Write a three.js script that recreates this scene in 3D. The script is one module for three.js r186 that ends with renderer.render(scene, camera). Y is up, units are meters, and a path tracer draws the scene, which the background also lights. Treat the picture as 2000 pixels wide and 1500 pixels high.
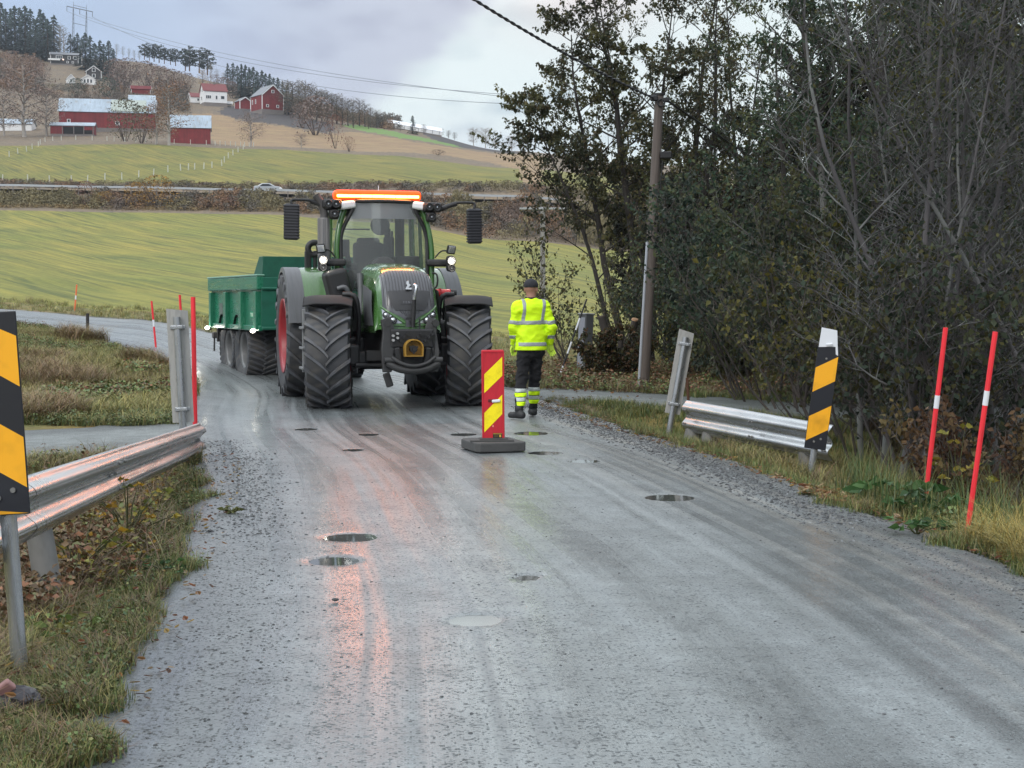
import * as THREE from 'three';
import { RoundedBoxGeometry } from 'three/addons/geometries/RoundedBoxGeometry.js';
import { mergeGeometries, mergeVertices, toCreasedNormals } from 'three/addons/utils/BufferGeometryUtils.js';
import { RectAreaLightUniformsLib } from 'three/addons/lights/RectAreaLightUniformsLib.js';

// ---------------------------------------------------------------- camera, renderer, sun
const scene = new THREE.Scene();
const FOC = 3000, HOR = 588, CAMH = 1.5;                 // focal length and horizon in pixels of the 2000 x 1500 photograph
const PITCH = Math.atan((750 - HOR) / FOC);
const camera = new THREE.PerspectiveCamera((2 * Math.atan(750 / FOC) * 180) / Math.PI, 4 / 3, 0.1, 4000);
camera.position.set(0, CAMH, 0);
camera.rotation.x = -PITCH;
const renderer = new THREE.WebGLRenderer({ antialias: true });
renderer.toneMapping = THREE.LinearToneMapping;
renderer.toneMappingExposure = 1.17;
renderer.shadowMap.enabled = true;
RectAreaLightUniformsLib.init();

scene.fog = new THREE.FogExp2(C(0.62, 0.68, 0.76), 0.00011);
const sun = new THREE.DirectionalLight(new THREE.Color(1.0, 0.95, 0.88), 1.2);
sun.name = 'sun';
sun.position.set(-26, 34, 30);
sun.target.position.set(0, 0, -20);
sun.castShadow = true; sun.shadow.radius = 42; sun.shadow.mapSize.set(2048, 2048);
Object.assign(sun.shadow.camera, { left: -60, right: 60, top: 60, bottom: -60, near: 1, far: 160 });
scene.add(sun, sun.target);

// ---------------------------------------------------------------- helpers: random numbers and noise
function rng(seed) { let s = seed >>> 0; return () => { s = (s + 0x6d2b79f5) | 0; let t = Math.imul(s ^ (s >>> 15), 1 | s); t = (t + Math.imul(t ^ (t >>> 7), 61 | t)) ^ t; return ((t ^ (t >>> 14)) >>> 0) / 4294967296; }; }
const { lerp, clamp, smoothstep } = THREE.MathUtils;
const mod = (a, n) => ((a % n) + n) % n;
function hash2(x, y, s) { let h = (Math.imul(x, 374761393) + Math.imul(y, 668265263) + Math.imul(s, 974634677)) | 0; h = Math.imul(h ^ (h >>> 13), 1274126177); return ((h ^ (h >>> 16)) >>> 0) / 4294967296; }
function vnoise(x, y, s = 0, wx = 0, wy = 0) {          // value noise in 0..1, periodic when wx, wy are given
  const x0 = Math.floor(x), y0 = Math.floor(y); let fx = x - x0, fy = y - y0;
  fx = fx * fx * fx * (fx * (fx * 6 - 15) + 10); fy = fy * fy * fy * (fy * (fy * 6 - 15) + 10);
  const a = wx ? mod(x0, wx) : x0, b = wx ? mod(x0 + 1, wx) : x0 + 1, c = wy ? mod(y0, wy) : y0, d = wy ? mod(y0 + 1, wy) : y0 + 1;
  return lerp(lerp(hash2(a, c, s), hash2(b, c, s), fx), lerp(hash2(a, d, s), hash2(b, d, s), fx), fy);
}
function fbm(x, y, s = 0, oct = 4, wx = 0, wy = 0) { let v = 0, a = 0.5, t = 0; for (let i = 0; i < oct; i++) { v += a * vnoise(x, y, s + i * 17, wx, wy); t += a; a *= 0.5; x *= 2; y *= 2; wx *= 2; wy *= 2; } return v / t; }

// textures: f(u, v) gives linear [r, g, b]; colour maps are stored as sRGB
const toS = (c) => (c <= 0.0031308 ? 12.92 * c : 1.055 * Math.pow(c, 1 / 2.4) - 0.055);
function tex(w, h, f, color = true) {
  const d = new Uint8Array(w * h * 4);
  for (let j = 0; j < h; j++) for (let i = 0; i < w; i++) {
    const c = f((i + 0.5) / w, (j + 0.5) / h), o = (j * w + i) * 4;
    for (let k = 0; k < 3; k++) { const v = Array.isArray(c) ? c[k] : c; d[o + k] = clamp(Math.round((color ? toS(Math.max(0, v)) : v) * 255), 0, 255); }
    d[o + 3] = 255;
  }
  const t = new THREE.DataTexture(d, w, h, THREE.RGBAFormat); t.wrapS = t.wrapT = THREE.RepeatWrapping; t.magFilter = THREE.LinearFilter; t.minFilter = THREE.LinearMipmapLinearFilter; t.generateMipmaps = true;
  if (color) t.colorSpace = THREE.SRGBColorSpace;
  t.needsUpdate = true; return t;
}
function canvasTex(w, h, draw) { const c = document.createElement('canvas'); c.width = w; c.height = h; draw(c.getContext('2d'), w, h); const t = new THREE.CanvasTexture(c); t.colorSpace = THREE.SRGBColorSpace; return t; }
const rep = (t, x, y, ch = 0) => { const c = t.clone(); c.repeat.set(x, y); c.channel = ch; c.needsUpdate = true; return c; };
function C(r, g, b) { return new THREE.Color().setRGB(r, g, b); }
function mat(r, g, b, rough = 0.6, metal = 0, extra = {}) { const m = new THREE.MeshStandardMaterial({ roughness: rough, metalness: metal, side: THREE.DoubleSide, ...extra }); m.color = C(r, g, b); return m; }
function pmat(r, g, b, extra = {}) { const m = new THREE.MeshPhysicalMaterial({ side: THREE.DoubleSide, ...extra }); m.color = C(r, g, b); return m; }

// small shared wear maps
const dirtTex = tex(256, 256, (u, v) => { const n = fbm(u * 6, v * 6, 3, 5, 6, 6), m = fbm(u * 24, v * 24, 5, 3, 24, 24); const k = clamp(0.72 + 0.42 * n + 0.18 * (m - 0.5), 0, 1.0); return [k, k * 0.985, k * 0.965]; });
const roughTex = tex(256, 256, (u, v) => clamp(0.55 + 0.7 * (fbm(u * 8, v * 8, 9, 5, 8, 8) - 0.3), 0.2, 1), false);
const fineBump = tex(256, 256, (u, v) => fbm(u * 32, v * 32, 13, 3, 32, 32), false);

// ---------------------------------------------------------------- helpers: things, parts, geometry
const used = new Map();
function numbered(name) { const n = used.get(name) ?? 0; used.set(name, n + 1); return n ? `${name}_${String(n).padStart(3, '0')}` : name; }
function thing(name, label, category, pos = [0, 0, 0], turn = 0, group) {
  const o = new THREE.Group(); o.name = numbered(name); o.position.set(...pos); o.rotation.y = turn; scene.add(o);
  return tag(o, label, category, group);
}
function tag(o, label, category, group) { if (label) o.userData.label = label; if (category) o.userData.category = category; if (group) o.userData.group = group; return o; }
function part(name, geo, m, parent, label) {
  const o = new THREE.Mesh(geo, m); o.name = parent === scene ? numbered(name) : name; o.castShadow = o.receiveShadow = true; parent.add(o);
  if (label) o.userData.label = label; return o;
}
function struct(name, geo, m, label) { const o = part(name, geo, m, scene); o.userData.kind = 'structure'; if (label) o.userData.label = label; return o; }
function dup(root, pos, turn, label, group) {
  const r = root.clone(); r.name = numbered(root.name.replace(/_\d{3}$/, '')); r.userData = { ...root.userData }; scene.add(r);
  r.position.set(...pos); if (turn !== undefined) r.rotation.y = turn; if (label) r.userData.label = label; if (group) r.userData.group = group; return r;
}
function plain(g) {                                       // one geometry ready to merge: position, normal, uv
  let h = g.index ? g.toNonIndexed() : g.clone();
  for (const k of Object.keys(h.attributes)) if (!['position', 'normal', 'uv'].includes(k)) h.deleteAttribute(k);
  if (!h.attributes.uv) h.setAttribute('uv', new THREE.BufferAttribute(new Float32Array(h.attributes.position.count * 2), 2));
  if (!h.attributes.normal) h.computeVertexNormals();
  return h;
}
const M = (...gs) => mergeGeometries(gs.flat(9).map(plain));
function put(g, x = 0, y = 0, z = 0, rx = 0, ry = 0, rz = 0) { const m = new THREE.Matrix4().makeRotationFromEuler(new THREE.Euler(rx, ry, rz)); m.setPosition(x, y, z); return g.applyMatrix4(m); }
const bx = (w, h, d, x = 0, y = 0, z = 0, rx = 0, ry = 0, rz = 0) => put(new THREE.BoxGeometry(w, h, d), x, y, z, rx, ry, rz);
const rb = (w, h, d, r, x = 0, y = 0, z = 0, rx = 0, ry = 0, rz = 0) => put(new RoundedBoxGeometry(w, h, d, 2, Math.min(r, w / 2.01, h / 2.01, d / 2.01)), x, y, z, rx, ry, rz);
const cy = (r1, r2, h, x = 0, y = 0, z = 0, axis = 'y', seg = 20) => { const g = new THREE.CylinderGeometry(r1, r2, h, seg); if (axis === 'x') g.rotateZ(-Math.PI / 2); if (axis === 'z') g.rotateX(Math.PI / 2); return g.translate(x, y, z); };
const sp = (r, x = 0, y = 0, z = 0, sx = 1, sy = 1, sz = 1) => new THREE.SphereGeometry(r, 16, 12).scale(sx, sy, sz).translate(x, y, z);
const V = (x, y, z) => new THREE.Vector3(x, y, z);
const tube = (pts, r, seg = 24, rad = 8) => new THREE.TubeGeometry(new THREE.CatmullRomCurve3(pts.map((p) => (p.isVector3 ? p : V(...p)))), seg, r, rad, false);
function rod(a, b, r1, r2 = r1, seg = 10) { a = a.isVector3 ? a : V(...a); b = b.isVector3 ? b : V(...b); const d = b.clone().sub(a), g = new THREE.CylinderGeometry(r2, r1, d.length(), seg); g.applyQuaternion(new THREE.Quaternion().setFromUnitVectors(V(0, 1, 0), d.clone().normalize())); return g.translate((a.x + b.x) / 2, (a.y + b.y) / 2, (a.z + b.z) / 2); }
function ext(pts, depth, bevel = 0) { const s = new THREE.Shape(pts.map((p) => new THREE.Vector2(...p))); const g = new THREE.ExtrudeGeometry(s, { depth, bevelEnabled: bevel > 0, bevelSize: bevel, bevelThickness: bevel, bevelSegments: 2 }); return g; }
function grid(nu, nv, f, uvf) {                          // a sheet: f(u, v) -> [x, y, z], u, v in 0..1
  const p = new Float32Array((nu + 1) * (nv + 1) * 3), t = new Float32Array((nu + 1) * (nv + 1) * 2), ix = [];
  for (let j = 0, k = 0; j <= nv; j++) for (let i = 0; i <= nu; i++, k++) {
    const q = f(i / nu, j / nv), w = uvf ? uvf(i / nu, j / nv, q) : [i / nu, j / nv];
    p[k * 3] = q[0]; p[k * 3 + 1] = q[1]; p[k * 3 + 2] = q[2]; t[k * 2] = w[0]; t[k * 2 + 1] = w[1];
    if (i < nu && j < nv) ix.push(k, k + 1, k + nu + 2, k, k + nu + 2, k + nu + 1);
  }
  const g = new THREE.BufferGeometry(); g.setAttribute('position', new THREE.BufferAttribute(p, 3)); g.setAttribute('uv', new THREE.BufferAttribute(t, 2)); g.setIndex(ix); g.computeVertexNormals(); return g;
}
class GB {                                               // a growing triangle list with colours
  constructor() { this.p = []; this.c = []; this.i = []; this.n = 0; }
  v(x, y, z, c) { this.p.push(x, y, z); if (c) this.c.push(c[0], c[1], c[2]); return this.n++; }
  tri(a, b, c) { this.i.push(a, b, c); }
  quad(a, b, c, d) { this.i.push(a, b, c, a, c, d); }
  limb(pts, radii, seg, col) {                           // a tapering limb through points
    let rings = [];
    const up = V(0.31, 0.2, 0.93), d = V(), s = V(), t = V();
    for (let k = 0; k < pts.length; k++) {
      d.copy(pts[Math.min(k + 1, pts.length - 1)]).sub(pts[Math.max(k - 1, 0)]).normalize(); s.crossVectors(d, up).normalize(); t.crossVectors(s, d);
      const ring = [];
      for (let a = 0; a < seg; a++) { const q = (a / seg) * 6.2832, cs = Math.cos(q) * radii[k], sn = Math.sin(q) * radii[k]; ring.push(this.v(pts[k].x + s.x * cs + t.x * sn, pts[k].y + s.y * cs + t.y * sn, pts[k].z + s.z * cs + t.z * sn, typeof col === 'function' ? col(pts[k], q) : col)); }
      rings.push(ring);
    }
    for (let k = 0; k + 1 < rings.length; k++) for (let a = 0; a < seg; a++) { const b = (a + 1) % seg; this.quad(rings[k][a], rings[k][b], rings[k + 1][b], rings[k + 1][a]); }
  }
  build(flat = false) {
    let g = new THREE.BufferGeometry(); g.setAttribute('position', new THREE.BufferAttribute(new Float32Array(this.p), 3));
    if (this.c.length === this.p.length) g.setAttribute('color', new THREE.BufferAttribute(new Float32Array(this.c), 3));
    g.setIndex(this.n > 65535 ? new THREE.BufferAttribute(new Uint32Array(this.i), 1) : this.i);
    if (flat) g = g.toNonIndexed(); g.computeVertexNormals(); return g;
  }
}
function instances(name, geo, m, list, colors) {          // list of Matrix4
  const o = new THREE.InstancedMesh(geo, m, list.length); o.name = numbered(name);
  list.forEach((q, k) => o.setMatrixAt(k, q)); if (colors) colors.forEach((c, k) => o.setColorAt(k, c));
  o.castShadow = o.receiveShadow = true; scene.add(o); o.userData.kind = 'stuff'; return o;
}
const _q = new THREE.Quaternion(), _e = new THREE.Euler(), _s = new THREE.Vector3(), _p = new THREE.Vector3();
const mx = (x, y, z, rx, ry, rz, sx, sy = sx, sz = sx) => new THREE.Matrix4().compose(_p.set(x, y, z), _q.setFromEuler(_e.set(rx, ry, rz, 'YXZ')), _s.set(sx, sy, sz));

// where things stand: a direction measured in the photograph, as a point of the place at a distance ahead
function ray(u, v) { const a = (u - 1000) / FOC, b = (750 - v) / FOC, c = Math.cos(PITCH), s = Math.sin(PITCH); return V(a, b * c - s, -(c + b * s)); }
function at(u, v, Z) { const r = ray(u, v); return r.multiplyScalar(Z / -r.z).add(V(0, CAMH, 0)); }
// ---------------------------------------------------------------- sky: broken evening cloud
{
  const W = 2048, H = 1024, d = new Float32Array(W * H * 4);
  for (let j = 0; j < H; j++) {
    const el = ((j + 0.5) / H - 0.5) * 180, ez = Math.max(el, 0);
    if (el < -1) { for (let i = 0; i < W; i++) { const o = (j * W + i) * 4; d[o] = 0.12; d[o + 1] = 0.13; d[o + 2] = 0.12; d[o + 3] = 1; } continue; }
    for (let i = 0; i < W; i++) {
      const th = ((i + 0.5) / W - 0.5) * 2 * Math.PI, x = Math.cos(th), z = Math.sin(th);
      const az = (Math.atan2(x, -z) * 180) / Math.PI;          // 0 straight ahead, positive to the right
      // cloud sheet seen from below, so that it closes up towards the horizon
      const k = 1 / (Math.sin((ez * Math.PI) / 180) + 0.16), cx = x * k * 1.5, cz = z * k * 1.5;
      const n = fbm(cx + 11.3, cz + 4.1, 21, 5), n2 = fbm(cx * 2.3 + 5, cz * 2.3 + 9, 41, 5), n3 = fbm(cx * 7 + 1, cz * 7, 61, 4);
      // the break in the cloud: bright to the right of a slanting edge
      const edge = az + 9.4 - (ez - 5) * 1.5 + (n2 - 0.5) * 5.5 + (n3 - 0.5) * 2.6;
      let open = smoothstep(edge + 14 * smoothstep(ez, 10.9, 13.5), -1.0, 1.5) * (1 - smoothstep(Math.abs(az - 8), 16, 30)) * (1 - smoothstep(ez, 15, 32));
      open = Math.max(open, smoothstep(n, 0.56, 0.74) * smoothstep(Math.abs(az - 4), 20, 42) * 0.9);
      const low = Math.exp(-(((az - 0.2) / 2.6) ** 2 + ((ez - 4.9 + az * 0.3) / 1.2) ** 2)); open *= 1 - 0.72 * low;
      const wisp = smoothstep(n3 * 0.6 + n2 * 0.4, 0.46, 0.7) * (0.3 + 0.5 * Math.exp(-(((az + 0.5) / 4) ** 2 + ((ez - 7.2) / 1.4) ** 2)));
      const side = smoothstep(az, -19, -3), far = smoothstep(Math.abs(az), 20, 60);
      const hi = smoothstep(ez, 11, 30), cr = lerp(lerp(lerp(0.43, 0.535, side), 0.50, far), 0.58, hi), cg = lerp(lerp(lerp(0.55, 0.575, side), 0.56, far), 0.62, hi), cb = lerp(lerp(lerp(0.75, 0.68, side), 0.67, far), 0.67, hi);
      const tone = 0.93 + 0.16 * n2;
      let r = lerp(cr * tone, 0.78, open), g = lerp(cg * tone, 0.87, open), b = lerp(cb * tone, 0.88, open);
      r *= 1 - 0.5 * wisp * open; g *= 1 - 0.43 * wisp * open; b *= 1 - 0.34 * wisp * open; const grey = smoothstep(n3 * 0.5 + n2 * 0.5, 0.44, 0.66) * (1 - open) * smoothstep(az, -16, -8) * (1 - hi) * 0.16; r *= 1 - grey; g *= 1 - grey; b *= 1 - grey * 0.8;
      const pink = Math.exp(-(((az - 2.6) / 3.0) ** 2 + ((ez - 11.6) / 1.8) ** 2)); r = lerp(r, 0.72, 0.75 * pink); g = lerp(g, 0.59, 0.75 * pink); b = lerp(b, 0.59, 0.75 * pink);
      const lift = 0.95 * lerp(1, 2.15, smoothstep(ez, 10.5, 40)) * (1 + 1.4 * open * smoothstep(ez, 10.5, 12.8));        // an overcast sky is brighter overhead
      if (el < 0) { r = 0.12; g = 0.13; b = 0.12; }
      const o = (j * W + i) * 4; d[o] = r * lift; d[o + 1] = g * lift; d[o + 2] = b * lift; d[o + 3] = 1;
    }
  }
  const t = new THREE.DataTexture(d, W, H, THREE.RGBAFormat, THREE.FloatType); t.mapping = THREE.EquirectangularReflectionMapping; t.magFilter = t.minFilter = THREE.LinearFilter; t.needsUpdate = true;
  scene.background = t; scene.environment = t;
}

// ---------------------------------------------------------------- the lie of the land
// height profiles along sight lines: [distance, height], for several directions x / distance
const hOf = (v, Z) => CAMH + Math.tan(Math.atan((750 - v) / FOC) - PITCH) * Z;
const prof = (u, near, far) => ({ u, pts: [...near, ...far.map(([Z, v]) => [Z, hOf(v, Z)])] });
const PROF = [
  prof(-700, [[0, 0], [18, 0], [34, 1.0], [50, 1.5]], [[248, 402], [262, 370], [276, 358], [420, 274], [470, 262], [640, 172], [760, 128], [900, 86], [1000, 86], [1600, 140]]),
  prof(0, [[0, 0], [18, 0], [34, 0.95], [38, 1.05], [48, 1.38]], [[248, 404], [262, 373], [276, 362], [420, 282], [470, 268], [640, 185], [760, 140], [900, 96], [1000, 92], [1600, 150]]),
  prof(250, [[0, 0], [20, 0], [33, 0.72], [40, 0.95], [50, 1.2]], [[248, 408], [262, 377], [276, 365], [420, 280], [470, 268], [640, 190], [760, 150], [850, 122], [950, 122], [1600, 200]]),
  prof(500, [[0, 0], [24, 0.0], [31, 0.25], [41, 0.6], [50, 0.85]], [[246, 413], [262, 382], [276, 368], [420, 290], [470, 279], [560, 240], [640, 208], [740, 178], [840, 172], [1500, 290]]),
  prof(750, [[0, 0], [26, 0.0], [40, 0.28], [50, 0.55]], [[242, 432], [262, 388], [276, 366], [420, 300], [470, 288], [560, 256], [640, 242], [720, 240], [1400, 330]]),
  prof(1000, [[0, 0], [26, 0.0], [40, 0.12], [50, 0.35]], [[236, 468], [262, 394], [276, 366], [420, 324], [470, 310], [560, 296], [640, 300], [1200, 400]]),
  prof(1250, [[0, 0], [30, 0.0], [50, 0.1]], [[236, 490], [262, 420], [276, 390], [420, 345], [560, 322], [640, 330], [1200, 430]]),
  prof(2000, [[0, 0], [30, 0.0], [50, 0.0]], [[236, 520], [262, 480], [276, 470], [420, 420], [560, 400], [1200, 480]]),
  prof(3200, [[0, 0], [30, 0.0], [50, 0.0]], [[236, 540], [262, 520], [420, 500], [560, 490], [1200, 520]]),
];
function along(P, Z) {
  const p = P.pts; if (Z <= 0) return 0;
  for (let k = 0; k + 1 < p.length; k++) if (Z <= p[k + 1][0]) {
    const a = p[Math.max(k - 1, 0)], b = p[k], c = p[k + 1], e = p[Math.min(k + 2, p.length - 1)], t = (Z - b[0]) / (c[0] - b[0]);
    const s1 = (c[1] - b[1]) / (c[0] - b[0]), s0 = k ? (b[1] - a[1]) / (b[0] - a[0]) : s1, s2 = e !== c ? (e[1] - c[1]) / (e[0] - c[0]) : s1;
    const mono = (p1, q1) => (p1 * q1 <= 0 ? 0 : (2 * p1 * q1) / (p1 + q1)), m0 = mono(s0, s1), m1 = mono(s1, s2), L = c[0] - b[0];
    return (2 * t ** 3 - 3 * t * t + 1) * b[1] + (t ** 3 - 2 * t * t + t) * L * m0 + (3 * t * t - 2 * t ** 3) * c[1] + (t ** 3 - t * t) * L * m1;
  }
  return p[p.length - 1][1];
}
function base(x, z) {
  const Z = -z; if (Z <= 1) return 0;
  const u = 1000 + (FOC * x) / Z;
  if (u <= PROF[0].u) return along(PROF[0], Z);
  for (let k = 0; k + 1 < PROF.length; k++) if (u <= PROF[k + 1].u) { const t = (u - PROF[k].u) / (PROF[k + 1].u - PROF[k].u); return lerp(along(PROF[k], Z), along(PROF[k + 1], Z), t * t * (3 - 2 * t)); }
  return along(PROF[PROF.length - 1], Z);
}

// ---------------------------------------------------------------- roads: centre lines with half widths [x, distance, half width]
const ROADS = {
  road: [[1.4, -14, 1.95], [1.15, 0, 1.9], [0.80, 5, 2.0], [0.6, 7.6, 2.04], [0.26, 10, 2.06], [-0.46, 14.4, 2.16], [-1.3, 18, 2.32], [-1.85, 21, 2.36], [-2.7, 26, 2.45], [-4.6, 31, 2.6], [-8.3, 36.2, 2.7], [-13.6, 40.8, 2.7], [-21, 44.6, 2.7], [-33, 47.6, 2.7], [-60, 50, 2.7]],
  driveway: [[-1.6, 18.4, 1.7], [-3.6, 17.0, 1.55], [-5.4, 15.6, 1.6], [-8, 13.6, 1.7], [-12, 11.4, 1.8], [-20, 9, 1.8]],
  side_road: [[-0.6, 25.2, 1.1], [0.5, 25.0, 1.0], [1.9, 23.6, 0.95], [3.6, 21.2, 0.95], [5.6, 18.6, 1.0], [9, 15.4, 1.1], [16, 12, 1.2]],
};
const LINES = {};
for (const [k, pts] of Object.entries(ROADS)) {
  const c = new THREE.CatmullRomCurve3(pts.map(([x, Z, w]) => V(x, w, -Z)), false, 'centripetal'), n = 160, L = [];
  for (let i = 0; i <= n; i++) L.push(c.getPoint(i / n)); LINES[k] = L;
}
function offRoad(x, z, which) {                          // distance beyond the road's edge (negative on it)
  const L = LINES[which]; let best = 1e9;
  for (let i = 0; i + 1 < L.length; i++) {
    if (i % 8 === 0 && i + 8 < L.length) { const m = L[i + 4], reach = Math.hypot(L[i].x - m.x, L[i].z - m.z) * 1.15 + 0.4; if (Math.hypot(x - m.x, z - m.z) - reach - 2.75 > best) { i += 7; continue; } }
    const a = L[i], b = L[i + 1], dx = b.x - a.x, dz = b.z - a.z, t = clamp(((x - a.x) * dx + (z - a.z) * dz) / (dx * dx + dz * dz), 0, 1);
    const d = Math.hypot(x - a.x - dx * t, z - a.z - dz * t) - lerp(a.y, b.y, t); if (d < best) best = d;
  }
  return best;
}
// the stream crossing: the verges fall away beside the road
function land(x, z) {
  let h = base(x, z); const Z = -z;
  if (Z > -12 && Z < 34 && Math.abs(x) < 26) {
    const d = offRoad(x, z, 'road'), dd = Math.min(offRoad(x, z, 'driveway'), offRoad(x, z, 'side_road')), k = smoothstep(Math.min(d, dd), 0.15, 1.6);
    if (x > roadX(Z)) h -= k * 0.3 * (1 - smoothstep(Z, 22, 30)) * smoothstep(dd, 0, 1.2) ; else h -= k * 0.16 * (1 - smoothstep(Z, 13, 16));
    h += k * 0.07 * (fbm(x * 0.9, z * 0.9, 5, 3) - 0.5) * 2;
    if (x > 2) h += smoothstep(x + (Z - 14) * 0.1, 4, 9) * 0.25;
  } else if (Z < 200) h += 0.25 * (fbm(x * 0.06, z * 0.06, 6, 3) - 0.5) * smoothstep(Z, 50, 70);
  return h;
}
function roadX(Z) { const L = LINES.road; for (let i = 0; i + 1 < L.length; i++) if (-L[i + 1].z >= Z) return lerp(L[i].x, L[i + 1].x, (Z + L[i].z) / (L[i].z - L[i + 1].z || 1)); return -60; }
function ground(x, z) {                                  // top of what one walks on
  let h = land(x, z); return h;
}
function hit(u, v, from = 3, to = 1600) {                // where a sight line meets the land
  const r = ray(u, v), s = 1 / -r.z; let prev = from;
  for (let Z = from; Z < to; Z *= 1.004) { const y = CAMH + r.y * s * Z; if (y <= base(r.x * s * Z, -Z)) { let a = prev, b = Z; for (let i = 0; i < 18; i++) { const m = (a + b) / 2; if (CAMH + r.y * s * m <= base(r.x * s * m, -m)) b = m; else a = m; } return V(r.x * s * b, base(r.x * s * b, -b), -b); } prev = Z; }
  return null;
}

// ---------------------------------------------------------------- ground materials
const grassTex = tex(512, 512, (u, v) => { const n = fbm(u * 8, v * 8, 1, 5, 8, 8), m = fbm(u * 64, v * 64, 7, 3, 64, 64), e = fbm(u * 3, v * 3, 15, 3, 3, 3), k = 0.55 + 0.9 * m; return [lerp(0.085, 0.17, e) * k, lerp(0.105, 0.135, n) * k, 0.034 * k]; });
// mown meadow: faint drawn-out streaks
const fieldTex = tex(1024, 1024, (u, v) => {
  const wv = 0.004 * fbm(u * 4, v * 4, 2, 2, 4, 4), s = fbm(u * 5, (v + wv) * 150, 31, 4, 5, 150), b = fbm(u * 3, v * 9, 33, 4, 3, 9), f = vnoise(u * 300, v * 400, 35, 300, 400), dk = smoothstep(fbm(u * 4, (v + wv) * 128, 37, 4, 4, 128), 0.6, 0.74);
  const k = (0.56 + 0.66 * s + 0.34 * (f - 0.5)) * (1 - 0.34 * dk), y = clamp(0.8 * (b - 0.5) + 0.7 * (s - 0.5) + 0.46 - 0.25 * dk, 0, 1);
  return [lerp(0.125, 0.26, y) * k, lerp(0.155, 0.208, y) * k, lerp(0.018, 0.030, y) * k];
});
const stubbleTex = tex(512, 512, (u, v) => { const s = fbm(u * 40, v * 8, 51, 4, 40, 8), b = fbm(u * 5, v * 5, 53, 4, 5, 5), k = 0.6 + 0.6 * s + 0.3 * (b - 0.5); return [0.26 * k, lerp(0.16, 0.185, b) * k, 0.088 * k]; });
const scrubTex = tex(512, 512, (u, v) => { const n = fbm(u * 10, v * 10, 61, 5, 10, 10), m = fbm(u * 50, v * 50, 63, 3, 50, 50), k = 0.4 + 1.0 * m; return [lerp(0.13, 0.19, n) * k, lerp(0.105, 0.13, n) * k, lerp(0.08, 0.07, n) * k]; });
const M_grass = mat(1, 1, 1, 0.95, 0, { map: grassTex, vertexColors: true, bumpMap: grassTex, bumpScale: 0.05 });
const M_field = mat(1, 1, 1, 0.95, 0, { map: fieldTex });
const M_upper = mat(0.86, 0.83, 0.88, 0.95, 0, { map: fieldTex });
const M_stub = mat(1, 1, 1, 0.95, 0, { map: stubbleTex });
const M_hill = mat(1, 1, 1, 0.95, 0, { map: scrubTex });
const M_plough = mat(0.055, 0.047, 0.047, 0.95, 0, { bumpMap: fineBump, bumpScale: 0.1 });
const M_green = mat(0.12, 0.2, 0.045, 0.95, 0);

// ---------------------------------------------------------------- the far land, one sheet for each kind of ground
const inPoly = (x, y, P) => { let c = false; for (let i = 0, j = P.length - 1; i < P.length; j = i++) if ((P[i][1] > y) !== (P[j][1] > y) && x < ((P[j][0] - P[i][0]) * (y - P[i][1])) / (P[j][1] - P[i][1]) + P[i][0]) c = !c; return c; };
// outlines on the map as [bearing, distance]; bearing = x / distance
const onMap = (list) => list.map(([u, v]) => { const q = hit(u, v, 60) ?? V(((u - 1000) / FOC) * 900, 0, -900); return [q.x / -q.z, -q.z]; });
const ZONES = [
  ['ploughed_field', onMap([[426, 221], [440, 206], [500, 214], [560, 222], [640, 240], [660, 252], [640, 260], [560, 246], [480, 236]])],
  ['grass_field', onMap([[668, 243], [700, 244], [790, 262], [893, 284], [900, 289], [780, 270], [680, 250]])],
  ['ploughed_field', onMap([[820, 258], [850, 261], [960, 283], [1010, 294], [1010, 300], [960, 296], [900, 288], [840, 270]])],
  ['stubble_field', onMap([[372, 222], [420, 222], [480, 238], [560, 248], [640, 262], [700, 258], [800, 276], [900, 291], [1010, 301], [1060, 305], [1060, 372], [1016, 372], [1014, 330], [960, 318], [880, 305], [760, 297], [700, 296], [640, 291], [500, 286], [420, 282], [400, 240]])],
];
const FARGEO = { field: [], upper_field: [], stubble_field: [], ploughed_field: [], grass_field: [], hillside: [] };
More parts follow.
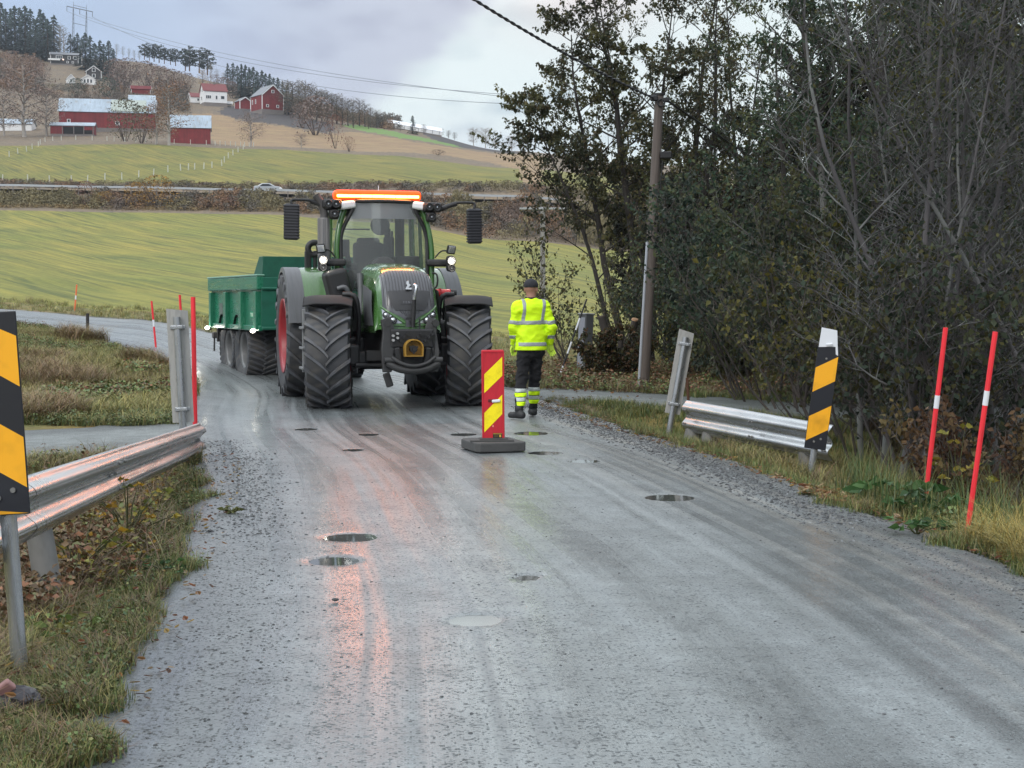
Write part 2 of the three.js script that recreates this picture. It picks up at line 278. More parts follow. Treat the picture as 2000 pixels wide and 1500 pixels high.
{
  const A = 540, Zs = []; for (let Z = 46; Z < 1600; Z *= Z < 300 ? 1.02 : Z < 700 ? 1.006 : 1.02) Zs.push(Z);
  const bear = (i) => lerp(-0.62, 0.62, i / A), P = [];
  for (let j = 0; j < Zs.length; j++) for (let i = 0; i <= A; i++) { const x = bear(i) * Zs[j]; P.push(x, land(x, -Zs[j]) - (Zs[j] < 49.6 ? 0.3 : 0), -Zs[j]); }
  const nrm = grid(A, Zs.length - 1, (a, b) => { const k = (Math.round(b * (Zs.length - 1)) * (A + 1) + Math.round(a * A)) * 3; return [P[k], P[k + 1], P[k + 2]]; }).attributes.normal.array;
  for (let j = 0; j + 1 < Zs.length; j++) for (let i = 0; i < A; i++) {
    const b = (bear(i) + bear(i + 1)) / 2, Z = (Zs[j] + Zs[j + 1]) / 2; let k = null; const wob = (vnoise(b * 900, Z * 0.35, 91) - 0.5);
    for (const [n, q] of ZONES) if (inPoly(b + wob * 0.004, Z + (vnoise(b * 700, Z * 0.3, 93) - 0.5) * 7, q)) { k = n; break; }
    if (!k) { const u = 1000 + b * FOC, top = u < 450 ? lerp(412, 418, smoothstep(u, 0, 450)) : lerp(418, 400, smoothstep(u, 450, 1000)); k = Z < 240 - smoothstep(u, 500, 1100) * 8 ? 'field' : Z > 282 && Z < top ? 'upper_field' : 'hillside'; }
    const a0 = j * (A + 1) + i; FARGEO[k].push(a0, a0 + 1, a0 + A + 2, a0, a0 + A + 2, a0 + A + 1);
  }
  const mats = { field: [M_field, 62], upper_field: [M_upper, 55], stubble_field: [M_stub, 30], ploughed_field: [M_plough, 8], grass_field: [M_green, 8], hillside: [M_hill, 26] };
  const ca = 0.45, sa = 0.893;
  for (const [k, ix] of Object.entries(FARGEO)) {
    const map = new Map(), p = [], n = [], t = [], I = [];
    for (const v of ix) { if (!map.has(v)) { map.set(v, map.size); const x = P[v * 3], z = P[v * 3 + 2]; p.push(x, P[v * 3 + 1], z); n.push(nrm[v * 3], nrm[v * 3 + 1], nrm[v * 3 + 2]); const s = mats[k][1]; t.push((x * ca + z * sa) / s, (-x * sa + z * ca) / s); } I.push(map.get(v)); }
    const g = new THREE.BufferGeometry(); g.setAttribute('position', new THREE.BufferAttribute(new Float32Array(p), 3)); g.setAttribute('normal', new THREE.BufferAttribute(new Float32Array(n), 3)); g.setAttribute('uv', new THREE.BufferAttribute(new Float32Array(t), 2)); g.setIndex(I);
    struct(k, g, mats[k][0]);
  }
}
// ---------------------------------------------------------------- the near ground
{
  const x0 = -34, x1 = 34, z0 = 40, z1 = -50, nx = 270, nz = 340;
  const g = grid(nx, nz, (a, b) => {
    const x = lerp(x0, x1, a) * (0.35 + 0.65 * Math.abs(a * 2 - 1)), z = lerp(z0, z1, b < 0.12 ? b * 1.6 : lerp(0.192, 1, (b - 0.12) / 0.88)); let h = land(x, z);
    const d = Math.min(offRoad(x, z, 'road'), offRoad(x, z, 'driveway') + 0.1, offRoad(x, z, 'side_road') + 0.1);
    return [x, h - 0.05 * smoothstep(0.62 - d, 0, 0.3) - 0.06 * smoothstep(-d, -0.06, 0.4), z];
  }, (a, b, q) => [q[0] / 2.2, q[2] / 2.2]);
  const p = g.attributes.position.array, col = new Float32Array(p.length);
  for (let i = 0; i < p.length; i += 3) {
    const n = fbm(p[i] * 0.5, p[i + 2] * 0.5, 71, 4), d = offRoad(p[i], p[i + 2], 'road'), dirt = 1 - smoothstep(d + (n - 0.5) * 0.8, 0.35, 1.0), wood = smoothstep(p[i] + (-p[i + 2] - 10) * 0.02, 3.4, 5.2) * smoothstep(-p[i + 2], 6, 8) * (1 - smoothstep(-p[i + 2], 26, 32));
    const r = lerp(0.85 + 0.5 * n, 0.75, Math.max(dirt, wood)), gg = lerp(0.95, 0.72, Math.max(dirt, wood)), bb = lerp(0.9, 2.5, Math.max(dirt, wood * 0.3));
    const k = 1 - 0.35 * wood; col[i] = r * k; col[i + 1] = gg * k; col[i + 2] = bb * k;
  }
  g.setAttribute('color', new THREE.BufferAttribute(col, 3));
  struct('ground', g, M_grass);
}
// ---------------------------------------------------------------- wet gravel roads
const gravelTex = tex(1024, 1024, (u, v) => {
  const n = fbm(u * 12, v * 12, 101, 4, 12, 12), m = vnoise(u * 170, v * 170, 103, 170, 170), f = vnoise(u * 400, v * 400, 107, 400, 400);
  let k = 0.78 + 0.5 * (n - 0.5) + 0.5 * (f - 0.5) + 0.4 * (m - 0.5); if (m > 0.8) k *= 0.5; if (f > 0.95) k *= 1.5;
  return [0.182 * k, 0.203 * k, 0.208 * k];
});
const gravelBump = tex(1024, 1024, (u, v) => {
  const n = fbm(u * 14, v * 14, 111, 3, 14, 14), m = vnoise(u * 150, v * 150, 113, 150, 150), f = vnoise(u * 380, v * 380, 117, 380, 380);
  return clamp(0.34 * n + 0.4 * smoothstep(m, 0.5, 0.95) + 0.26 * f, 0, 1);
}, false);
// the whole carriageway: across 8 m, along 48 m; tracks worn smooth by wheels lie wet, the crowns between stay rough
const wear = (s, L) => {
  const streak = fbm(s * 4.2, L * 0.16, 121, 4), fine = fbm(s * 16, L * 0.22, 123, 3), blot = fbm(s * 1.2, L * 0.5, 127, 4), big = fbm(s * 0.5 + 3, L * 0.22, 129, 3);
  const tracks = Math.exp(-(((s + 1.55) / 0.36) ** 2)) + Math.exp(-(((s + 0.2) / 0.42) ** 2)) * 0.8 + Math.exp(-(((s - 1.35) / 0.3) ** 2)) * 0.45;
  return { streak, fine, blot, big, tracks };
};
const roadRough = tex(512, 1024, (u, v) => { const w = wear((u - 0.5) * 8, v * 48); return clamp(0.43 - 0.12 * w.tracks * (0.5 + w.blot) + 0.46 * (w.streak - 0.5) + 0.46 * (w.fine - 0.5) + 0.3 * (w.blot - 0.5), 0.28, 0.85); }, false);
const filmTex = tex(1024, 1024, (u, v) => { const m = vnoise(u * 170, v * 170, 103, 170, 170), q = vnoise(u * 95, v * 95, 119, 95, 95), f = vnoise(u * 400, v * 400, 107, 400, 400), n = fbm(u * 9, v * 9, 109, 3, 9, 9); return clamp(1.15 - 0.9 * smoothstep(m, 0.62, 0.86) - 0.6 * smoothstep(q, 0.7, 0.9) - 0.35 * f - 0.5 * (n - 0.5), 0, 1); }, false);
const M_road = pmat(1, 1, 1, { roughness: 0.6, map: gravelTex, bumpMap: gravelBump, bumpScale: 0.009, clearcoat: 1, clearcoatMap: filmTex, clearcoatRoughness: 0.9, clearcoatRoughnessMap: Object.assign(roadRough, { channel: 1 }), vertexColors: true });
const M_drive = mat(1.3, 1.27, 1.2, 0.6, 0, { map: gravelTex, bumpMap: gravelBump, bumpScale: 0.014, vertexColors: true });

// potholes holding water: [u, v, width in pixels, tilt]
const PUDDLES = [[683, 1049, 88, 0], [651, 1095, 92, 0], [1031, 1127, 46, 0], [929, 1210, 88, 0], [598, 838, 36, 0], [1308, 971, 84, 0], [1066, 884, 66, 0], [1140, 900, 56, 0], [1034, 846, 58, 0], [905, 848, 46, 0], [720, 848, 36, 0], [690, 878, 30, 0]]
  .map(([u, v, w]) => { const r = ray(u, v), t = (CAMH - 0.0) / -r.y; const x = r.x * t, z = r.z * t, R = (w * -z) / FOC / 2; return { x, z, R, ry: R * (-z < 16 ? 1.0 : 1.3) }; });
function dip(x, z) { let d = 0; for (const p of PUDDLES) { const q = ((x - p.x) / p.R) ** 2 + ((z - p.z) / p.ry) ** 2; if (q < 4) d = Math.max(d, Math.exp(-q * q * 0.9)); } return d; }
function roadTop(x, z, s, L) { return land(x, z) + 0.012 * (fbm(s * 1.3, L * 0.6, 131, 3) - 0.5) + 0.008 * (fbm(s * 5, L * 0.5, 133, 3) - 0.5) - 0.03 * dip(x, z); }
function strip(name, which, m, rows, nu, margin, big) {
  const L = LINES[which], cum = [0]; for (let i = 1; i < L.length; i++) cum.push(cum[i - 1] + Math.hypot(L[i].x - L[i - 1].x, L[i].z - L[i - 1].z));
  const place = (d) => { let k = 1; while (k < L.length - 1 && cum[k] < d) k++; const t = clamp((d - cum[k - 1]) / (cum[k] - cum[k - 1]), 0, 1), a = L[k - 1], b = L[k], p = a.clone().lerp(b, t), a2 = L[Math.max(k - 2, 0)], b2 = L[Math.min(k + 1, L.length - 1)]; const dx = b2.x - a2.x, dz = b2.z - a2.z, q = Math.hypot(dx, dz); return [p.x, p.z, p.y, -dz / q, dx / q]; };
  const ds = rows(cum[cum.length - 1]), nv = ds.length - 1, uv1 = [], col = [];
  const cache = ds.map(place);
  const g = grid(nu, nv, (a, b) => {
    const j = Math.round(b * nv), [cx, cz, hw, nx, nz] = cache[j], half = hw + margin, s = lerp(-half, half, a), x = cx + nx * s, z = cz + nz * s, d = ds[j];
    const over = Math.abs(s) - hw + (fbm(s * 2, d * 0.9, 141, 3) - 0.5) * 0.5;
    let y = (big ? roadTop(x, z, s, d) : land(x, z) + 0.015 * (fbm(x * 2, z * 2, 143, 3) - 0.5)) - 0.13 * smoothstep(over, 0.3, margin) + (big ? 0 : 0.004 - 0.16 * smoothstep(-offRoad(x, z, 'road'), -0.1, 0.75));
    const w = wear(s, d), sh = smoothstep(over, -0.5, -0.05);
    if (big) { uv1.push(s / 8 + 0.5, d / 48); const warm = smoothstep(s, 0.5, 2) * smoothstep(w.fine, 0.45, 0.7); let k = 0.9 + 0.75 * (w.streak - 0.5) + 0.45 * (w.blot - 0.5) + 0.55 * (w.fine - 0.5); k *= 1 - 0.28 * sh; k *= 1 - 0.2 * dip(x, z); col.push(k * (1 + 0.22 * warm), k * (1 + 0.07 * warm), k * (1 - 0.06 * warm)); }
    else { const k = 0.85 + 0.6 * (fbm(s * 2.2, d * 0.3, 145, 3) - 0.5) - 0.2 * sh; col.push(k, k, k); }
    return [x, y, z];
  }, (a, b) => { const j = Math.round(b * nv), half = cache[j][2] + margin; return [lerp(-half, half, a) / 1.7, ds[j] / 1.7]; });
  if (big) g.setAttribute('uv1', new THREE.BufferAttribute(new Float32Array(uv1), 2));
  g.setAttribute('color', new THREE.BufferAttribute(new Float32Array(col), 3));
  return struct(name, g, m);
}
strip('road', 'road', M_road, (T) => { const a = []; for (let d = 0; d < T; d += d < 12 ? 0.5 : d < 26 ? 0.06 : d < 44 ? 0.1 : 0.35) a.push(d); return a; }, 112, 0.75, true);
strip('driveway', 'driveway', M_drive, (T) => { const a = []; for (let d = 0; d < T; d += 0.15) a.push(d); return a; }, 30, 0.35, false);
strip('side_road', 'side_road', M_drive, (T) => { const a = []; for (let d = 0; d < T; d += 0.15) a.push(d); return a; }, 24, 0.3, false);

const M_water = pmat(0.06, 0.062, 0.058, { roughness: 0.035, ior: 1.36 });
for (const p of PUDDLES) {
  const n = 40, g = new GB(), c = g.v(0, 0, 0), r = rng(Math.floor(p.x * 977 + p.z * 131)), ph = r() * 9; const ring = [];
  for (let k = 0; k < n; k++) { const a = (k / n) * 6.2832, q = 1.42 + 0.6 * (fbm(Math.cos(a) * 2.1 + ph, Math.sin(a) * 2.1, 151, 4) - 0.5); ring.push(g.v(Math.cos(a) * p.R * q, 0, Math.sin(a) * p.ry * q)); }
  for (let k = 0; k < n; k++) g.tri(c, ring[(k + 1) % n], ring[k]);
  const o = struct('puddle', g.build(), M_water); o.position.set(p.x, land(p.x, p.z) - 0.0055, p.z);
}

// ---------------------------------------------------------------- loose stones along the road
{
  const r = rng(4242), base0 = new THREE.IcosahedronGeometry(1, 0), q = base0.attributes.position.array, shapes = [0, 1].map((k) => { const g = base0.clone(), a = g.attributes.position.array; for (let i = 0; i < a.length; i += 3) { const n = 0.75 + 0.5 * vnoise(q[i] * 2.1 + k * 7 + 10, q[i + 1] * 2.1 + q[i + 2] * 1.7 + 10, 161 + k); a[i] *= n; a[i + 1] *= n * 0.62; a[i + 2] *= n; } g.computeVertexNormals(); return g; });
  const L = LINES.road, lists = [[], []], cols = [[], []], add = (x, z, size, s, d) => { const k = r() < 0.5 ? 0 : 1, b = lerp(0.028, 0.14, r() * r()) * (r() < 0.05 ? 2.2 : 1); lists[k].push(mx(x, roadTop(x, z, s, d) - 0.004 + size * 0.3, z, r() * 0.7, r() * 6.28, r() * 0.7, size * (0.7 + 0.6 * r()), size, size * (0.7 + 0.6 * r()))); cols[k].push(C(b, b * 1.06, b * 1.1)); };
  let d = 0; const cum = L.map((p, i) => (d += i ? Math.hypot(p.x - L[i - 1].x, p.z - L[i - 1].z) : 0));
  const stone = (Z, s, size) => { let i = L.findIndex((p) => -p.z > Z); if (i < 1) return; const a = L[i - 1], b = L[i], t = (Z + a.z) / (a.z - b.z || 1), dx = b.x - a.x, dz = b.z - a.z, q2 = Math.hypot(dx, dz), hw = lerp(a.y, b.y, t), S = s(hw); add(lerp(a.x, b.x, t) - (dz / q2) * S, -Z + (dx / q2) * S, size, S, lerp(cum[i - 1], cum[i], t)); };
  const gauss = () => (r() + r() + r() - 1.5) * 1.15;
  for (let k = 0; k < 15000; k++) { const Z = 3.2 + 19 * r() ** 1.35; stone(Z, (hw) => (hw - 0.02 + gauss() * 0.28), (0.004 + 0.009 * r() * r()) * (Z > 10 ? 1.5 : 1)); }
  for (let k = 0; k < 10000; k++) { const Z = 3 + 14 * r() ** 1.3; stone(Z, (hw) => -(hw - 0.12 + gauss() * 0.27), (0.003 + 0.0085 * r() * r()) * (Z > 10 ? 1.4 : 1)); }
  for (let k = 0; k < 5200; k++) { const Z = 3 + 17 * r() ** 1.5, s0 = (r() * 2 - 1) * 1.9, L0 = fbm(s0 * 1.1, Z * 0.6, 171, 3); if (L0 < 0.42 && r() < 0.7) continue; stone(Z, () => s0, 0.0025 + 0.0075 * r() ** 3); }
  const m = mat(1, 1, 1, 0.42);
  lists.forEach((l, k) => { const o = instances('gravel', shapes[k], m, l, cols[k]); tag(o, k ? 'loose grey stones scattered on the wet road and its edges' : 'wet dark stones heaped along both edges of the gravel road', 'gravel'); });
}
// ---------------------------------------------------------------- the tractor
const M_tgreen = pmat(0.055, 0.15, 0.035, { roughness: 0.34, clearcoat: 0.8, clearcoatRoughness: 0.12, roughnessMap: roughTex, map: dirtTex });
const M_tgrey = mat(0.10, 0.105, 0.115, 0.42, 0, { map: dirtTex });
const M_black = mat(0.016, 0.016, 0.018, 0.55, 0, { map: dirtTex });
const M_guard = mat(0.008, 0.008, 0.009, 0.72);
const M_iron = mat(0.05, 0.05, 0.052, 0.5, 0.3, { map: dirtTex });
const M_rimred = mat(0.30, 0.022, 0.03, 0.42, 0, { map: dirtTex });
const M_tyre = mat(1, 1, 1, 0.62, 0, { vertexColors: true });
const M_white = mat(0.72, 0.72, 0.74, 0.4);
const M_steel = mat(0.55, 0.56, 0.58, 0.3, 0.9);
const M_glass = pmat(0.82, 0.9, 0.87, { roughness: 0.0, transmission: 1, thickness: 0, ior: 1.5 });
const M_lens = pmat(0.85, 0.87, 0.9, { roughness: 0.12, transmission: 0.75, thickness: 0 });
const M_lampin = mat(0.6, 0.62, 0.65, 0.25, 0.8);
const M_lit = mat(1, 0.95, 0.85, 0.5, 0, { emissive: C(1, 0.93, 0.8), emissiveIntensity: 7 });
const M_seat = mat(0.02, 0.018, 0.02, 0.85);

// a tyre with chevron lugs, axle along x
function tyre(R, W, rim, lugs, lugH, lugW, seed, out = 1) {
  const g = new GB(), r = rng(seed), T = Math.PI * 2, h = W / 2, N = 72;
  const prof = [[-h * 0.72, rim], [-h * 0.9, rim + 0.03], [-h * 1.0, lerp(rim, R, 0.5)], [-h * 0.98, R - lugH * 2.4], [-h * 0.9, R - lugH * 1.25], [-h * 0.5, R - lugH * 0.98], [0, R - lugH * 0.9], [h * 0.5, R - lugH * 0.98], [h * 0.9, R - lugH * 1.25], [h * 0.98, R - lugH * 2.4], [h * 1.0, lerp(rim, R, 0.5)], [h * 0.9, rim + 0.03], [h * 0.72, rim]];
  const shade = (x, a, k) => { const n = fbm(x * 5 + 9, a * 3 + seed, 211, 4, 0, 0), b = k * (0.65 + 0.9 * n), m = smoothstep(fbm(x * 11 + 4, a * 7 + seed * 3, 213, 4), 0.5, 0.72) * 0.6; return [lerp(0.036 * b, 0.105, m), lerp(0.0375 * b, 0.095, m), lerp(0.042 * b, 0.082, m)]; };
  const rows = []; for (let i = 0; i <= N; i++) { const a = (i / N) * T; rows.push(prof.map(([x, q]) => g.v(x, q * Math.sin(a), q * Math.cos(a), shade(x * 3, Math.min(i, N - i) / 4, 0.95)))); }
  for (let i = 0; i < N; i++) for (let k = 0; k + 1 < prof.length; k++) g.quad(rows[i][k], rows[i][k + 1], rows[i + 1][k + 1], rows[i + 1][k]);
  for (const side of [-1, 1]) for (let i = 0; i < lugs; i++) {
    const a0 = ((i + (side > 0 ? 0.5 : 0)) / lugs) * T, S = 6, top = [], bot = [], sweep = (T / lugs) * 1.28;
    for (let k = 0; k <= S; k++) {
      const t = k / S, x = side * lerp(-h * 0.06, h * 1.02, t), a = a0 + sweep * (t ** 0.8), ru = t < 0.84 ? R - 0.012 * t : R - 0.01 - (t - 0.84) * lugH * 2.6, rl = R - lugH * (t < 0.84 ? 1.15 : 1.6 + (t - 0.84) * 9), wl = (lugW / 2) * (0.85 + 0.35 * t) / R;
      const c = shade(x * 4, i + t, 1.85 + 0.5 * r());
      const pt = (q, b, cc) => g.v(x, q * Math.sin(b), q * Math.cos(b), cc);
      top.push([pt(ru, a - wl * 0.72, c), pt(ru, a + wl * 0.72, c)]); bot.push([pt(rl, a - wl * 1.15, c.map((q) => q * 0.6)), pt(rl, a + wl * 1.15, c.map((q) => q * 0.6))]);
    }
    for (let k = 0; k < S; k++) { g.quad(top[k][0], top[k + 1][0], top[k + 1][1], top[k][1]); g.quad(bot[k][0], bot[k + 1][0], top[k + 1][0], top[k][0]); g.quad(top[k][1], top[k + 1][1], bot[k + 1][1], bot[k][1]); }
    g.quad(bot[0][0], top[0][0], top[0][1], bot[0][1]); g.quad(top[S][0], bot[S][0], bot[S][1], top[S][1]);
  }
  return toCreasedNormals(g.build(), 0.5);
}
function rimShape(R, W, out) {                            // out = side of the dish
  const h = W * 0.36, pts = [[0.0, -h * 0.15], [R * 0.3, -h * 0.15], [R * 0.36, -h * 0.05], [R * 0.62, -h * 0.35], [R * 0.8, -h * 0.3], [R * 0.84, h * 0.3], [R * 0.9, h * 0.85], [R * 0.97, h * 0.92], [R + 0.015, h * 1.0], [R + 0.012, h * 0.9]];
  const back = [[R + 0.012, -h], [R * 0.9, -h * 0.9], [R * 0.85, -h * 0.3], [R * 0.8, -h * 0.32]];
  const g = [new THREE.LatheGeometry(pts.map((p) => new THREE.Vector2(p[0], p[1])), 48), new THREE.LatheGeometry(back.map((p) => new THREE.Vector2(p[0], p[1])), 48)];
  for (let k = 0; k < 10; k++) { const a = (k / 10) * 6.2832; g.push(new THREE.CylinderGeometry(0.014, 0.014, 0.05, 6).translate(Math.cos(a) * R * 0.24, 0.02 - h * 0.15, Math.sin(a) * R * 0.24)); }
  return M(...g).rotateZ(-Math.PI / 2 * out);
}
const trac = thing('tractor', 'large green farm tractor with black mirrors and a lit amber light bar on its roof', 'tractor', [-1.61, 0, -21.9], 0.253);
{
  // wheels
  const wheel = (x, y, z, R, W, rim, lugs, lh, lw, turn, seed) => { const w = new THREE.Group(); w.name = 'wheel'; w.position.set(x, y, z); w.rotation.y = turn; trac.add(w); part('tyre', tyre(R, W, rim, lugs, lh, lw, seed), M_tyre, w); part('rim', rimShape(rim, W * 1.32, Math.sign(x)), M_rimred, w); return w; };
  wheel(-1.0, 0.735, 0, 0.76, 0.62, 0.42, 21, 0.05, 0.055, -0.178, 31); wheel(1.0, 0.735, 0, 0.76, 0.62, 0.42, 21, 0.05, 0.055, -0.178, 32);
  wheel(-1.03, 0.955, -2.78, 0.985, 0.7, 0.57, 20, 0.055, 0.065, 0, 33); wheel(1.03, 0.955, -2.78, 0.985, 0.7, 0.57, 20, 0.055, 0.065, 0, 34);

  // bonnet: a line from the cab along the top and down the nose, swept across
  const nose = new THREE.CatmullRomCurve3([V(0, 2.06, -1.0), V(0, 2.045, -0.55), V(0, 2.02, -0.1), V(0, 1.975, 0.24), V(0, 1.88, 0.5), V(0, 1.72, 0.68), V(0, 1.53, 0.785), V(0, 1.33, 0.835), V(0, 1.12, 0.85)]);
  const wide = (t) => lerp(0.40, 0.415, smoothstep(t, 0.2, 0.7));
  const shell = (x, t, off = 0) => { const p = nose.getPoint(t), d = nose.getTangent(t), n = V(0, d.z, -d.y).multiplyScalar(d.z > 0 || true ? 1 : 1); if (n.y < 0 && n.z < 0) n.negate(); const q = Math.abs(x) / wide(t), e = -0.03 * q * q - 0.14 * q ** 7; return V(x, p.y + n.y * (e + off), p.z + n.z * (e + off)); };
  const arr = (p) => [p.x, p.y, p.z];
  const hood = [grid(24, 40, (a, b) => arr(shell((a * 2 - 1) * wide(b), b)))];
  for (const s of [-1, 1]) hood.push(grid(40, 8, (a, b) => { const e = shell(s * wide(a), a), bt = V(s * 0.44, 1.06, lerp(-1.0, 0.72, a)); const p = e.lerp(bt, b); p.x += s * 0.035 * Math.sin(b * Math.PI); return arr(p); }));
  part('bonnet', M(...hood), M_tgreen, trac);
  for (const s of [-1, 1]) part('side_grille', grid(10, 10, (a, b) => [s * (0.452 + 0.028 * Math.sin((0.25 + b * 0.55) * Math.PI)), lerp(1.74, 1.16, b) - 0.1 * a * (1 - b), lerp(-0.28, 0.5, a) + 0.1 * b]), M_tgrey, trac);
  const gw = (v) => (v < 0.68 ? 0.358 + 0.012 * v : lerp(0.366, 0.055, smoothstep(v, 0.66, 0.93)));
  const gp = (u, v, off) => arr(shell((u * 2 - 1) * gw(v), lerp(0.46, 0.985, v), off));
  part('grille', grid(24, 40, (u, v) => gp(u, v, 0.006)), mat(0.085, 0.086, 0.095, 0.24), trac);
  const ribs = []; for (let k = 0; k <= 16; k++) { const u = 0.03 + (k / 16) * 0.94; ribs.push(tube(Array.from({ length: 14 }, (_, i) => gp(lerp(u, 0.5, 0), (i / 13) * (0.60 + 0.36 * (1 - Math.abs(u * 2 - 1))), 0.008)), 0.0055, 20, 5)); }
  tag(part('grille_rib', M(...ribs), mat(0.04, 0.04, 0.044, 0.4), trac)).userData.kind = 'stuff';
  part('grille_panel', grid(12, 12, (u, v) => arr(shell((u * 2 - 1) * lerp(0.29, 0.2, v * v), lerp(0.68, 0.85, v), 0.018))), mat(0.03, 0.03, 0.033, 0.5), trac);
  { // the maker's name cast into the grille
    const t = canvasTex(256, 64, (c, w, h) => { c.fillStyle = '#2a2a2d'; c.fillRect(0, 0, w, h); c.fillStyle = '#56565c'; c.font = 'bold 46px sans-serif'; c.textAlign = 'center'; c.textBaseline = 'middle'; c.letterSpacing = '8px'; c.fillText('FENDT', w / 2, h / 2); });
    part('nameplate', grid(6, 3, (u, v) => arr(shell((u * 2 - 1) * 0.13, lerp(0.765, 0.80, v), 0.0225)), (u, v) => [u, 1 - v]), mat(1, 1, 1, 0.5, 0, { map: t }), trac);
  }
  const zig = ext([[-0.02, 0.11], [0.015, 0.13], [0.012, 0.06], [0.04, 0.03], [-0.01, -0.03], [0.05, -0.035], [0.04, -0.07], [-0.055, -0.065], [-0.055, -0.045], [-0.01, 0.03], [-0.03, 0.05]], 0.012, 0.003);
  const ez = shell(0, 0.655, 0.03); part('emblem', put(zig.scale(0.8, 0.8, 1), ez.x, ez.y, ez.z, -0.7, 0, 0), mat(0.4, 0.41, 0.42, 0.3, 0.8), trac);
  for (const s of [-1, 1]) { const trim = []; trim.push(tube([0, 0.2, 0.4, 0.6, 0.8, 1].map((q) => arr(shell(s * lerp(0.385, 0.075, q ** 1.3), lerp(0.80, 0.955, q), 0.01))), 0.016, 20, 6)); trim.push(tube([0, 0.33, 0.66, 1].map((q) => arr(shell(s * lerp(0.40, 0.07, q), lerp(0.965, 0.975, q), 0.008))), 0.014, 12, 6)); part('headlight_trim', M(...trim), M_tgreen, trac); }
  for (const s of [-1, 1]) {
    const hp = (u, v, o) => { const x = lerp(lerp(0.375, 0.36, v), lerp(0.345, 0.105, v), u), t = lerp(lerp(0.825, 0.955, v), lerp(0.845, 0.955, v), u); return arr(shell(s * x, t, o)); };
    const L = part('headlight', grid(8, 8, (u, v) => hp(u, v, 0.007)), M_lens, trac);
    part('reflector', M(grid(8, 8, (u, v) => hp(u, v, 0.002))), M_lampin, L);
    for (const [u, v, q] of [[0.35, 0.42, 0.042], [0.62, 0.78, 0.05]]) { const c = hp(u, v, 0.012); part('lamp_ring', M(put(new THREE.TorusGeometry(q, 0.009, 6, 20), c[0], c[1], c[2], -0.2, s * 0.25, 0)), M_black, L); part('lamp_bowl', put(new THREE.SphereGeometry(q * 0.8, 14, 8), c[0], c[1], c[2] - 0.01, 0, 0, 0), M_lampin, L); }
  }

  // running gear and front linkage
  part('chassis', M(rb(0.62, 0.5, 3.6, 0.05, 0, 0.95, -1.4), rb(0.5, 0.5, 0.7, 0.05, 0, 0.86, 0.55), rb(0.8, 0.65, 0.9, 0.06, 0, 0.95, -2.7), cy(0.11, 0.11, 2.0, 0, 0.955, -2.78, 'x'), rb(0.3, 0.26, 0.9, 0.04, -0.62, 0.85, -0.55), rb(0.3, 0.26, 0.9, 0.04, 0.62, 0.85, -0.55)), M_black, trac);
  part('front_axle', M(rb(1.5, 0.17, 0.2, 0.03, 0, 0.7, 0.02), rb(0.16, 0.3, 0.28, 0.04, -0.66, 0.74, 0), rb(0.16, 0.3, 0.28, 0.04, 0.66, 0.74, 0), cy(0.035, 0.035, 1.3, 0, 0.6, 0.16, 'x'), rb(0.3, 0.15, 0.16, 0.02, -0.36, 0.73, 0.16), rb(0.3, 0.15, 0.16, 0.02, 0.36, 0.73, 0.16)), M_iron, trac);
  for (const s of [-1, 1]) part('fuel_tank', rb(0.46, 0.62, 0.95, 0.08, s * 0.86, 0.92, -1.5), M_black, trac);
  const link = [rb(0.6, 0.26, 0.3, 0.03, 0, 0.99, 0.86), rb(0.5, 0.3, 0.25, 0.03, 0, 0.76, 0.86), rb(0.08, 0.26, 0.1, 0.02, -0.2, 0.74, 1.02, 0, 0, 0.15), rb(0.08, 0.26, 0.1, 0.02, 0.2, 0.74, 1.02, 0, 0, -0.15)];
  for (let k = 0; k < 9; k++) link.push(cy(0.016 + 0.004 * (k % 3), 0.018, 0.07, -0.17 + k * 0.05 + (k > 3 ? 0.04 : 0), 1.0 + 0.045 * ((k * 7) % 3) - 0.04, 1.03, 'z', 8));
  part('front_linkage', M(...link), M_black, trac);
  for (const s of [-1, 1]) {
    const arm = ext([[-0.06, 0.62], [0.05, 0.66], [0.1, 0.52], [0.09, 0.2], [0.05, -0.08], [-0.05, -0.08], [-0.07, 0.2], [-0.04, 0.45]], 0.05, 0.008);
    part('lift_arm', M(put(arm, s * 0.335 + (s < 0 ? -0.02 : -0.03), 0.62, 0.98, -0.12, s < 0 ? 0.12 : Math.PI - 0.12, 0), cy(0.05, 0.05, 0.12, s * 0.335, 1.2, 0.92, 'z', 12), cy(0.03, 0.03, 0.5, s * 0.3, 0.8, 0.95, 'y', 10)), M_iron, trac);
  }
  part('cross_beam', M(tube([[-0.36, 0.66, 1.05], [-0.2, 0.585, 1.08], [0, 0.555, 1.09], [0.2, 0.585, 1.08], [0.36, 0.66, 1.05]], 0.055, 24, 10), tube([[-0.3, 0.74, 1.1], [-0.18, 0.66, 1.13], [0, 0.62, 1.14], [0.18, 0.66, 1.13], [0.3, 0.74, 1.1]], 0.026, 24, 8), cy(0.04, 0.04, 0.14, -0.33, 0.7, 1.08, 'x', 10), cy(0.04, 0.04, 0.14, 0.33, 0.7, 1.08, 'x', 10), rb(0.1, 0.2, 0.06, 0.02, -0.3, 0.42, 0.8, 0, 0, 0.3)), M_iron, trac);
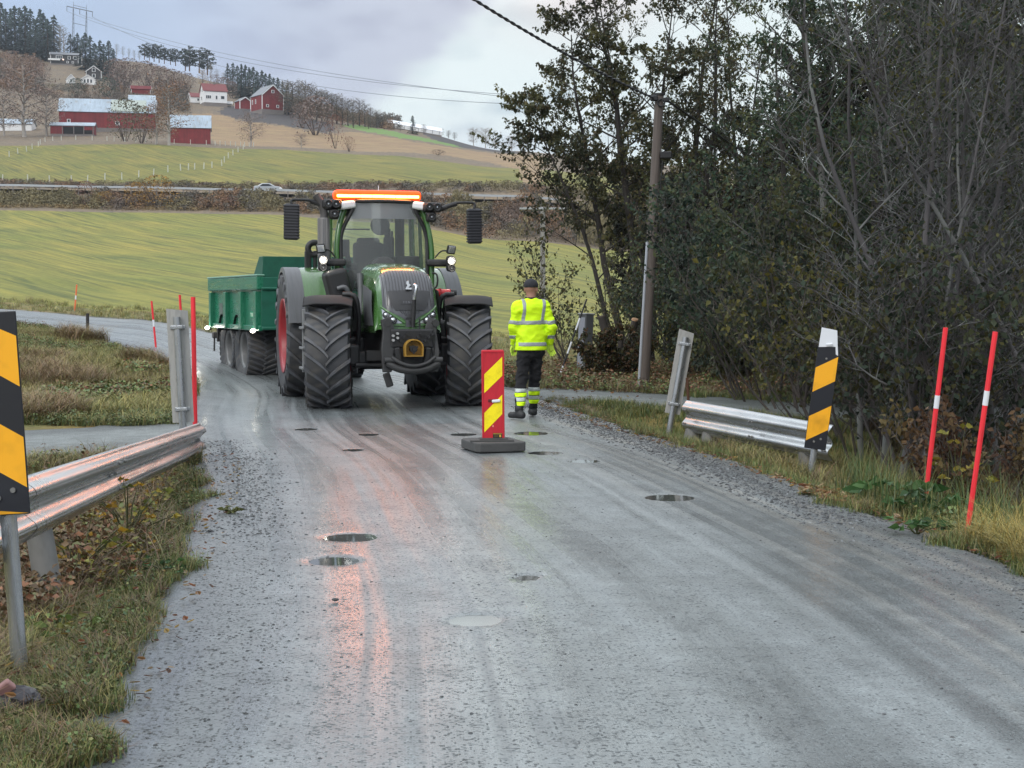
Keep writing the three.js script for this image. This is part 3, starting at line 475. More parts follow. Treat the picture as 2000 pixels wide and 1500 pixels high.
  { const o = [[-0.125, -0.1], [0.125, -0.1], [0.13, 0.0]]; for (let k = 0; k <= 10; k++) { const a = (k / 10) * Math.PI; o.push([0.13 * Math.cos(a), 0.02 + 0.115 * Math.sin(a)]); }
    const sh = new THREE.Shape(o.map((p) => new THREE.Vector2(...p))), inn = new THREE.Path(o.map((p) => new THREE.Vector2(p[0] * 0.88, p[1] * 0.88))); sh.holes.push(inn);
    const cup = new THREE.ExtrudeGeometry(sh, { depth: 0.13, bevelEnabled: false }), bk = new THREE.ShapeGeometry(new THREE.Shape(o.map((p) => new THREE.Vector2(p[0] * 0.87, p[1] * 0.87))));
    const p = part('shaft_guard', M(put(cup, 0, 0.85, 1.02), put(bk, 0, 0.85, 1.035)), mat(0.34, 0.19, 0.025, 0.55, 0, { map: dirtTex }), trac); part('drive_shaft', M(cy(0.05, 0.05, 0.1, 0, 0.85, 1.07, 'z'), cy(0.022, 0.022, 0.16, 0, 0.85, 1.08, 'z'), ...[0, 1, 2].map((k) => bx(0.025, 0.025, 0.03, 0.055 * Math.cos(k * 2.1 + 0.5), 0.85 + 0.055 * Math.sin(k * 2.1 + 0.5), 1.1))), M_black, p); }
  part('top_link', M(tube([[0.045, 1.72, 0.93], [0.06, 1.7, 0.99], [0.05, 1.62, 1.0], [0.04, 1.56, 0.98]], 0.022, 12, 8), rod([0.04, 1.58, 0.97], [0.035, 1.5, 0.96], 0.024)), M_steel, trac);
  part('top_link_bar', M(rod([0.035, 1.52, 0.96], [0.02, 1.14, 0.95], 0.03), bx(0.12, 0.03, 0.03, -0.02, 1.26, 0.95), bx(0.02, 0.28, 0.02, 0.11, 1.12, 0.97)), M_black, trac);
  part('hydraulic_coupling', M(...[[-0.27, 1.03], [-0.27, 0.97], [-0.21, 1.06], [-0.21, 1.0]].map(([x, y]) => cy(0.018, 0.018, 0.05, x, y, 1.04, 'z', 10))), mat(0.5, 0.5, 0.5, 0.3, 0.5), trac);

  // mudguards
  const arc = (R, a0, a1, x0, x1, y, z, crown = 0.02) => grid(14, 28, (u, v) => { const a = lerp(a0, a1, v), q = R - crown * (2 * u - 1) ** 4 * 1.5; return [lerp(x0, x1, u), y + q * Math.sin(a), z + q * Math.cos(a)]; });
  for (const s of [-1, 1]) {
    const f = new THREE.Group(); f.name = 'front_mudguard'; f.position.set(s * 1.0, 0.735, 0); f.rotation.y = -0.178; trac.add(f);
    part('guard_shell', M(arc(0.85, 1.02, 2.5, -0.34, 0.34, 0, 0), arc(0.835, 1.02, 2.5, -0.34, 0.34, 0, 0), ...[-0.34, 0.34].map((x) => grid(1, 28, (u, v) => { const a = lerp(1.02, 2.5, v); return [x, (0.80 - 0.05 * u + 0.03) * Math.sin(a), (0.80 - 0.05 * u + 0.03) * Math.cos(a)]; })), tube([-0.34, -0.2, 0, 0.2, 0.34].map((x) => [x, 0.85 * Math.sin(1.02) - (Math.abs(x) > 0.3 ? 0.03 : 0), 0.85 * Math.cos(1.02)]), 0.014, 12, 6)), M_guard, f);
    part('guard_bracket', M(tube([[-s * 0.4, 0.1, -0.05], [-s * 0.42, 0.55, 0.1], [-s * 0.36, 0.84, 0.15], [-s * 0.2, 0.86, 0.1]], 0.035, 16, 8)), M_black, f);
    const zR = -2.78, yR = 0.955, r = part('rear_mudguard', M(arc(1.075, 0.42, 2.7, s * 0.6, s * 1.12, yR, zR, 0.005), grid(20, 6, (u, v) => { const a = lerp(0.42, 2.7, u), q = lerp(1.075, 0.6, v); return [s * 0.6, yR + q * Math.sin(a), zR + q * Math.cos(a)]; })), M_tgreen, trac);
    part('fender_extension', M(arc(1.078, 0.2, 2.7, s * 1.12, s * 1.36, yR, zR, 0.0), grid(2, 28, (u, v) => { const a = lerp(0.2, 2.7, v), q = lerp(1.078, 1.0, u); return [s * (1.36 + 0.012 * u), yR + q * Math.sin(a), zR + q * Math.cos(a)]; })), M_tgrey, r);
  }

  // cab
  const cabHalf = (y) => (y < 2.25 ? lerp(0.635, 0.655, (y - 1.3) / 0.95) : lerp(0.655, 0.45, smoothstep(y, 2.3, 2.98) ** 1.6));
  const screen = (u, v, off = 0) => { const y = lerp(1.32, 2.985, v), w = cabHalf(y) - off, x = (u * 2 - 1) * w; return [x, y, -1.0 - 0.16 * (x / 0.65) ** 2 - 0.1 * (y - 1.32) + 0.05 * Math.sin((y - 1.32) * 1.6)]; };
  part('windscreen', grid(20, 24, (u, v) => screen(u, v)), pmat(0.72, 0.76, 0.75, { roughness: 0.02, transmission: 0.91, thickness: 0 }), trac);
  const edge = []; for (let k = 0; k <= 22; k++) edge.push(screen(0, k / 22)); for (let k = 1; k < 10; k++) edge.push(screen(k / 10, 1)); for (let k = 22; k >= 0; k--) edge.push(screen(1, k / 22));
  part('windscreen_seal', tube(edge, 0.03, 120, 8), M_black, trac);
  const pil = []; for (const s of [-1, 1]) pil.push(tube([[s * 0.68, 1.2, -1.12], [s * 0.71, 1.8, -1.16], [s * 0.715, 2.3, -1.2], [s * 0.66, 2.65, -1.24], [s * 0.56, 2.95, -1.28]], 0.042, 30, 8), rod([s * 0.72, 1.2, -2.62], [s * 0.66, 2.92, -2.55], 0.045), rod([s * 0.74, 1.3, -2.0], [s * 0.69, 2.92, -2.0], 0.03));
  pil.push(rb(1.46, 0.07, 0.08, 0.02, 0, 1.72, -2.62), rb(1.4, 0.06, 0.08, 0.02, 0, 2.86, -2.58));
  part('cab_frame', M(...pil), M_tgreen, trac);
  part('cab_floor', M(rb(1.36, 0.55, 1.75, 0.06, 0, 1.3, -1.85), rb(1.3, 0.2, 0.3, 0.05, 0, 1.4, -1.15)), M_black, trac);
  const pane = (x, z0, z1, y0, y1) => grid(1, 1, (u, v) => [x * (v > 0.5 ? 0.93 : 1), lerp(y0, y1, v), lerp(z0, z1, u)]);
  part('side_window', M(pane(-0.735, -1.2, -1.97, 1.5, 2.88)), M_glass, trac); part('side_window', M(pane(0.735, -1.2, -1.97, 1.5, 2.88)), M_glass, trac);
  part('side_window', M(pane(-0.735, -2.03, -2.58, 1.75, 2.88)), M_glass, trac); part('side_window', M(pane(0.735, -2.03, -2.58, 1.75, 2.88)), M_glass, trac);
  part('rear_window', grid(1, 1, (u, v) => [(u * 2 - 1) * 0.66, lerp(1.76, 2.83, v), -2.62]), M_glass, trac);
  part('roof', M(rb(1.42, 0.12, 1.45, 0.05, 0, 2.93, -2.06), rb(1.2, 0.05, 1.2, 0.02, 0, 2.985, -2.1)), M_white, trac);
  for (const s of [-1, 1]) part('roof_corner', rb(0.26, 0.12, 0.22, 0.04, s * 0.575, 2.925, -1.24, 0, s * -0.35, s * -0.14), M_white, trac);
  part('headliner', M(rb(1.25, 0.05, 1.4, 0.02, 0, 2.87, -1.98)), M_seat, trac);
  part('sun_blind', grid(12, 6, (u, v) => { const q = screen(u, lerp(0.845, 0.985, v), 0.05); return [q[0], q[1], q[2] - 0.05]; }), mat(0.20, 0.19, 0.21, 0.7), trac);
  // inside
  const seat = part('seat', M(rb(0.5, 0.14, 0.5, 0.06, -0.08, 1.75, -1.85), rb(0.3, 0.3, 0.3, 0.04, -0.08, 1.55, -1.9)), M_seat, trac);
  part('seat_back', M(rb(0.48, 0.62, 0.13, 0.06, -0.1, 2.1, -2.08, -0.08), rb(0.36, 0.14, 0.12, 0.05, -0.1, 2.41, -2.1)), M_seat, seat);
  part('armrest', M(rb(0.12, 0.1, 0.5, 0.03, -0.42, 2.02, -1.7), rb(0.1, 0.3, 0.1, 0.03, -0.42, 1.8, -1.8)), M_seat, seat);
  part('steering_wheel', M(put(new THREE.TorusGeometry(0.2, 0.018, 8, 28), 0.02, 2.03, -1.5, -0.9, 0, 0), rod([0.02, 1.5, -1.3], [0.02, 2.0, -1.5], 0.05)), M_seat, trac);
  { const o = []; for (let k = 0; k <= 12; k++) { const a = (k / 12) * Math.PI; o.push([0.17 * Math.cos(a), 0.17 * Math.sin(a)]); } part('dashboard', M(put(ext(o, 0.25, 0.02), 0.02, 1.98, -1.55), rb(0.3, 0.6, 0.3, 0.05, 0.02, 1.72, -1.4)), mat(0.035, 0.02, 0.022, 0.6), trac); }
  part('monitor', M(rb(0.19, 0.26, 0.05, 0.015, -0.56, 2.3, -1.6), rod([-0.5, 2.2, -1.6], [-0.42, 1.9, -1.65], 0.04)), M_seat, trac);
  part('cab_post', M(rb(0.15, 1.15, 0.06, 0.02, 0.47, 2.28, -2.5), rb(0.4, 0.5, 0.5, 0.04, 0.52, 1.95, -2.25), rod([0.33, 2.05, -2.4], [0.33, 2.6, -2.4], 0.018), rod([-0.64, 2.63, -2.55], [0.0, 2.63, -2.55], 0.012)), M_seat, trac);
  part('rear_view_mirror', put(new THREE.SphereGeometry(0.15, 14, 8), -0.02, 2.64, -1.45, 0, 0, 0).scale(1, 1, 1), M_seat, trac);

  // mirrors on their arms
  for (const s of [-1, 1]) {
    const y = s < 0 ? 2.66 : 2.63, x = s < 0 ? -1.39 : 1.36, ribs2 = []; for (let k = 0; k < 12; k++) ribs2.push(rb(0.235, 0.022, 0.09, 0.008, x, y - 0.23 + k * 0.042, -1.1, 0, s * 0.15, s * 0.03));
    const m = part('mirror', M(rb(0.225, 0.53, 0.09, 0.035, x, y, -1.11, 0, s * 0.15, s * 0.03), ...ribs2), mat(0.022, 0.022, 0.027, 0.5), trac);
    part('mirror_glass', grid(1, 1, (u, v) => [x + (u - 0.5) * 0.18, y + (v - 0.5) * 0.46, -1.163]), M_steel, m);
    part('mirror_arm', M(tube([[s * 0.86, 2.9, -1.2], [s * 1.05, 2.97, -1.17], [s * 1.27, 2.985, -1.13], [x, 2.97, -1.11], [x, y + 0.25, -1.1]], 0.02, 30, 8), tube([[s * 0.8, 2.86, -1.2], [s * 0.98, 2.93, -1.17], [s * 1.1, 2.97, -1.16]], 0.035, 12, 8)), M_black, trac);
  }
  // lamps at the roof corners and on the pillars
  const rlamp = (x, y, z, q, lit) => { const l = part('work_light', M(put(new THREE.CylinderGeometry(q * 1.2, q * 0.9, 0.09, 18), x, y, z - 0.03, Math.PI / 2, 0, 0), put(new THREE.TorusGeometry(q * 1.08, 0.012, 6, 20), x, y, z + 0.015)), M_black, trac); part('lens', M(put(new THREE.SphereGeometry(q, 16, 8, 0, 6.3, 0, 1.2).scale(1, 0.45, 1), x, y, z - 0.005, Math.PI / 2, 0, 0)), lit ? M_lit : M_lampin, l); };
  for (const [x, y] of [[-0.85, 2.93], [-0.735, 2.93], [-0.76, 2.785], [0.665, 2.91], [0.785, 2.905], [0.70, 2.76]]) rlamp(x, y, -1.08, 0.046);
  for (const s of [-1, 1]) part('lamp_housing', M(rb(0.3, 0.15, 0.1, 0.05, s < 0 ? -0.79 : 0.72, s < 0 ? 2.93 : 2.905, -1.14), rb(0.16, 0.16, 0.1, 0.06, s < 0 ? -0.76 : 0.7, s < 0 ? 2.785 : 2.76, -1.14)), M_black, trac);
  for (const s of [-1, 1]) {
    const x = s < 0 ? -0.955 : 0.965, y = 2.1;
    part('lamp_bracket', M(rb(0.34, 0.11, 0.1, 0.04, s * 0.77, 2.07, -1.02), rb(0.13, 0.24, 0.12, 0.05, x, 2.06, -1.0), tube([[s * 0.75, 2.15, -1.1], [s * 0.85, 2.25, -1.08], [x, 2.25, -1.06]], 0.012, 14, 6)), M_black, trac);
    rlamp(x, y, -0.92, 0.055, true); rlamp(x, y - 0.11, -0.92, 0.045, false);
    const h = part('flood_light', M(rb(0.13, 0.13, 0.07, 0.02, x + s * 0.02, 2.27, -1.03, 0.3, s * 0.2, s * -0.15)), M_black, trac); part('lens', rb(0.1, 0.1, 0.01, 0.004, x + s * 0.022, 2.267, -0.99, 0.3, s * 0.2, s * -0.15), M_lampin, h);
    const p = new THREE.PointLight(C(1, 0.93, 0.8), 0.25); p.name = 'pillar_lamp_light'; p.position.set(x, y, -0.86); p.castShadow = true; trac.add(p);
  }
  // exhaust
  const ex = []; for (let k = 0; k < 26; k++) ex.push(cy(0.098, 0.098, 0.012, -0.905, 1.98 + k * 0.029, -1.2, 'y', 20));
  part('exhaust_shield', M(cy(0.088, 0.092, 0.78, -0.905, 2.34, -1.2, 'y', 24), ...ex, ...[-0.03, 0.03].map((x) => bx(0.012, 0.74, 0.012, -0.905 + x, 2.34, -1.1))), mat(0.26, 0.25, 0.25, 0.45, 0.4), trac);
  part('exhaust_pipe', M(tube([[-0.905, 2.68, -1.2], [-0.9, 2.8, -1.2], [-0.94, 2.93, -1.19], [-1.02, 3.06, -1.17]], 0.06, 20, 12)), mat(0.09, 0.085, 0.085, 0.55, 0.3), trac);
  part('engine_cover', M(rb(0.34, 0.5, 0.5, 0.08, -0.74, 1.72, -0.98, 0, 0, 0.25), rb(0.26, 0.4, 0.35, 0.06, -0.68, 1.42, -0.95)), M_black, trac);
  part('air_duct', M(tube([[-0.78, 1.68, -0.68], [-0.68, 1.7, -0.65], [-0.62, 1.6, -0.66], [-0.68, 1.5, -0.68], [-0.72, 1.4, -0.7]], 0.035, 20, 8), rod([-0.46, 1.9, -0.6], [-0.46, 1.3, -0.5], 0.045)), M_tgrey, trac);
  const red = part('fire_extinguisher', M(cy(0.055, 0.055, 0.24, 0.74, 1.62, -0.6, 'x', 16), sp(0.055, 0.86, 1.62, -0.6), bx(0.02, 0.13, 0.13, 0.72, 1.62, -0.6)), mat(0.42, 0.02, 0.025, 0.4), trac); part('nozzle', cy(0.05, 0.06, 0.09, 0.92, 1.62, -0.6, 'x', 14), M_black, red);
  part('step', M(rb(0.05, 0.95, 0.1, 0.01, -1.16, 0.9, -1.2), rb(0.05, 0.95, 0.1, 0.01, -1.16, 0.9, -1.62), ...[0.5, 0.8, 1.1].map((y) => rb(0.12, 0.04, 0.42, 0.01, -1.18, y, -1.4))), mat(0.24, 0.245, 0.25, 0.5, 0.5), trac);
  part('hydraulic_block', M(rb(0.1, 0.36, 0.12, 0.02, -0.93, 2.12, -2.95), put(new THREE.TorusGeometry(0.1, 0.05, 8, 18), -0.83, 2.33, -2.93), rb(0.06, 0.3, 0.06, 0.02, -0.82, 2.15, -2.93), tube([[-0.75, 2.32, -2.93], [-0.72, 2.2, -2.92], [-0.76, 2.06, -2.93]], 0.012, 12, 6)), M_black, trac);
  part('grab_handle', M(tube([[0.68, 1.92, -0.95], [0.74, 1.9, -0.93], [0.74, 1.72, -0.93], [0.68, 1.68, -0.95]], 0.014, 16, 6)), M_black, trac);
  part('antenna', rod([0.1, 2.98, -2.3], [0.1, 3.3, -2.3], 0.008, 0.005), M_white, trac); part('antenna', rod([-0.06, 2.98, -2.4], [-0.06, 3.24, -2.4], 0.014), M_iron, trac);
  part('underbody', M(rb(0.5, 0.18, 0.5, 0.04, 0.1, 0.5, -2.95), cy(0.12, 0.2, 0.3, -0.2, 0.6, -2.7, 'x'), rb(0.1, 0.3, 0.1, 0.02, 0, 0.45, -3.6), rb(0.14, 0.1, 0.9, 0.02, 0, 0.5, -3.4)), M_black, trac);

  // amber light bar: strips, lens enlarged and tinted as their halo, and the lamp
  const M_amberhalo = mat(0.25, 0.02, 0.0, 0.4, 0, { emissive: C(1, 0.045, 0.0), emissiveIntensity: 3 });
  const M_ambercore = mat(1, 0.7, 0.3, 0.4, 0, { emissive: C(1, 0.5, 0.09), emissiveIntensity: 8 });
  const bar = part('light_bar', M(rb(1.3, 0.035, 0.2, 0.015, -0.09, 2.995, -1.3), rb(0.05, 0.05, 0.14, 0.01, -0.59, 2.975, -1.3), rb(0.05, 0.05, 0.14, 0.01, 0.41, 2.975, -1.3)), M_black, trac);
  part('halo_lens', rb(1.32, 0.15, 0.2, 0.06, -0.09, 3.078, -1.3), M_amberhalo, bar);  // lens made taller and redder, its glow painting the halo of the bar
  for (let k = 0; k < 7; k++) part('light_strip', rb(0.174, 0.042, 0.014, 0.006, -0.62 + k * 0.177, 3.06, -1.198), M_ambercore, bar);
  const rl = new THREE.RectAreaLight(C(1, 0.22, 0.05), 72, 1.26, 0.07); rl.name = 'light_bar_light'; rl.position.set(-0.09, 3.045, -1.185); rl.rotation.y = Math.PI; trac.add(rl);
}
tag(part('dark_coat', M(rb(0.17, 0.5, 0.1, 0.05, 0, -0.2, 0), rb(0.1, 0.14, 0.08, 0.03, -0.02, 0.1, 0), sp(0.03, -0.03, 0.17, 0), rb(0.06, 0.36, 0.08, 0.03, -0.1, -0.25, 0, 0, 0, -0.12)), M_seat, scene), 'dark coat hanging on a hook behind the seat inside the tractor cab', 'coat').position.set(-1.93, 2.47, -24.15);
// ---------------------------------------------------------------- the tipping trailer behind
const M_pgreen = pmat(0.016, 0.15, 0.085, { roughness: 0.42, map: dirtTex, roughnessMap: roughTex });
const M_ptop = pmat(0.16, 0.33, 0.25, { roughness: 0.35, map: dirtTex });
const trail = thing('trailer', 'green steel tipping trailer on four big tyres hitched behind the tractor', 'trailer', [-4.4, 0, -27], 0.405);
{ // own axes: x to the right along the front board, z forward, so the near front corner of the body is the origin
  const L = 4.05, Wd = 2.35, y0 = 1.0, y1 = 1.92;
  const sidePanel = (x) => M(rb(0.04, y1 - y0, L, 0.01, x, (y0 + y1) / 2, -L / 2));
  for (const s of [0, 1]) {
    const x = s ? Wd - 0.02 : 0.02, sg = s ? 1 : -1, p = part('side_panel', sidePanel(x), M_pgreen, trail);
    part('top_rail', M(rb(0.13, 0.25, L + 0.02, 0.03, x + sg * 0.035, y1 - 0.1, -L / 2)), M_pgreen, p); part('rail_cap', M(rb(0.15, 0.03, L + 0.04, 0.012, x + sg * 0.035, y1 + 0.035, -L / 2)), M_ptop, p);
    for (let k = 0; k < 4; k++) part('rib', rb(0.11, 0.68, k === 3 ? 0.16 : 0.2, 0.015, x + sg * 0.055, y0 + 0.33, [-0.16, -1.3, -2.55, -3.85][k]), M_pgreen, p);
    part('bottom_rail', rb(0.08, 0.1, L, 0.02, x + sg * 0.03, y0 + 0.02, -L / 2), M_pgreen, p);
  }
  const fb = part('front_board', M(rb(Wd, y1 - y0, 0.05, 0.01, Wd / 2, (y0 + y1) / 2, -0.02), rb(Wd, 0.05, 0.09, 0.02, Wd / 2, y1 - 0.2, 0), rb(Wd, 0.06, 0.09, 0.02, Wd / 2, y0 + 0.02, 0)), pmat(0.006, 0.10, 0.062, { roughness: 0.5, map: dirtTex }), trail, 'darker green front board');
  part('headboard', M(put(ext([[0.02, 0], [Wd - 0.02, 0], [Wd - 0.05, 0.38], [0.05, 0.38]], 0.04, 0.005), 0, y1 - 0.02, -0.05), ...[0.04, Wd - 0.04].map((x) => put(ext([[0, 0], [0.75, 0], [0.25, 0.38], [0, 0.38]], 0.03, 0.004), x, y1 - 0.02, -0.03, 0, Math.PI / 2, 0))), pmat(0.006, 0.085, 0.052, { roughness: 0.5, map: dirtTex }), fb);
  part('rear_board', rb(Wd, y1 - y0, 0.05, 0.01, Wd / 2, (y0 + y1) / 2, -L + 0.02), M_pgreen, trail);
  part('bed_floor', rb(Wd - 0.1, 0.08, L - 0.1, 0.02, Wd / 2, y0 + 0.04, -L / 2), M_black, trail);
  part('chassis', M(rb(0.14, 0.22, L + 0.2, 0.02, 0.75, 0.8, -L / 2), rb(0.14, 0.22, L + 0.2, 0.02, 1.6, 0.8, -L / 2), rb(1.0, 0.16, 0.14, 0.02, Wd / 2, 0.8, 0.0), rb(0.16, 0.16, 2.1, 0.02, Wd / 2 + 0.05, 0.62, 0.95), rb(0.1, 0.34, 0.06, 0.02, 0.12, 0.86, -L + 0.1), cy(0.06, 0.06, 0.5, Wd / 2, 0.75, -2.4, 'y')), M_black, trail);
  for (const z of [-1.75, -3.0]) {
    const ax = part('axle', M(cy(0.06, 0.06, 1.9, Wd / 2, 0.59, z, 'x')), M_iron, trail);
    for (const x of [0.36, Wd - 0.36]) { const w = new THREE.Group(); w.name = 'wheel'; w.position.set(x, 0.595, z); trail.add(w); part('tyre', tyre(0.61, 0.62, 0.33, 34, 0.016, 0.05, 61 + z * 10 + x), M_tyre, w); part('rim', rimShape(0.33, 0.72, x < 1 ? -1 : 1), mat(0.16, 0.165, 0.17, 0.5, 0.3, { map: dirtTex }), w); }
  }
  // arched cut-outs over the wheels, as dark liners
  for (const z of [-1.75, -3.0]) part('wheel_arch', grid(8, 16, (u, v) => { const a = lerp(0.55, 2.6, v); return [lerp(-0.045, 0.65, u), 0.59 + 0.66 * Math.sin(a), z + 0.36 * Math.cos(a)]; }), M_black, trail);
  const txt = canvasTex(128, 128, (c, w, h) => { c.fillStyle = '#23815f'; c.fillRect(0, 0, w, h); c.fillStyle = '#b9cbb4'; c.font = 'bold 54px sans-serif'; c.textAlign = 'center'; c.textBaseline = 'middle'; c.save(); c.translate(w / 2, h / 2); c.scale(0.95, 1.9); c.fillText('T0B-18', 0, 3, 122); c.restore(); });
  part('lettering', put(new THREE.PlaneGeometry(0.42, 0.115), -0.004, y0 + 0.26, -0.62, 0, -Math.PI / 2, 0), mat(1, 1, 1, 0.6, 0, { map: txt }), trail);
  part('plate', put(new THREE.PlaneGeometry(0.3, 0.24), -0.004, y0 + 0.34, -3.2, 0, -Math.PI / 2, 0), mat(0.09, 0.12, 0.1, 0.6), trail);
  for (const [x, y, z] of [[-0.05, y0 - 0.03, -0.42], [-0.1, y0 - 0.03, -4.0]]) {
    const l = part('marker_light', M(rb(0.09, 0.09, 0.07, 0.02, x + 0.03, y, z)), M_black, trail); part('lens', sp(0.045, x - 0.01, y, z + 0.02, 1, 0.8, 1.1), M_lit, l);
    const p = new THREE.PointLight(C(1, 0.95, 0.85), 0.25); p.name = 'marker_light_lamp'; p.position.set(x - 0.09, y, z + 0.1); p.castShadow = true; trail.add(p);
  }
  part('mud_flap', rb(0.5, 0.4, 0.02, 0.005, 0.33, 0.62, -3.72), M_black, trail);
  part('chain', M(rod([0.05, 0.85, -4.05], [0.04, 0.5, -4.06], 0.018), rb(0.12, 0.12, 0.1, 0.02, 0.06, 0.82, -4.03)), M_iron, trail);
}
// ---------------------------------------------------------------- smooth skins from distance fields
function skin(sdf, lo, hi, cell) {
  const n = [0, 1, 2].map((k) => Math.ceil((hi[k] - lo[k]) / cell) + 1), S = new Float32Array(n[0] * n[1] * n[2]), id = (i, j, k) => i + n[0] * (j + n[1] * k);
  const B = 4, far = B * cell * 1.15;
  for (let k = 0; k < n[2]; k += B) for (let j = 0; j < n[1]; j += B) for (let i = 0; i < n[0]; i += B) {
    const h = (B - 1) / 2, d = sdf(lo[0] + (i + h) * cell, lo[1] + (j + h) * cell, lo[2] + (k + h) * cell), skip = Math.abs(d) > far;
    for (let c = k; c < Math.min(k + B, n[2]); c++) for (let b = j; b < Math.min(j + B, n[1]); b++) for (let a = i; a < Math.min(i + B, n[0]); a++) S[id(a, b, c)] = skip ? d : sdf(lo[0] + a * cell, lo[1] + b * cell, lo[2] + c * cell);
  }
  const vert = new Int32Array(S.length).fill(-1), p = [], ix = [];
  for (let k = 0; k + 1 < n[2]; k++) for (let j = 0; j + 1 < n[1]; j++) for (let i = 0; i + 1 < n[0]; i++) {
    const o = id(i, j, k), s0 = S[o] < 0; if (s0 === S[o + 1] < 0 && s0 === S[o + n[0]] < 0 && s0 === S[o + n[0] + 1] < 0 && s0 === S[o + n[0] * n[1]] < 0 && s0 === S[o + n[0] * n[1] + 1] < 0 && s0 === S[o + n[0] * n[1] + n[0]] < 0 && s0 === S[o + n[0] * n[1] + n[0] + 1] < 0) continue;
    let m = 0, x = 0, y = 0, z = 0, c = 0; const v = []; for (let q = 0; q < 8; q++) { v[q] = S[id(i + (q & 1), j + ((q >> 1) & 1), k + (q >> 2))]; if (v[q] < 0) m |= 1 << q; }
    if (m === 0 || m === 255) continue;
    for (const [a, b] of EDGES) if ((v[a] < 0) !== (v[b] < 0)) { const t = v[a] / (v[a] - v[b]); x += lerp(a & 1, b & 1, t); y += lerp((a >> 1) & 1, (b >> 1) & 1, t); z += lerp(a >> 2, b >> 2, t); c++; }
    vert[id(i, j, k)] = p.length / 3; p.push(lo[0] + (i + x / c) * cell, lo[1] + (j + y / c) * cell, lo[2] + (k + z / c) * cell);
  }
  const face = (a, b, c, d, flip) => { if (a < 0 || b < 0 || c < 0 || d < 0) return; if (flip) ix.push(a, c, b, a, d, c); else ix.push(a, b, c, a, c, d); };
  for (let k = 1; k + 1 < n[2]; k++) for (let j = 1; j + 1 < n[1]; j++) for (let i = 1; i + 1 < n[0]; i++) {
    const s = S[id(i, j, k)] < 0;
    if (s !== S[id(i + 1, j, k)] < 0) face(vert[id(i, j - 1, k - 1)], vert[id(i, j, k - 1)], vert[id(i, j, k)], vert[id(i, j - 1, k)], !s);
    if (s !== S[id(i, j + 1, k)] < 0) face(vert[id(i - 1, j, k - 1)], vert[id(i - 1, j, k)], vert[id(i, j, k)], vert[id(i, j, k - 1)], !s);
    if (s !== S[id(i, j, k + 1)] < 0) face(vert[id(i - 1, j - 1, k)], vert[id(i, j - 1, k)], vert[id(i, j, k)], vert[id(i - 1, j, k)], !s);
  }
  const g = new THREE.BufferGeometry(); g.setAttribute('position', new THREE.BufferAttribute(new Float32Array(p), 3)); g.setIndex(ix); g.computeVertexNormals(); return g;
}
const EDGES = [[0, 1], [2, 3], [4, 5], [6, 7], [0, 2], [1, 3], [4, 6], [5, 7], [0, 4], [1, 5], [2, 6], [3, 7]];
const cap = (x, y, z, a, b, r1, r2, sx = 1, sz = 1) => { // tapering capsule, may be flattened
  const px = (x - a[0]) / sx, py = y - a[1], pz = (z - a[2]) / sz, dx = (b[0] - a[0]) / sx, dy = b[1] - a[1], dz = (b[2] - a[2]) / sz, t = clamp((px * dx + py * dy + pz * dz) / (dx * dx + dy * dy + dz * dz), 0, 1);
  return (Math.hypot(px - dx * t, py - dy * t, pz - dz * t) - lerp(r1, r2, t)) * Math.min(sx, sz);
};
const ell = (x, y, z, c, r) => { const k = Math.hypot((x - c[0]) / r[0], (y - c[1]) / r[1], (z - c[2]) / r[2]); return (k - 1) * Math.min(...r); };
const smin = (a, b, k) => { const h = clamp(0.5 + (0.5 * (b - a)) / k, 0, 1); return lerp(b, a, h) - k * h * (1 - h); };
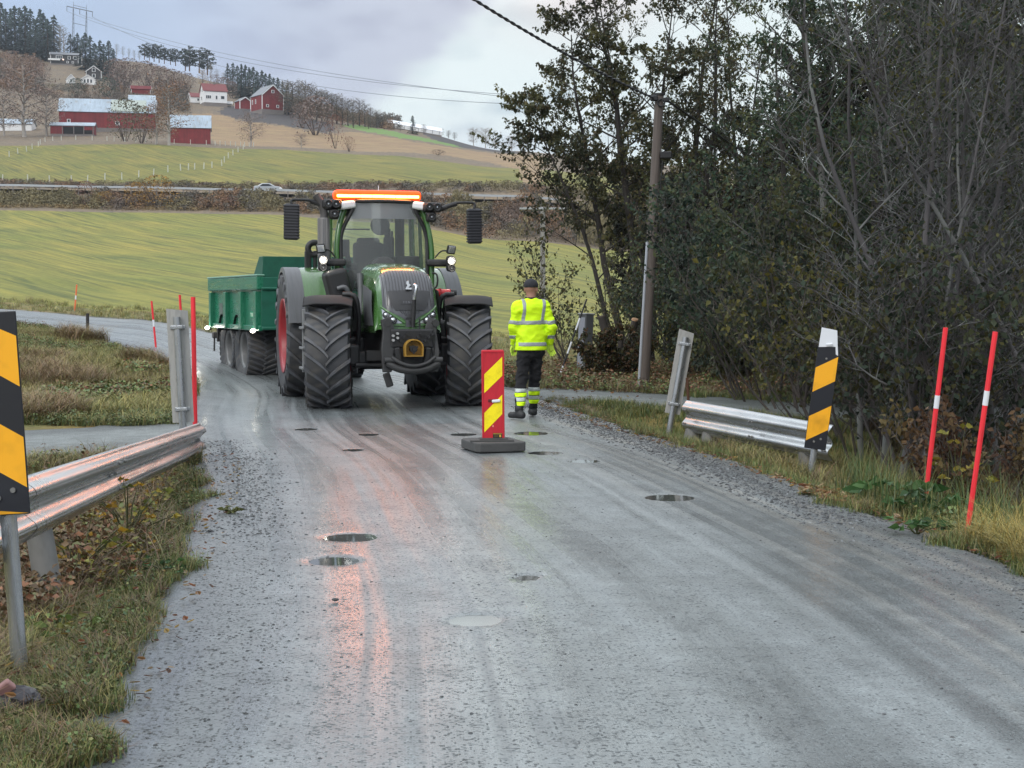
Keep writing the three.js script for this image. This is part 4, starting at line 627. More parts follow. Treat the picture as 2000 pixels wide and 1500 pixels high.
// ---------------------------------------------------------------- the walking road worker
{
  // joints in metres, y up, walking away (towards -z), seen from behind; x to the right
  const J = { hipL: [-0.082, 0.90, 0], hipR: [0.082, 0.90, 0], kneeL: [-0.115, 0.505, -0.01], kneeR: [0.09, 0.50, -0.14], ankL: [-0.21, 0.115, 0.17], ankR: [0.115, 0.095, -0.27], shL: [-0.178, 1.41, 0], shR: [0.178, 1.41, 0], elL: [-0.225, 1.15, 0.0], elR: [0.25, 1.16, 0.06], wrL: [-0.17, 0.95, -0.17], wrR: [0.262, 0.945, -0.05], neck: [0, 1.47, 0.0], head: [0.01, 1.635, -0.03] };
  const p0 = at(1040, 817, 19.6), who = thing('person', 'road worker walking away in a yellow high visibility jacket, black trousers and dark cap', 'person', [p0.x - 0.02, land(p0.x, p0.z) + 0.012, p0.z], 0.3);
  const fold = (x, y, z, k) => { const a = fbm(x * 7 + z * 4 + k * 3, y * 13 + 20 + z * 3, 301 + k, 3) - 0.5, b = Math.abs(vnoise(x * 11 + y * 8 + 30, y * 17 - z * 9 - x * 5 + 30, 311 + k) - 0.5), c = Math.abs(vnoise(x * 9 - y * 11 + 60, y * 9 + x * 8 + z * 7 + 60, 317 + k) - 0.5); return 0.026 * a - 0.022 * b - 0.02 * c + 0.01; };
  const torso = (x, y, z) => smin(smin(cap(x, y, z, [0, 1.36, 0.005], [0, 0.86, 0.0], 0.15, 0.182, 1.12, 0.8), cap(x, y, z, [-0.135, 1.395, 0], [0.135, 1.395, 0], 0.082, 0.082, 1, 0.95), 0.08), cap(x, y, z, [0, 1.42, 0], J.neck, 0.085, 0.065), 0.05);
  const armS = (x, y, z, s, g) => { const [a, b, c] = s < 0 ? [J.shL, J.elL, J.wrL] : [J.shR, J.elR, J.wrR]; return smin(cap(x, y, z, a, b, 0.07 + g, 0.058 + g), cap(x, y, z, b, c, 0.058 + g, 0.046 + g), 0.03); };
  const JLO = [-0.42, 0.8, -0.32], JC = 0.0085, JN = [101, 92, 78], JM = new Float32Array(JN[0] * JN[1] * JN[2]).fill(NaN);
  const jacketCore = (x, y, z) => { const a = (x - JLO[0]) / JC, b = (y - JLO[1]) / JC, c = (z - JLO[2]) / JC, i = Math.round(a), j = Math.round(b), k = Math.round(c); if (Math.abs(a - i) + Math.abs(b - j) + Math.abs(c - k) > 0.01 || i < 0 || j < 0 || k < 0 || i >= JN[0] || j >= JN[1] || k >= JN[2]) return jacketRaw(x, y, z); const q = i + JN[0] * (j + JN[1] * k); if (JM[q] !== JM[q]) JM[q] = jacketRaw(x, y, z); return JM[q]; };
  const jacketRaw = (x, y, z) => { const t = smin(torso(x, y, z) - 0.004, smin(armS(x, y, z, -1, 0.006), armS(x, y, z, 1, 0.006), 0.001), 0.035); return Math.abs(t) > 0.05 ? t : t - fold(x, y, z, 1) * (0.55 + 0.6 * smoothstep(Math.abs(x), 0.1, 0.22)); };
  const hemY = 0.862, jacket = (x, y, z) => { const arms = Math.min(armS(x, y, z, -1, 0.012), armS(x, y, z, 1, 0.012)); const body = Math.max(jacketCore(x, y, z), Math.min(hemY - y, 1)); return Math.max(jacketCore(x, y, z), (Math.abs(x) < 0.205 && z > -0.135 ? hemY - y : (0.925 - y) * 0.6), arms < 0 ? -1 : -1, body > 9 ? 1 : -1); };
  const lo = [-0.42, 0.8, -0.32], hi = [0.42, 1.56, 0.32];
  const M_vis = mat(0.62, 0.92, 0.0, 0.75), M_band = mat(0.27, 0.29, 0.31, 0.4), M_dark = mat(0.007, 0.007, 0.009, 0.9), M_skin = mat(0.33, 0.17, 0.12, 0.6), M_shoe = mat(0.016, 0.016, 0.018, 0.6);
  // the body itself, one figure
  const legS = (x, y, z, s, g) => { const [a, b, c] = s < 0 ? [J.hipL, J.kneeL, J.ankL] : [J.hipR, J.kneeR, J.ankR]; return smin(cap(x, y, z, a, b, 0.082 + g, 0.06 + g), cap(x, y, z, b, c, 0.058 + g, 0.045 + g), 0.03); };
  const headS = (x, y, z) => { const q = Math.cos(0.6), r = Math.sin(0.6), hx = x - J.head[0], hz = z - J.head[2], fx = hx * q - hz * -r, fz = hz * q + hx * -r; // turned to the right
    let d = smin(ell(fx, y, fz, [0, J.head[1] + 0.03, 0.0], [0.078, 0.098, 0.095]), ell(fx, y, fz, [0, J.head[1] - 0.045, -0.03], [0.058, 0.07, 0.066]), 0.04);
    d = smin(d, ell(fx, y, fz, [0, J.head[1] - 0.012, -0.108], [0.014, 0.028, 0.022]), 0.012); d = Math.max(d, -ell(fx, y, fz, [-0.032, J.head[1] + 0.012, -0.098], [0.016, 0.01, 0.014])); d = Math.max(d, -ell(fx, y, fz, [0.032, J.head[1] + 0.012, -0.098], [0.016, 0.01, 0.014])); d = Math.max(d, -ell(fx, y, fz, [0, J.head[1] - 0.058, -0.1], [0.024, 0.004, 0.014]));
    for (const s of [-1, 1]) d = smin(d, ell(fx, y, fz, [s * 0.081, J.head[1] - 0.005, 0.005], [0.012, 0.032, 0.02]), 0.008); return d; };
  const handS = (x, y, z) => { let d = 9; for (const s of [-1, 1]) { const w = s < 0 ? J.wrL : J.wrR, dir = s < 0 ? [0.02, -0.085, -0.045] : [0.035, -0.08, -0.03], e = [w[0] + dir[0], w[1] + dir[1], w[2] + dir[2]]; d = Math.min(d, cap(x, y, z, w, e, 0.03, 0.034, 0.75, 1)); } return d; };
  const body = (x, y, z) => { let d = Math.max(torso(x, y, z) + 0.035, 0.95 - y); for (const s of [-1, 1]) { d = smin(d, armS(x, y, z, s, -0.018), 0.03); d = smin(d, legS(x, y, z, s, -0.016), 0.02); } d = smin(d, cap(x, y, z, [0, 0.98, 0], [0, 0.93, 0], 0.1, 0.1, 1, 0.75), 0.02); d = smin(d, cap(x, y, z, J.neck, [0.005, 1.58, -0.02], 0.058, 0.056), 0.025); d = smin(d, headS(x, y, z), 0.02); return Math.min(d, handS(x, y, z)); };
  part('body', skin(body, [-0.4, 0.02, -0.32], [0.4, 1.8, 0.3], 0.0105), M_skin, who);
  // gloves: palm, thumb at its side and four curled fingers of different length
  for (const s of [-1, 1]) {
    const w = s < 0 ? J.wrL : J.wrR, f = s < 0 ? V(0.1, -0.88, -0.46).normalize() : V(0.36, -0.9, -0.24).normalize(), side = V(0, -0.3, 0.95).cross(f).normalize(), n = f.clone().cross(side).normalize(), W = V(...w), P = (a, b, c) => { const q = W.clone().addScaledVector(f, a).addScaledVector(side, b).addScaledVector(n, c); return [q.x, q.y, q.z]; };
    const fing = [[-0.033, 0.07], [-0.011, 0.082], [0.011, 0.078], [0.032, 0.06]];
    const glove = (x, y, z) => { let d = smin(cap(x, y, z, P(0, 0, 0), P(0.085, -0.012, 0), 0.033, 0.029), cap(x, y, z, P(0.03, 0.018, 0), P(0.085, 0.016, 0), 0.026, 0.024), 0.02); for (const [b, l] of fing) { const k = P(0.095, b, 0), m = P(0.095 + l * 0.5, b * 1.05, 0.012), e = P(0.095 + l * 0.86, b * 1.05, 0.036); d = smin(d, Math.min(cap(x, y, z, k, m, 0.0115, 0.011), cap(x, y, z, m, e, 0.011, 0.009)), 0.004); } const t0 = P(0.035, -0.03, 0.01), t1 = P(0.075, -0.052, 0.028), t2 = P(0.105, -0.05, 0.045); return smin(d, smin(cap(x, y, z, t0, t1, 0.015, 0.012), cap(x, y, z, t1, t2, 0.012, 0.01), 0.004), 0.008); };
    part('glove', skin(glove, [w[0] - 0.14, w[1] - 0.24, w[2] - 0.2], [w[0] + 0.2, w[1] + 0.07, w[2] + 0.14], 0.0045), mat(0.58, 0.8, 0.08, 0.8), who);
  }
  const jac = part('jacket', skin(jacket, lo, hi, 0.0085), M_vis, who);
  // reflective tape: the jacket's own surface, a hair further out, cut to bands
  const over = (x, y, z) => jacketCore(x, y, z) - 0.0045, slab = (v, c, w) => Math.abs(v - c) - w;
  const armT = (x, y, z, s) => { const [a, b, c] = s < 0 ? [J.shL, J.elL, J.wrL] : [J.shR, J.elR, J.wrR]; return Math.min(armS(x, y, z, s, 0.012), 9); };
  const inBody = (x, y, z) => Math.abs(x) - lerp(0.185, 0.19, smoothstep(y, 0.9, 1.3));
  const bands = [
    (x, y, z) => Math.max(over(x, y, z), slab(y, 1.215 + 0.02 * x, 0.026), inBody(x, y, z)), (x, y, z) => Math.max(over(x, y, z), slab(y, 0.94 + 0.01 * x, 0.026), inBody(x, y, z)),
    (x, y, z) => Math.max(over(x, y, z), slab(x, 0.105 + (y - 1.17) * 0.16, 0.024), 1.22 - y), (x, y, z) => Math.max(over(x, y, z), slab(x, -0.135 + (y - 1.17) * 0.06, 0.022), 1.22 - y),
    (x, y, z) => Math.max(over(x, y, z), slab(y, 1.215 + 0.15 * Math.abs(x) - 0.035, 0.026), 0.185 - Math.abs(x), armT(x, y, z, Math.sign(x)) - 0.02), (x, y, z) => Math.max(over(x, y, z), slab(y, 1.03, 0.024), 0.2 - Math.abs(x), armT(x, y, z, Math.sign(x)) - 0.02),
  ];
  const BY = [[42, 56], [10, 24], [46, 84], [46, 84], [40, 60], [20, 34]];
  bands.forEach((b, k) => { for (const s of k < 4 ? [0] : [-1, 1]) part('reflective_band', skin((x, y, z) => (s && x * s < 0 ? 1 : b(x, y, z)), [lo[0], lo[1] + JC * BY[k][0], lo[2]], [hi[0], lo[1] + JC * BY[k][1], hi[2]], JC), M_band, jac); });
  part('collar', skin((x, y, z) => Math.max(Math.abs(cap(x, y, z, [0, 1.44, 0], [0.0, 1.535, -0.012], 0.075, 0.066)) - 0.008, 1.45 - y, y - 1.535), [-0.12, 1.42, -0.12], [0.12, 1.56, 0.12], 0.006), M_dark, jac);
  // trousers
  const pants = (x, y, z) => { let d = Math.min(legS(x, y, z, -1, 0.012), legS(x, y, z, 1, 0.012)); d = smin(legS(x, y, z, -1, 0.014), legS(x, y, z, 1, 0.014), 0.012); d = smin(d, cap(x, y, z, [0, 0.98, 0], [0, 0.88, 0.01], 0.132, 0.142, 1.06, 0.78), 0.05); return Math.max(Math.abs(d) > 0.05 ? d : d - fold(x, y, z, 7) * 1.2, 0.10 - y, y - 0.99); };
  const tr = part('trousers', skin(pants, [-0.3, 0.06, -0.34], [0.3, 1.08, 0.3], 0.0085), M_dark, who);
  const legB = (c, w) => (x, y, z) => Math.max(pants(x, y, z) - 0.005, slab(y, c, w));
  for (const c of [0.355, 0.245]) part('reflective_band', skin(legB(c, 0.025), [-0.25, c - 0.05, -0.34], [0.2, c + 0.05, 0.28], 0.0075), mat(0.42, 0.46, 0.44, 0.4), tr);
  for (const c of [0.30, 0.19]) part('yellow_band', skin(legB(c, 0.026), [-0.25, c - 0.05, -0.34], [0.2, c + 0.05, 0.28], 0.0075), M_vis, tr);
  // cap and shoes
  part('cap', skin((x, y, z) => { const hx = x - J.head[0], hz = z - J.head[2], q = Math.cos(0.6), r = Math.sin(0.6), fx = hx * q + hz * r, fz = hz * q - hx * r; const dome = Math.max(ell(fx, y, fz, [0, J.head[1] + 0.052, 0.004], [0.092, 0.088, 0.108]), J.head[1] + 0.028 - y); const peak = Math.max(ell(fx, y, fz, [0, J.head[1] + 0.04, -0.115], [0.065, 0.012, 0.07])); return smin(dome, peak, 0.01); }, [-0.24, 1.62, -0.26], [0.26, 1.82, 0.2], 0.006), mat(0.02, 0.021, 0.026, 0.9), who);
  for (const s of [-1, 1]) { const a = s < 0 ? J.ankL : J.ankR, out = s * 0.3 - 0.15, fx = Math.sin(out), fz = -Math.cos(out); part('shoe', skin((x, y, z) => { const d = smin(cap(x, y, z, [a[0] - fx * 0.05, 0.05, a[2] - fz * 0.05], [a[0] + fx * 0.15, 0.04, a[2] + fz * 0.15], 0.048, 0.042), cap(x, y, z, [a[0], 0.06, a[2]], [a[0], 0.13, a[2]], 0.05, 0.052), 0.03); return Math.max(d, -y + 0.002); }, [a[0] - 0.22, 0, a[2] - 0.24], [a[0] + 0.22, 0.2, a[2] + 0.2], 0.006), M_shoe, who); }
}
// ---------------------------------------------------------------- road signs, rails and poles
const M_galv = mat(0.42, 0.44, 0.46, 0.38, 0.75, { map: dirtTex, roughnessMap: roughTex, bumpMap: fineBump, bumpScale: 0.0006 });
const M_galvdull = mat(0.19, 0.19, 0.185, 0.6, 0.35, { map: dirtTex });
const M_rubber = mat(0.06, 0.06, 0.06, 0.75, 0, { map: dirtTex, bumpMap: fineBump, bumpScale: 0.003 });
const M_signblack = mat(0.008, 0.009, 0.014, 0.45), M_signyellow = mat(0.86, 0.40, 0.008, 0.45, 0, { map: dirtTex }), M_signback = mat(0.33, 0.33, 0.32, 0.55, 0.2, { map: dirtTex });
const M_polered = mat(0.80, 0.03, 0.045, 0.45, 0, { map: dirtTex }), M_polewhite = mat(0.68, 0.70, 0.74, 0.35);
const gY = (x, z) => land(x, z);

// warning panel of red and yellow stripes on a rubber foot
{
  const p = at(963, 872, 15.4), t = thing('marker_panel', 'red traffic panel with two yellow slanting stripes on a black rubber foot', 'traffic panel', [p.x, land(p.x, p.z) + 0.012, p.z], 0.02);
  const W = 0.226, H = 0.95, y0 = 0.05, red = mat(0.50, 0.008, 0.022, 0.5, 0, { map: dirtTex }), yel = mat(0.92, 0.76, 0.0, 0.45, 0, { map: rep(dirtTex, 2.5, 2.5) });
  const panel = part('panel', rb(W, H, 0.035, 0.012, 0, y0 + H / 2, 0, 0, 0, 0.012), red, t);
  const para = (a, b, c, d, x0 = -0.088, x1 = 0.092) => new THREE.ShapeGeometry(new THREE.Shape([[x0, a], [x1, b], [x1, c], [x0, d]].map((q) => new THREE.Vector2(...q))));
  for (const [a, b, c, d] of [[0.565, 0.74, 0.93, 0.755], [0.17, 0.355, 0.55, 0.365]]) part('stripe', put(para(a, b, c, d), 0, 0, 0.0205), yel, panel);
  part('frame', M(bx(0.01, H - 0.03, 0.008, -0.104, y0 + H / 2, 0.02), bx(0.01, H - 0.03, 0.008, 0.106, y0 + H / 2, 0.02), bx(0.2, 0.01, 0.008, 0, y0 + H - 0.02, 0.02)), mat(0.5, 0.012, 0.026, 0.4), panel);
  part('grip_hole', rb(0.1, 0.028, 0.01, 0.012, 0.0, 0.49, 0.0225), mat(0.10, 0.003, 0.006, 0.6), panel); part('clip', M(rb(0.085, 0.03, 0.02, 0.01, 0.03, 0.488, 0.034, 0, 0, 0.08)), M_polewhite, panel);
  const lab = canvasTex(128, 64, (c, w, h) => { c.fillStyle = '#15130f'; c.fillRect(0, 0, w, h); c.strokeStyle = '#c9a136'; c.lineWidth = 4; c.strokeRect(8, 6, w - 16, 8); c.fillStyle = '#c9a136'; c.fillRect(88, 24, 26, 30); c.fillStyle = '#6d5a2c'; for (let k = 0; k < 3; k++) c.fillRect(14, 26 + k * 11, 60, 4); });
  part('maker_label', put(new THREE.PlaneGeometry(0.092, 0.05), 0.045, 0.14, 0.0212), mat(1, 1, 1, 0.5, 0, { map: lab }), panel);
  const hT = canvasTex(32, 32, (c) => { c.fillStyle = '#bd1124'; c.fillRect(0, 0, 32, 32); c.fillStyle = '#e6b9a0'; c.font = 'bold 28px sans-serif'; c.textAlign = 'center'; c.textBaseline = 'middle'; c.fillText('H', 16, 17); }); part('letter', put(new THREE.PlaneGeometry(0.026, 0.03), 0.0, 0.235, 0.0212), mat(1, 1, 1, 0.5, 0, { map: hT }), panel);
  const foot = part('foot', M(put(ext([[-0.22, -0.3], [0.22, -0.3], [0.25, -0.24], [0.25, 0.24], [0.22, 0.3], [-0.22, 0.3], [-0.25, 0.24], [-0.25, -0.24]], 0.07, 0.012).rotateX(Math.PI / 2), 0, 0.08, 0, 0, 0.3, 0)), M_rubber, t);
  part('foot_socket', M(rb(0.3, 0.03, 0.12, 0.01, 0, 0.1, 0), rb(0.36, 0.02, 0.05, 0.008, 0.03, 0.098, 0.16), rb(0.1, 0.02, 0.3, 0.008, -0.18, 0.098, 0.05)), M_rubber, foot);
}
// hazard boards: black and yellow boards on leaning posts; slant +1 rises to the right
function hazardBoard(label, p, H, W, tiltZ, turn, slant, offs, n, broken) {
  const t = thing('hazard_board', label, 'road sign', [p.x, p.y, p.z], turn); t.rotation.z = tiltZ;
  const y0 = offs, b = part('board', rb(W, H, 0.012, 0.004, 0, y0 + H / 2, 0.03), M_signblack, t), pitch = 2 * W * 1.02 * (broken ? 1.12 : 1.0), rise = W * 0.62;
  for (let k = -1; k < 8; k++) {
    const a = y0 + n + k * pitch, q = [[-W / 2 + 0.004, a + (slant < 0 ? rise : 0)], [W / 2 - 0.004, a + (slant < 0 ? 0 : rise)], [W / 2 - 0.004, a + (slant < 0 ? 0 : rise) + pitch / 2], [-W / 2 + 0.004, a + (slant < 0 ? rise : 0) + pitch / 2]].map(([x, y]) => [x, clamp(y, y0 + 0.004, y0 + H - 0.004)]);
    if (Math.max(...q.map((v) => v[1])) - Math.min(...q.map((v) => v[1])) < 0.01) continue;
    part('stripe', put(new THREE.ShapeGeometry(new THREE.Shape(q.map((v) => new THREE.Vector2(...v)))), 0, 0, 0.0375), M_signyellow, b);
  }
  for (const [x, y] of [[-W * 0.1, 0.07], [W * 0.2, 0.1], [-W * 0.05, H - 0.12]]) part('bolt', cy(0.011, 0.011, 0.012, x, y0 + y, 0.04, 'z', 8), M_galvdull, b);
  part('post', M(cy(0.033, 0.033, y0 + H * 0.9 + 0.4, 0, (y0 + H * 0.9 - 0.4) / 2, -0.012, 'y', 16)), M_galv, t);
  if (broken) part('peeled_top', M(put(ext([[-W * 0.46, 0], [W * 0.3, 0.02], [W * 0.36, -0.05], [W * 0.46, -0.06], [W * 0.4, 0.0], [W * 0.26, 0.17], [-W * 0.44, 0.18]], 0.01, 0.002), 0, y0 + H - 0.02, 0.026), rb(W * 0.3, 0.03, 0.02, 0.006, 0.0, y0 + H + 0.01, 0.045, 0.4, 0, 0.3)), M_polewhite, t, 'bare white top where the sheeting has peeled off');
  return t;
}
{ // near left: only its right edge is in view
  const p = at(46, 1232, 6.2); hazardBoard('near black and yellow hazard board cut off by the left edge of the view', V(p.x - 0.03, p.y, p.z), 0.82, 0.2, 0.055, 0.05, -1, 0.48, -0.3);
  const q = at(1584, 926, 14.3); hazardBoard('black and yellow hazard board with a peeled white top beside the right guardrail', q, 0.97, 0.2, -0.125, -0.1, 1, 0.24, 0.07, true);
}
// boards seen from behind
function boardBack(label, p, top, W, tilt, turn, y0, curve) {
  const t = thing('sign_back', label, 'road sign', [p.x, p.y, p.z], turn), h = top - y0; t.rotation.z = tilt;
  part('board', grid(12, 1, (u, v) => { const a = (u - 0.5) * curve; return [(Math.sin(a) / Math.sin(curve / 2)) * (W / 2), y0 + h * v - 0.03 * v * (u - 0.3), -0.03 - (1 - Math.cos(a)) * W * 0.6]; }), M_signback, t);
  part('post', cy(0.038, 0.038, top + 0.35, 0, (top - 0.55) / 2 + 0.02, 0.01, 'y', 16), M_galv, t);
  for (const y of [y0 + h * 0.12, y0 + h * 0.84]) part('clamp', M(rb(0.11, 0.045, 0.1, 0.012, 0, y, 0.0), rb(0.15, 0.04, 0.02, 0.006, 0.0, y, -0.03), cy(0.008, 0.008, 0.04, 0.05, y, 0.05, 'z', 6)), M_galv, t);
  return t;
}
{ const p = at(362, 912, 15.5); boardBack('weathered grey back of a curved sign standing behind the left guardrail end', V(p.x, p.y, p.z), 1.6, 0.215, 0.045, 0.1, 0.45, 1.3); const q = at(1305, 855, 18.9); boardBack('pale leaning back of a narrow sign near the far end of the right guardrail', q, 1.34, 0.19, -0.165, -0.1, 0.3, 0.4); }

// W-beam guardrails on posts
function guardrail(label, pts, posts, flip, ends, deep = 1) { // pts: centres of the beam; the beam faces the road
  const t = thing('guardrail', label, 'guardrail', [0, 0, 0]);
  const c = new THREE.CatmullRomCurve3(pts.map((p) => p.clone())), N = 40, prof = [[-0.155, 0.0], [-0.15, 0.018], [-0.125, 0.03], [-0.1, 0.075], [-0.06, 0.078], [-0.025, 0.012], [0.025, 0.012], [0.06, 0.078], [0.1, 0.075], [0.125, 0.03], [0.15, 0.018], [0.155, 0.0]];
  const at2 = (s, y, o) => { const p = c.getPointAt(s), d = c.getTangentAt(s), n = V(-d.z, 0, d.x).normalize().multiplyScalar(flip); return p.add(V(0, y, 0)).addScaledVector(n, o); };
  for (const q of prof) q[0] *= deep;
  const K = 5, full = []; for (let k = 0; k + 1 < prof.length; k++) for (let j = 0; j < K; j++) full.push([lerp(prof[k][0], prof[k + 1][0], j / K), lerp(prof[k][1], prof[k + 1][1], j / K)]); full.push(prof[prof.length - 1]);
  const sm = full.map((q, i) => { let a = 0, b = 0, n = 0; for (let j = -3; j <= 3; j++) { const r = full[clamp(i + j, 0, full.length - 1)]; a += r[0]; b += r[1]; n++; } return [a / n, b / n]; });
  const beam = part('beam', M(grid(N, sm.length - 1, (u, v) => { const q = sm[Math.round(v * (sm.length - 1))], p = at2(u, q[0], q[1]); return [p.x, p.y, p.z]; }), grid(N, sm.length - 1, (u, v) => { const q = sm[Math.round(v * (sm.length - 1))], p = at2(u, q[0], q[1] - 0.004); return [p.x, p.y, p.z]; })), M_galv, t);
  if (ends) for (const s of ends) part('lap_joint', grid(4, sm.length - 1, (u, v) => { const q = sm[Math.round(v * (sm.length - 1))], p = at2(clamp(s + (u - 0.5) * 0.03, 0, 1), q[0], q[1] + 0.002); return [p.x, p.y, p.z]; }), M_galv, beam);
  const bl = []; for (const s of [0.015, 0.03, 0.5, 0.52, 0.97, 0.985]) for (const y of [-0.08, 0.0, 0.08]) { const p = at2(s, y, Math.abs(y) > 0.05 ? 0.08 : 0.018); bl.push(sp(0.012, p.x, p.y, p.z)); }
  tag(part('bolt', M(...bl), M_galvdull, beam)).userData.kind = 'stuff';
  for (const [s, lean, w] of posts) { const p = at2(s, -0.1, -0.06), g = V(p.x + lean, 0, p.z); g.y = land(g.x, g.z) - 0.25; const d = new THREE.CylinderGeometry(w, w * 1.1, p.y - g.y + 0.08, 20); const o = part('post', d, M_galvdull, t); o.position.set((p.x + g.x) / 2, (p.y + g.y) / 2, (p.z + g.z) / 2); o.rotation.z = Math.atan2(lean, p.y - g.y); }
  return t;
}
{ const A = at(388, 857, 15.0), B = at(60, 989, 7.35), d = B.clone().sub(A), P = [1.42, 1.2, 0.9, 0.6, 0.3, 0].map((t) => A.clone().addScaledVector(d, t)); guardrail('shiny steel guardrail sloping down along the left roadside behind the near hazard board', P, [[0.335, 0.11, 0.066], [0.0, 0.05, 0.08], [0.93, 0.02, 0.075]], 1, [0.29]); }
guardrail('short dented steel guardrail low beside the right road verge', [at(1342, 812, 18.4), at(1480, 838, 17.0), at(1628, 866, 15.7)], [[0.03, -0.1, 0.1], [0.16, -0.1, 0.1], [0.82, -0.02, 0.1]], 1, null, 1.22);

// snow poles
function pole(name, label, cat, a, b, r, bandAt, m = M_polered, group) {
  const t = thing(name, label, cat, [a.x, a.y, a.z], 0, group), d = b.clone().sub(a), up = new THREE.Quaternion().setFromUnitVectors(V(0, 1, 0), d.clone().normalize()); t.quaternion.copy(up); const L = d.length();
  part('shaft', M(cy(r, r, L, 0, L / 2, 0, 'y', 14), cy(r * 0.6, r * 0.5, 0.25, 0, -0.12, 0, 'y', 10)), m, t); if (bandAt) part('reflector_band', cy(r + 0.0012, r + 0.0012, 0.1 * (bandAt[1] ?? 1), 0, L * bandAt[0], 0, 'y', 14), M_polewhite, t); return t;
}
pole('snow_pole', 'red snow pole with a white band, left of the two on the right verge', 'snow pole', at(1803, 1008, 11.7), at(1847, 640, 11.6), 0.0185, [0.61]);
pole('snow_pole', 'red snow pole with a white band, nearest the right edge of the view', 'snow pole', at(1888, 1048, 10.4), at(1944, 648, 10.3), 0.0175, [0.68]);
pole('snow_pole', 'thick plain red snow pole at the end of the left guardrail', 'snow pole', at(382, 876, 15.9), at(377, 580, 15.9), 0.024, null);
pole('snow_pole', 'thin red snow pole showing just behind the grey sign back', 'snow pole', at(362, 742, 24.5), at(351, 576, 24.5), 0.019, null);
pole('snow_pole', 'thin red snow pole at the grassy edge of the bend, left of the sign back', 'snow pole', at(305, 684, 31), at(296, 588, 31), 0.02, [0.55, 1.4]);
pole('snow_pole', 'faint orange snow pole on the far side of the bend by the meadow', 'snow pole', at(146, 606, 47), at(150, 556, 47), 0.022, [0.5, 1.2], mat(0.75, 0.16, 0.06, 0.5));
pole('stake', 'short dark stake in the grass before the bend', 'stake', at(171, 648, 33.5), at(171, 612, 33.5), 0.035, null, mat(0.03, 0.028, 0.028, 0.8));
pole('stake', 'thin rusty stake behind the right guardrail end', 'stake', at(1346, 812, 18.9), at(1342, 738, 18.9), 0.017, null, mat(0.09, 0.04, 0.022, 0.8));
{ // leaning striped rod
  const a = at(1092, 737, 29), b = at(1146, 584, 29), t = pole('measuring_rod', 'thin black and white rod leaning by the grey cabinet behind the worker', 'rod', a, b, 0.016, null, mat(0.015, 0.015, 0.017, 0.6)); const L = b.clone().sub(a).length();
  for (const s of [0.07, 0.38, 0.68]) part('white_section', cy(0.018, 0.018, L * 0.15, 0, L * s, 0, 'y', 10), M_polewhite, t);
}
{ const p = at(1140, 684, 31.5), c = thing('cable_cabinet', 'grey cable cabinet standing by the trees behind the worker', 'cabinet', [p.x, land(p.x, p.z) - 0.1, p.z], 0.6), m = mat(0.065, 0.07, 0.075, 0.6, 0, { map: dirtTex }); c.rotation.z = -0.05; const H = at(1140, 614, 31.5).y - c.position.y; part('housing', M(rb(0.2, H, 0.26, 0.012, 0, H / 2, 0)), m, c); part('lid', rb(0.23, 0.025, 0.29, 0.008, 0, H + 0.012, 0), mat(0.3, 0.31, 0.32, 0.5), c); part('door_panel', rb(0.008, H * 0.9, 0.2, 0.003, -0.104, H / 2, 0), mat(0.2, 0.21, 0.24, 0.5), c); }

// wooden line poles and cables
const barkTex = tex(128, 512, (u, v) => { const n = fbm(u * 14, v * 5, 401, 4, 14, 5), f = fbm(u * 40, v * 10, 403, 3, 40, 10), k = 0.55 + 0.5 * n + 0.35 * (f - 0.5); return [0.13 * k, 0.105 * k, 0.092 * k]; });
const M_pole = mat(1, 1, 1, 0.75, 0, { map: barkTex, bumpMap: barkTex, bumpScale: 0.01 });
const poleTop = at(1288, 186, 26.5);
{
  const a = at(1256, 757, 26.5), t = thing('line_pole', 'tall wooden line pole leaning slightly right before the trees', 'utility pole', [a.x, a.y - 0.1, a.z]), d = poleTop.clone().sub(V(a.x, a.y - 0.1, a.z));
  part('shaft', rod([0, 0, 0], d, 0.1, 0.075, 18), M_pole, t); const e = d.clone();
  part('pole_cap', cy(0.1, 0.1, 0.03, e.x, e.y + 0.015, e.z), M_black, t);
  part('cable_hook', M(rb(0.12, 0.1, 0.1, 0.02, e.x - 0.1, e.y - 0.06, e.z + 0.08), rb(0.1, 0.08, 0.1, 0.02, e.x + 0.12, e.y - 0.08, e.z), put(new THREE.TorusGeometry(0.06, 0.014, 6, 14), e.x + 0.02, e.y - 0.14, e.z + 0.1)), M_black, t);
  const f = d.clone().multiplyScalar(0.8); part('pole_bracket', M(rb(0.2, 0.12, 0.16, 0.02, f.x + 0.16, f.y, f.z + 0.02), tube([[f.x + 0.1, f.y - 0.1, f.z + 0.09], [f.x + 0.06, f.y - 0.9, f.z + 0.11], [f.x + 0.12, f.y - 1.2, f.z + 0.1]], 0.012, 16, 6)), M_black, t);
  const g = V(0, 0, 0); part('earth_conduit', rod([-0.085, 0.02, 0.06], [d.x * 0.52 - 0.075, d.y * 0.52, 0.055], 0.026), mat(0.40, 0.42, 0.46, 0.4, 0.3), t);
}
{
  const a = at(1060, 640, 66), b = at(1060, 404, 66), t = thing('line_pole', 'distant wooden pole with a crossarm rising behind the worker', 'utility pole', [a.x, base(a.x, a.z) - 0.2, a.z]), h = b.y - t.position.y;
  part('shaft', rod([0, 0, 0], [0, h, 0], 0.13, 0.1, 14), mat(0.22, 0.21, 0.20, 0.75), t); part('crossarm', rb(2.0, 0.09, 0.1, 0.02, 0.0, h - 0.08, 0.1), mat(0.3, 0.31, 0.32, 0.6), t); for (const x of [-0.9, -0.22, 0.25, 0.9]) part('insulator', cy(0.045, 0.06, 0.14, x, h + 0.04, 0.1, 'y', 10), mat(0.1, 0.07, 0.05, 0.3), t);
}
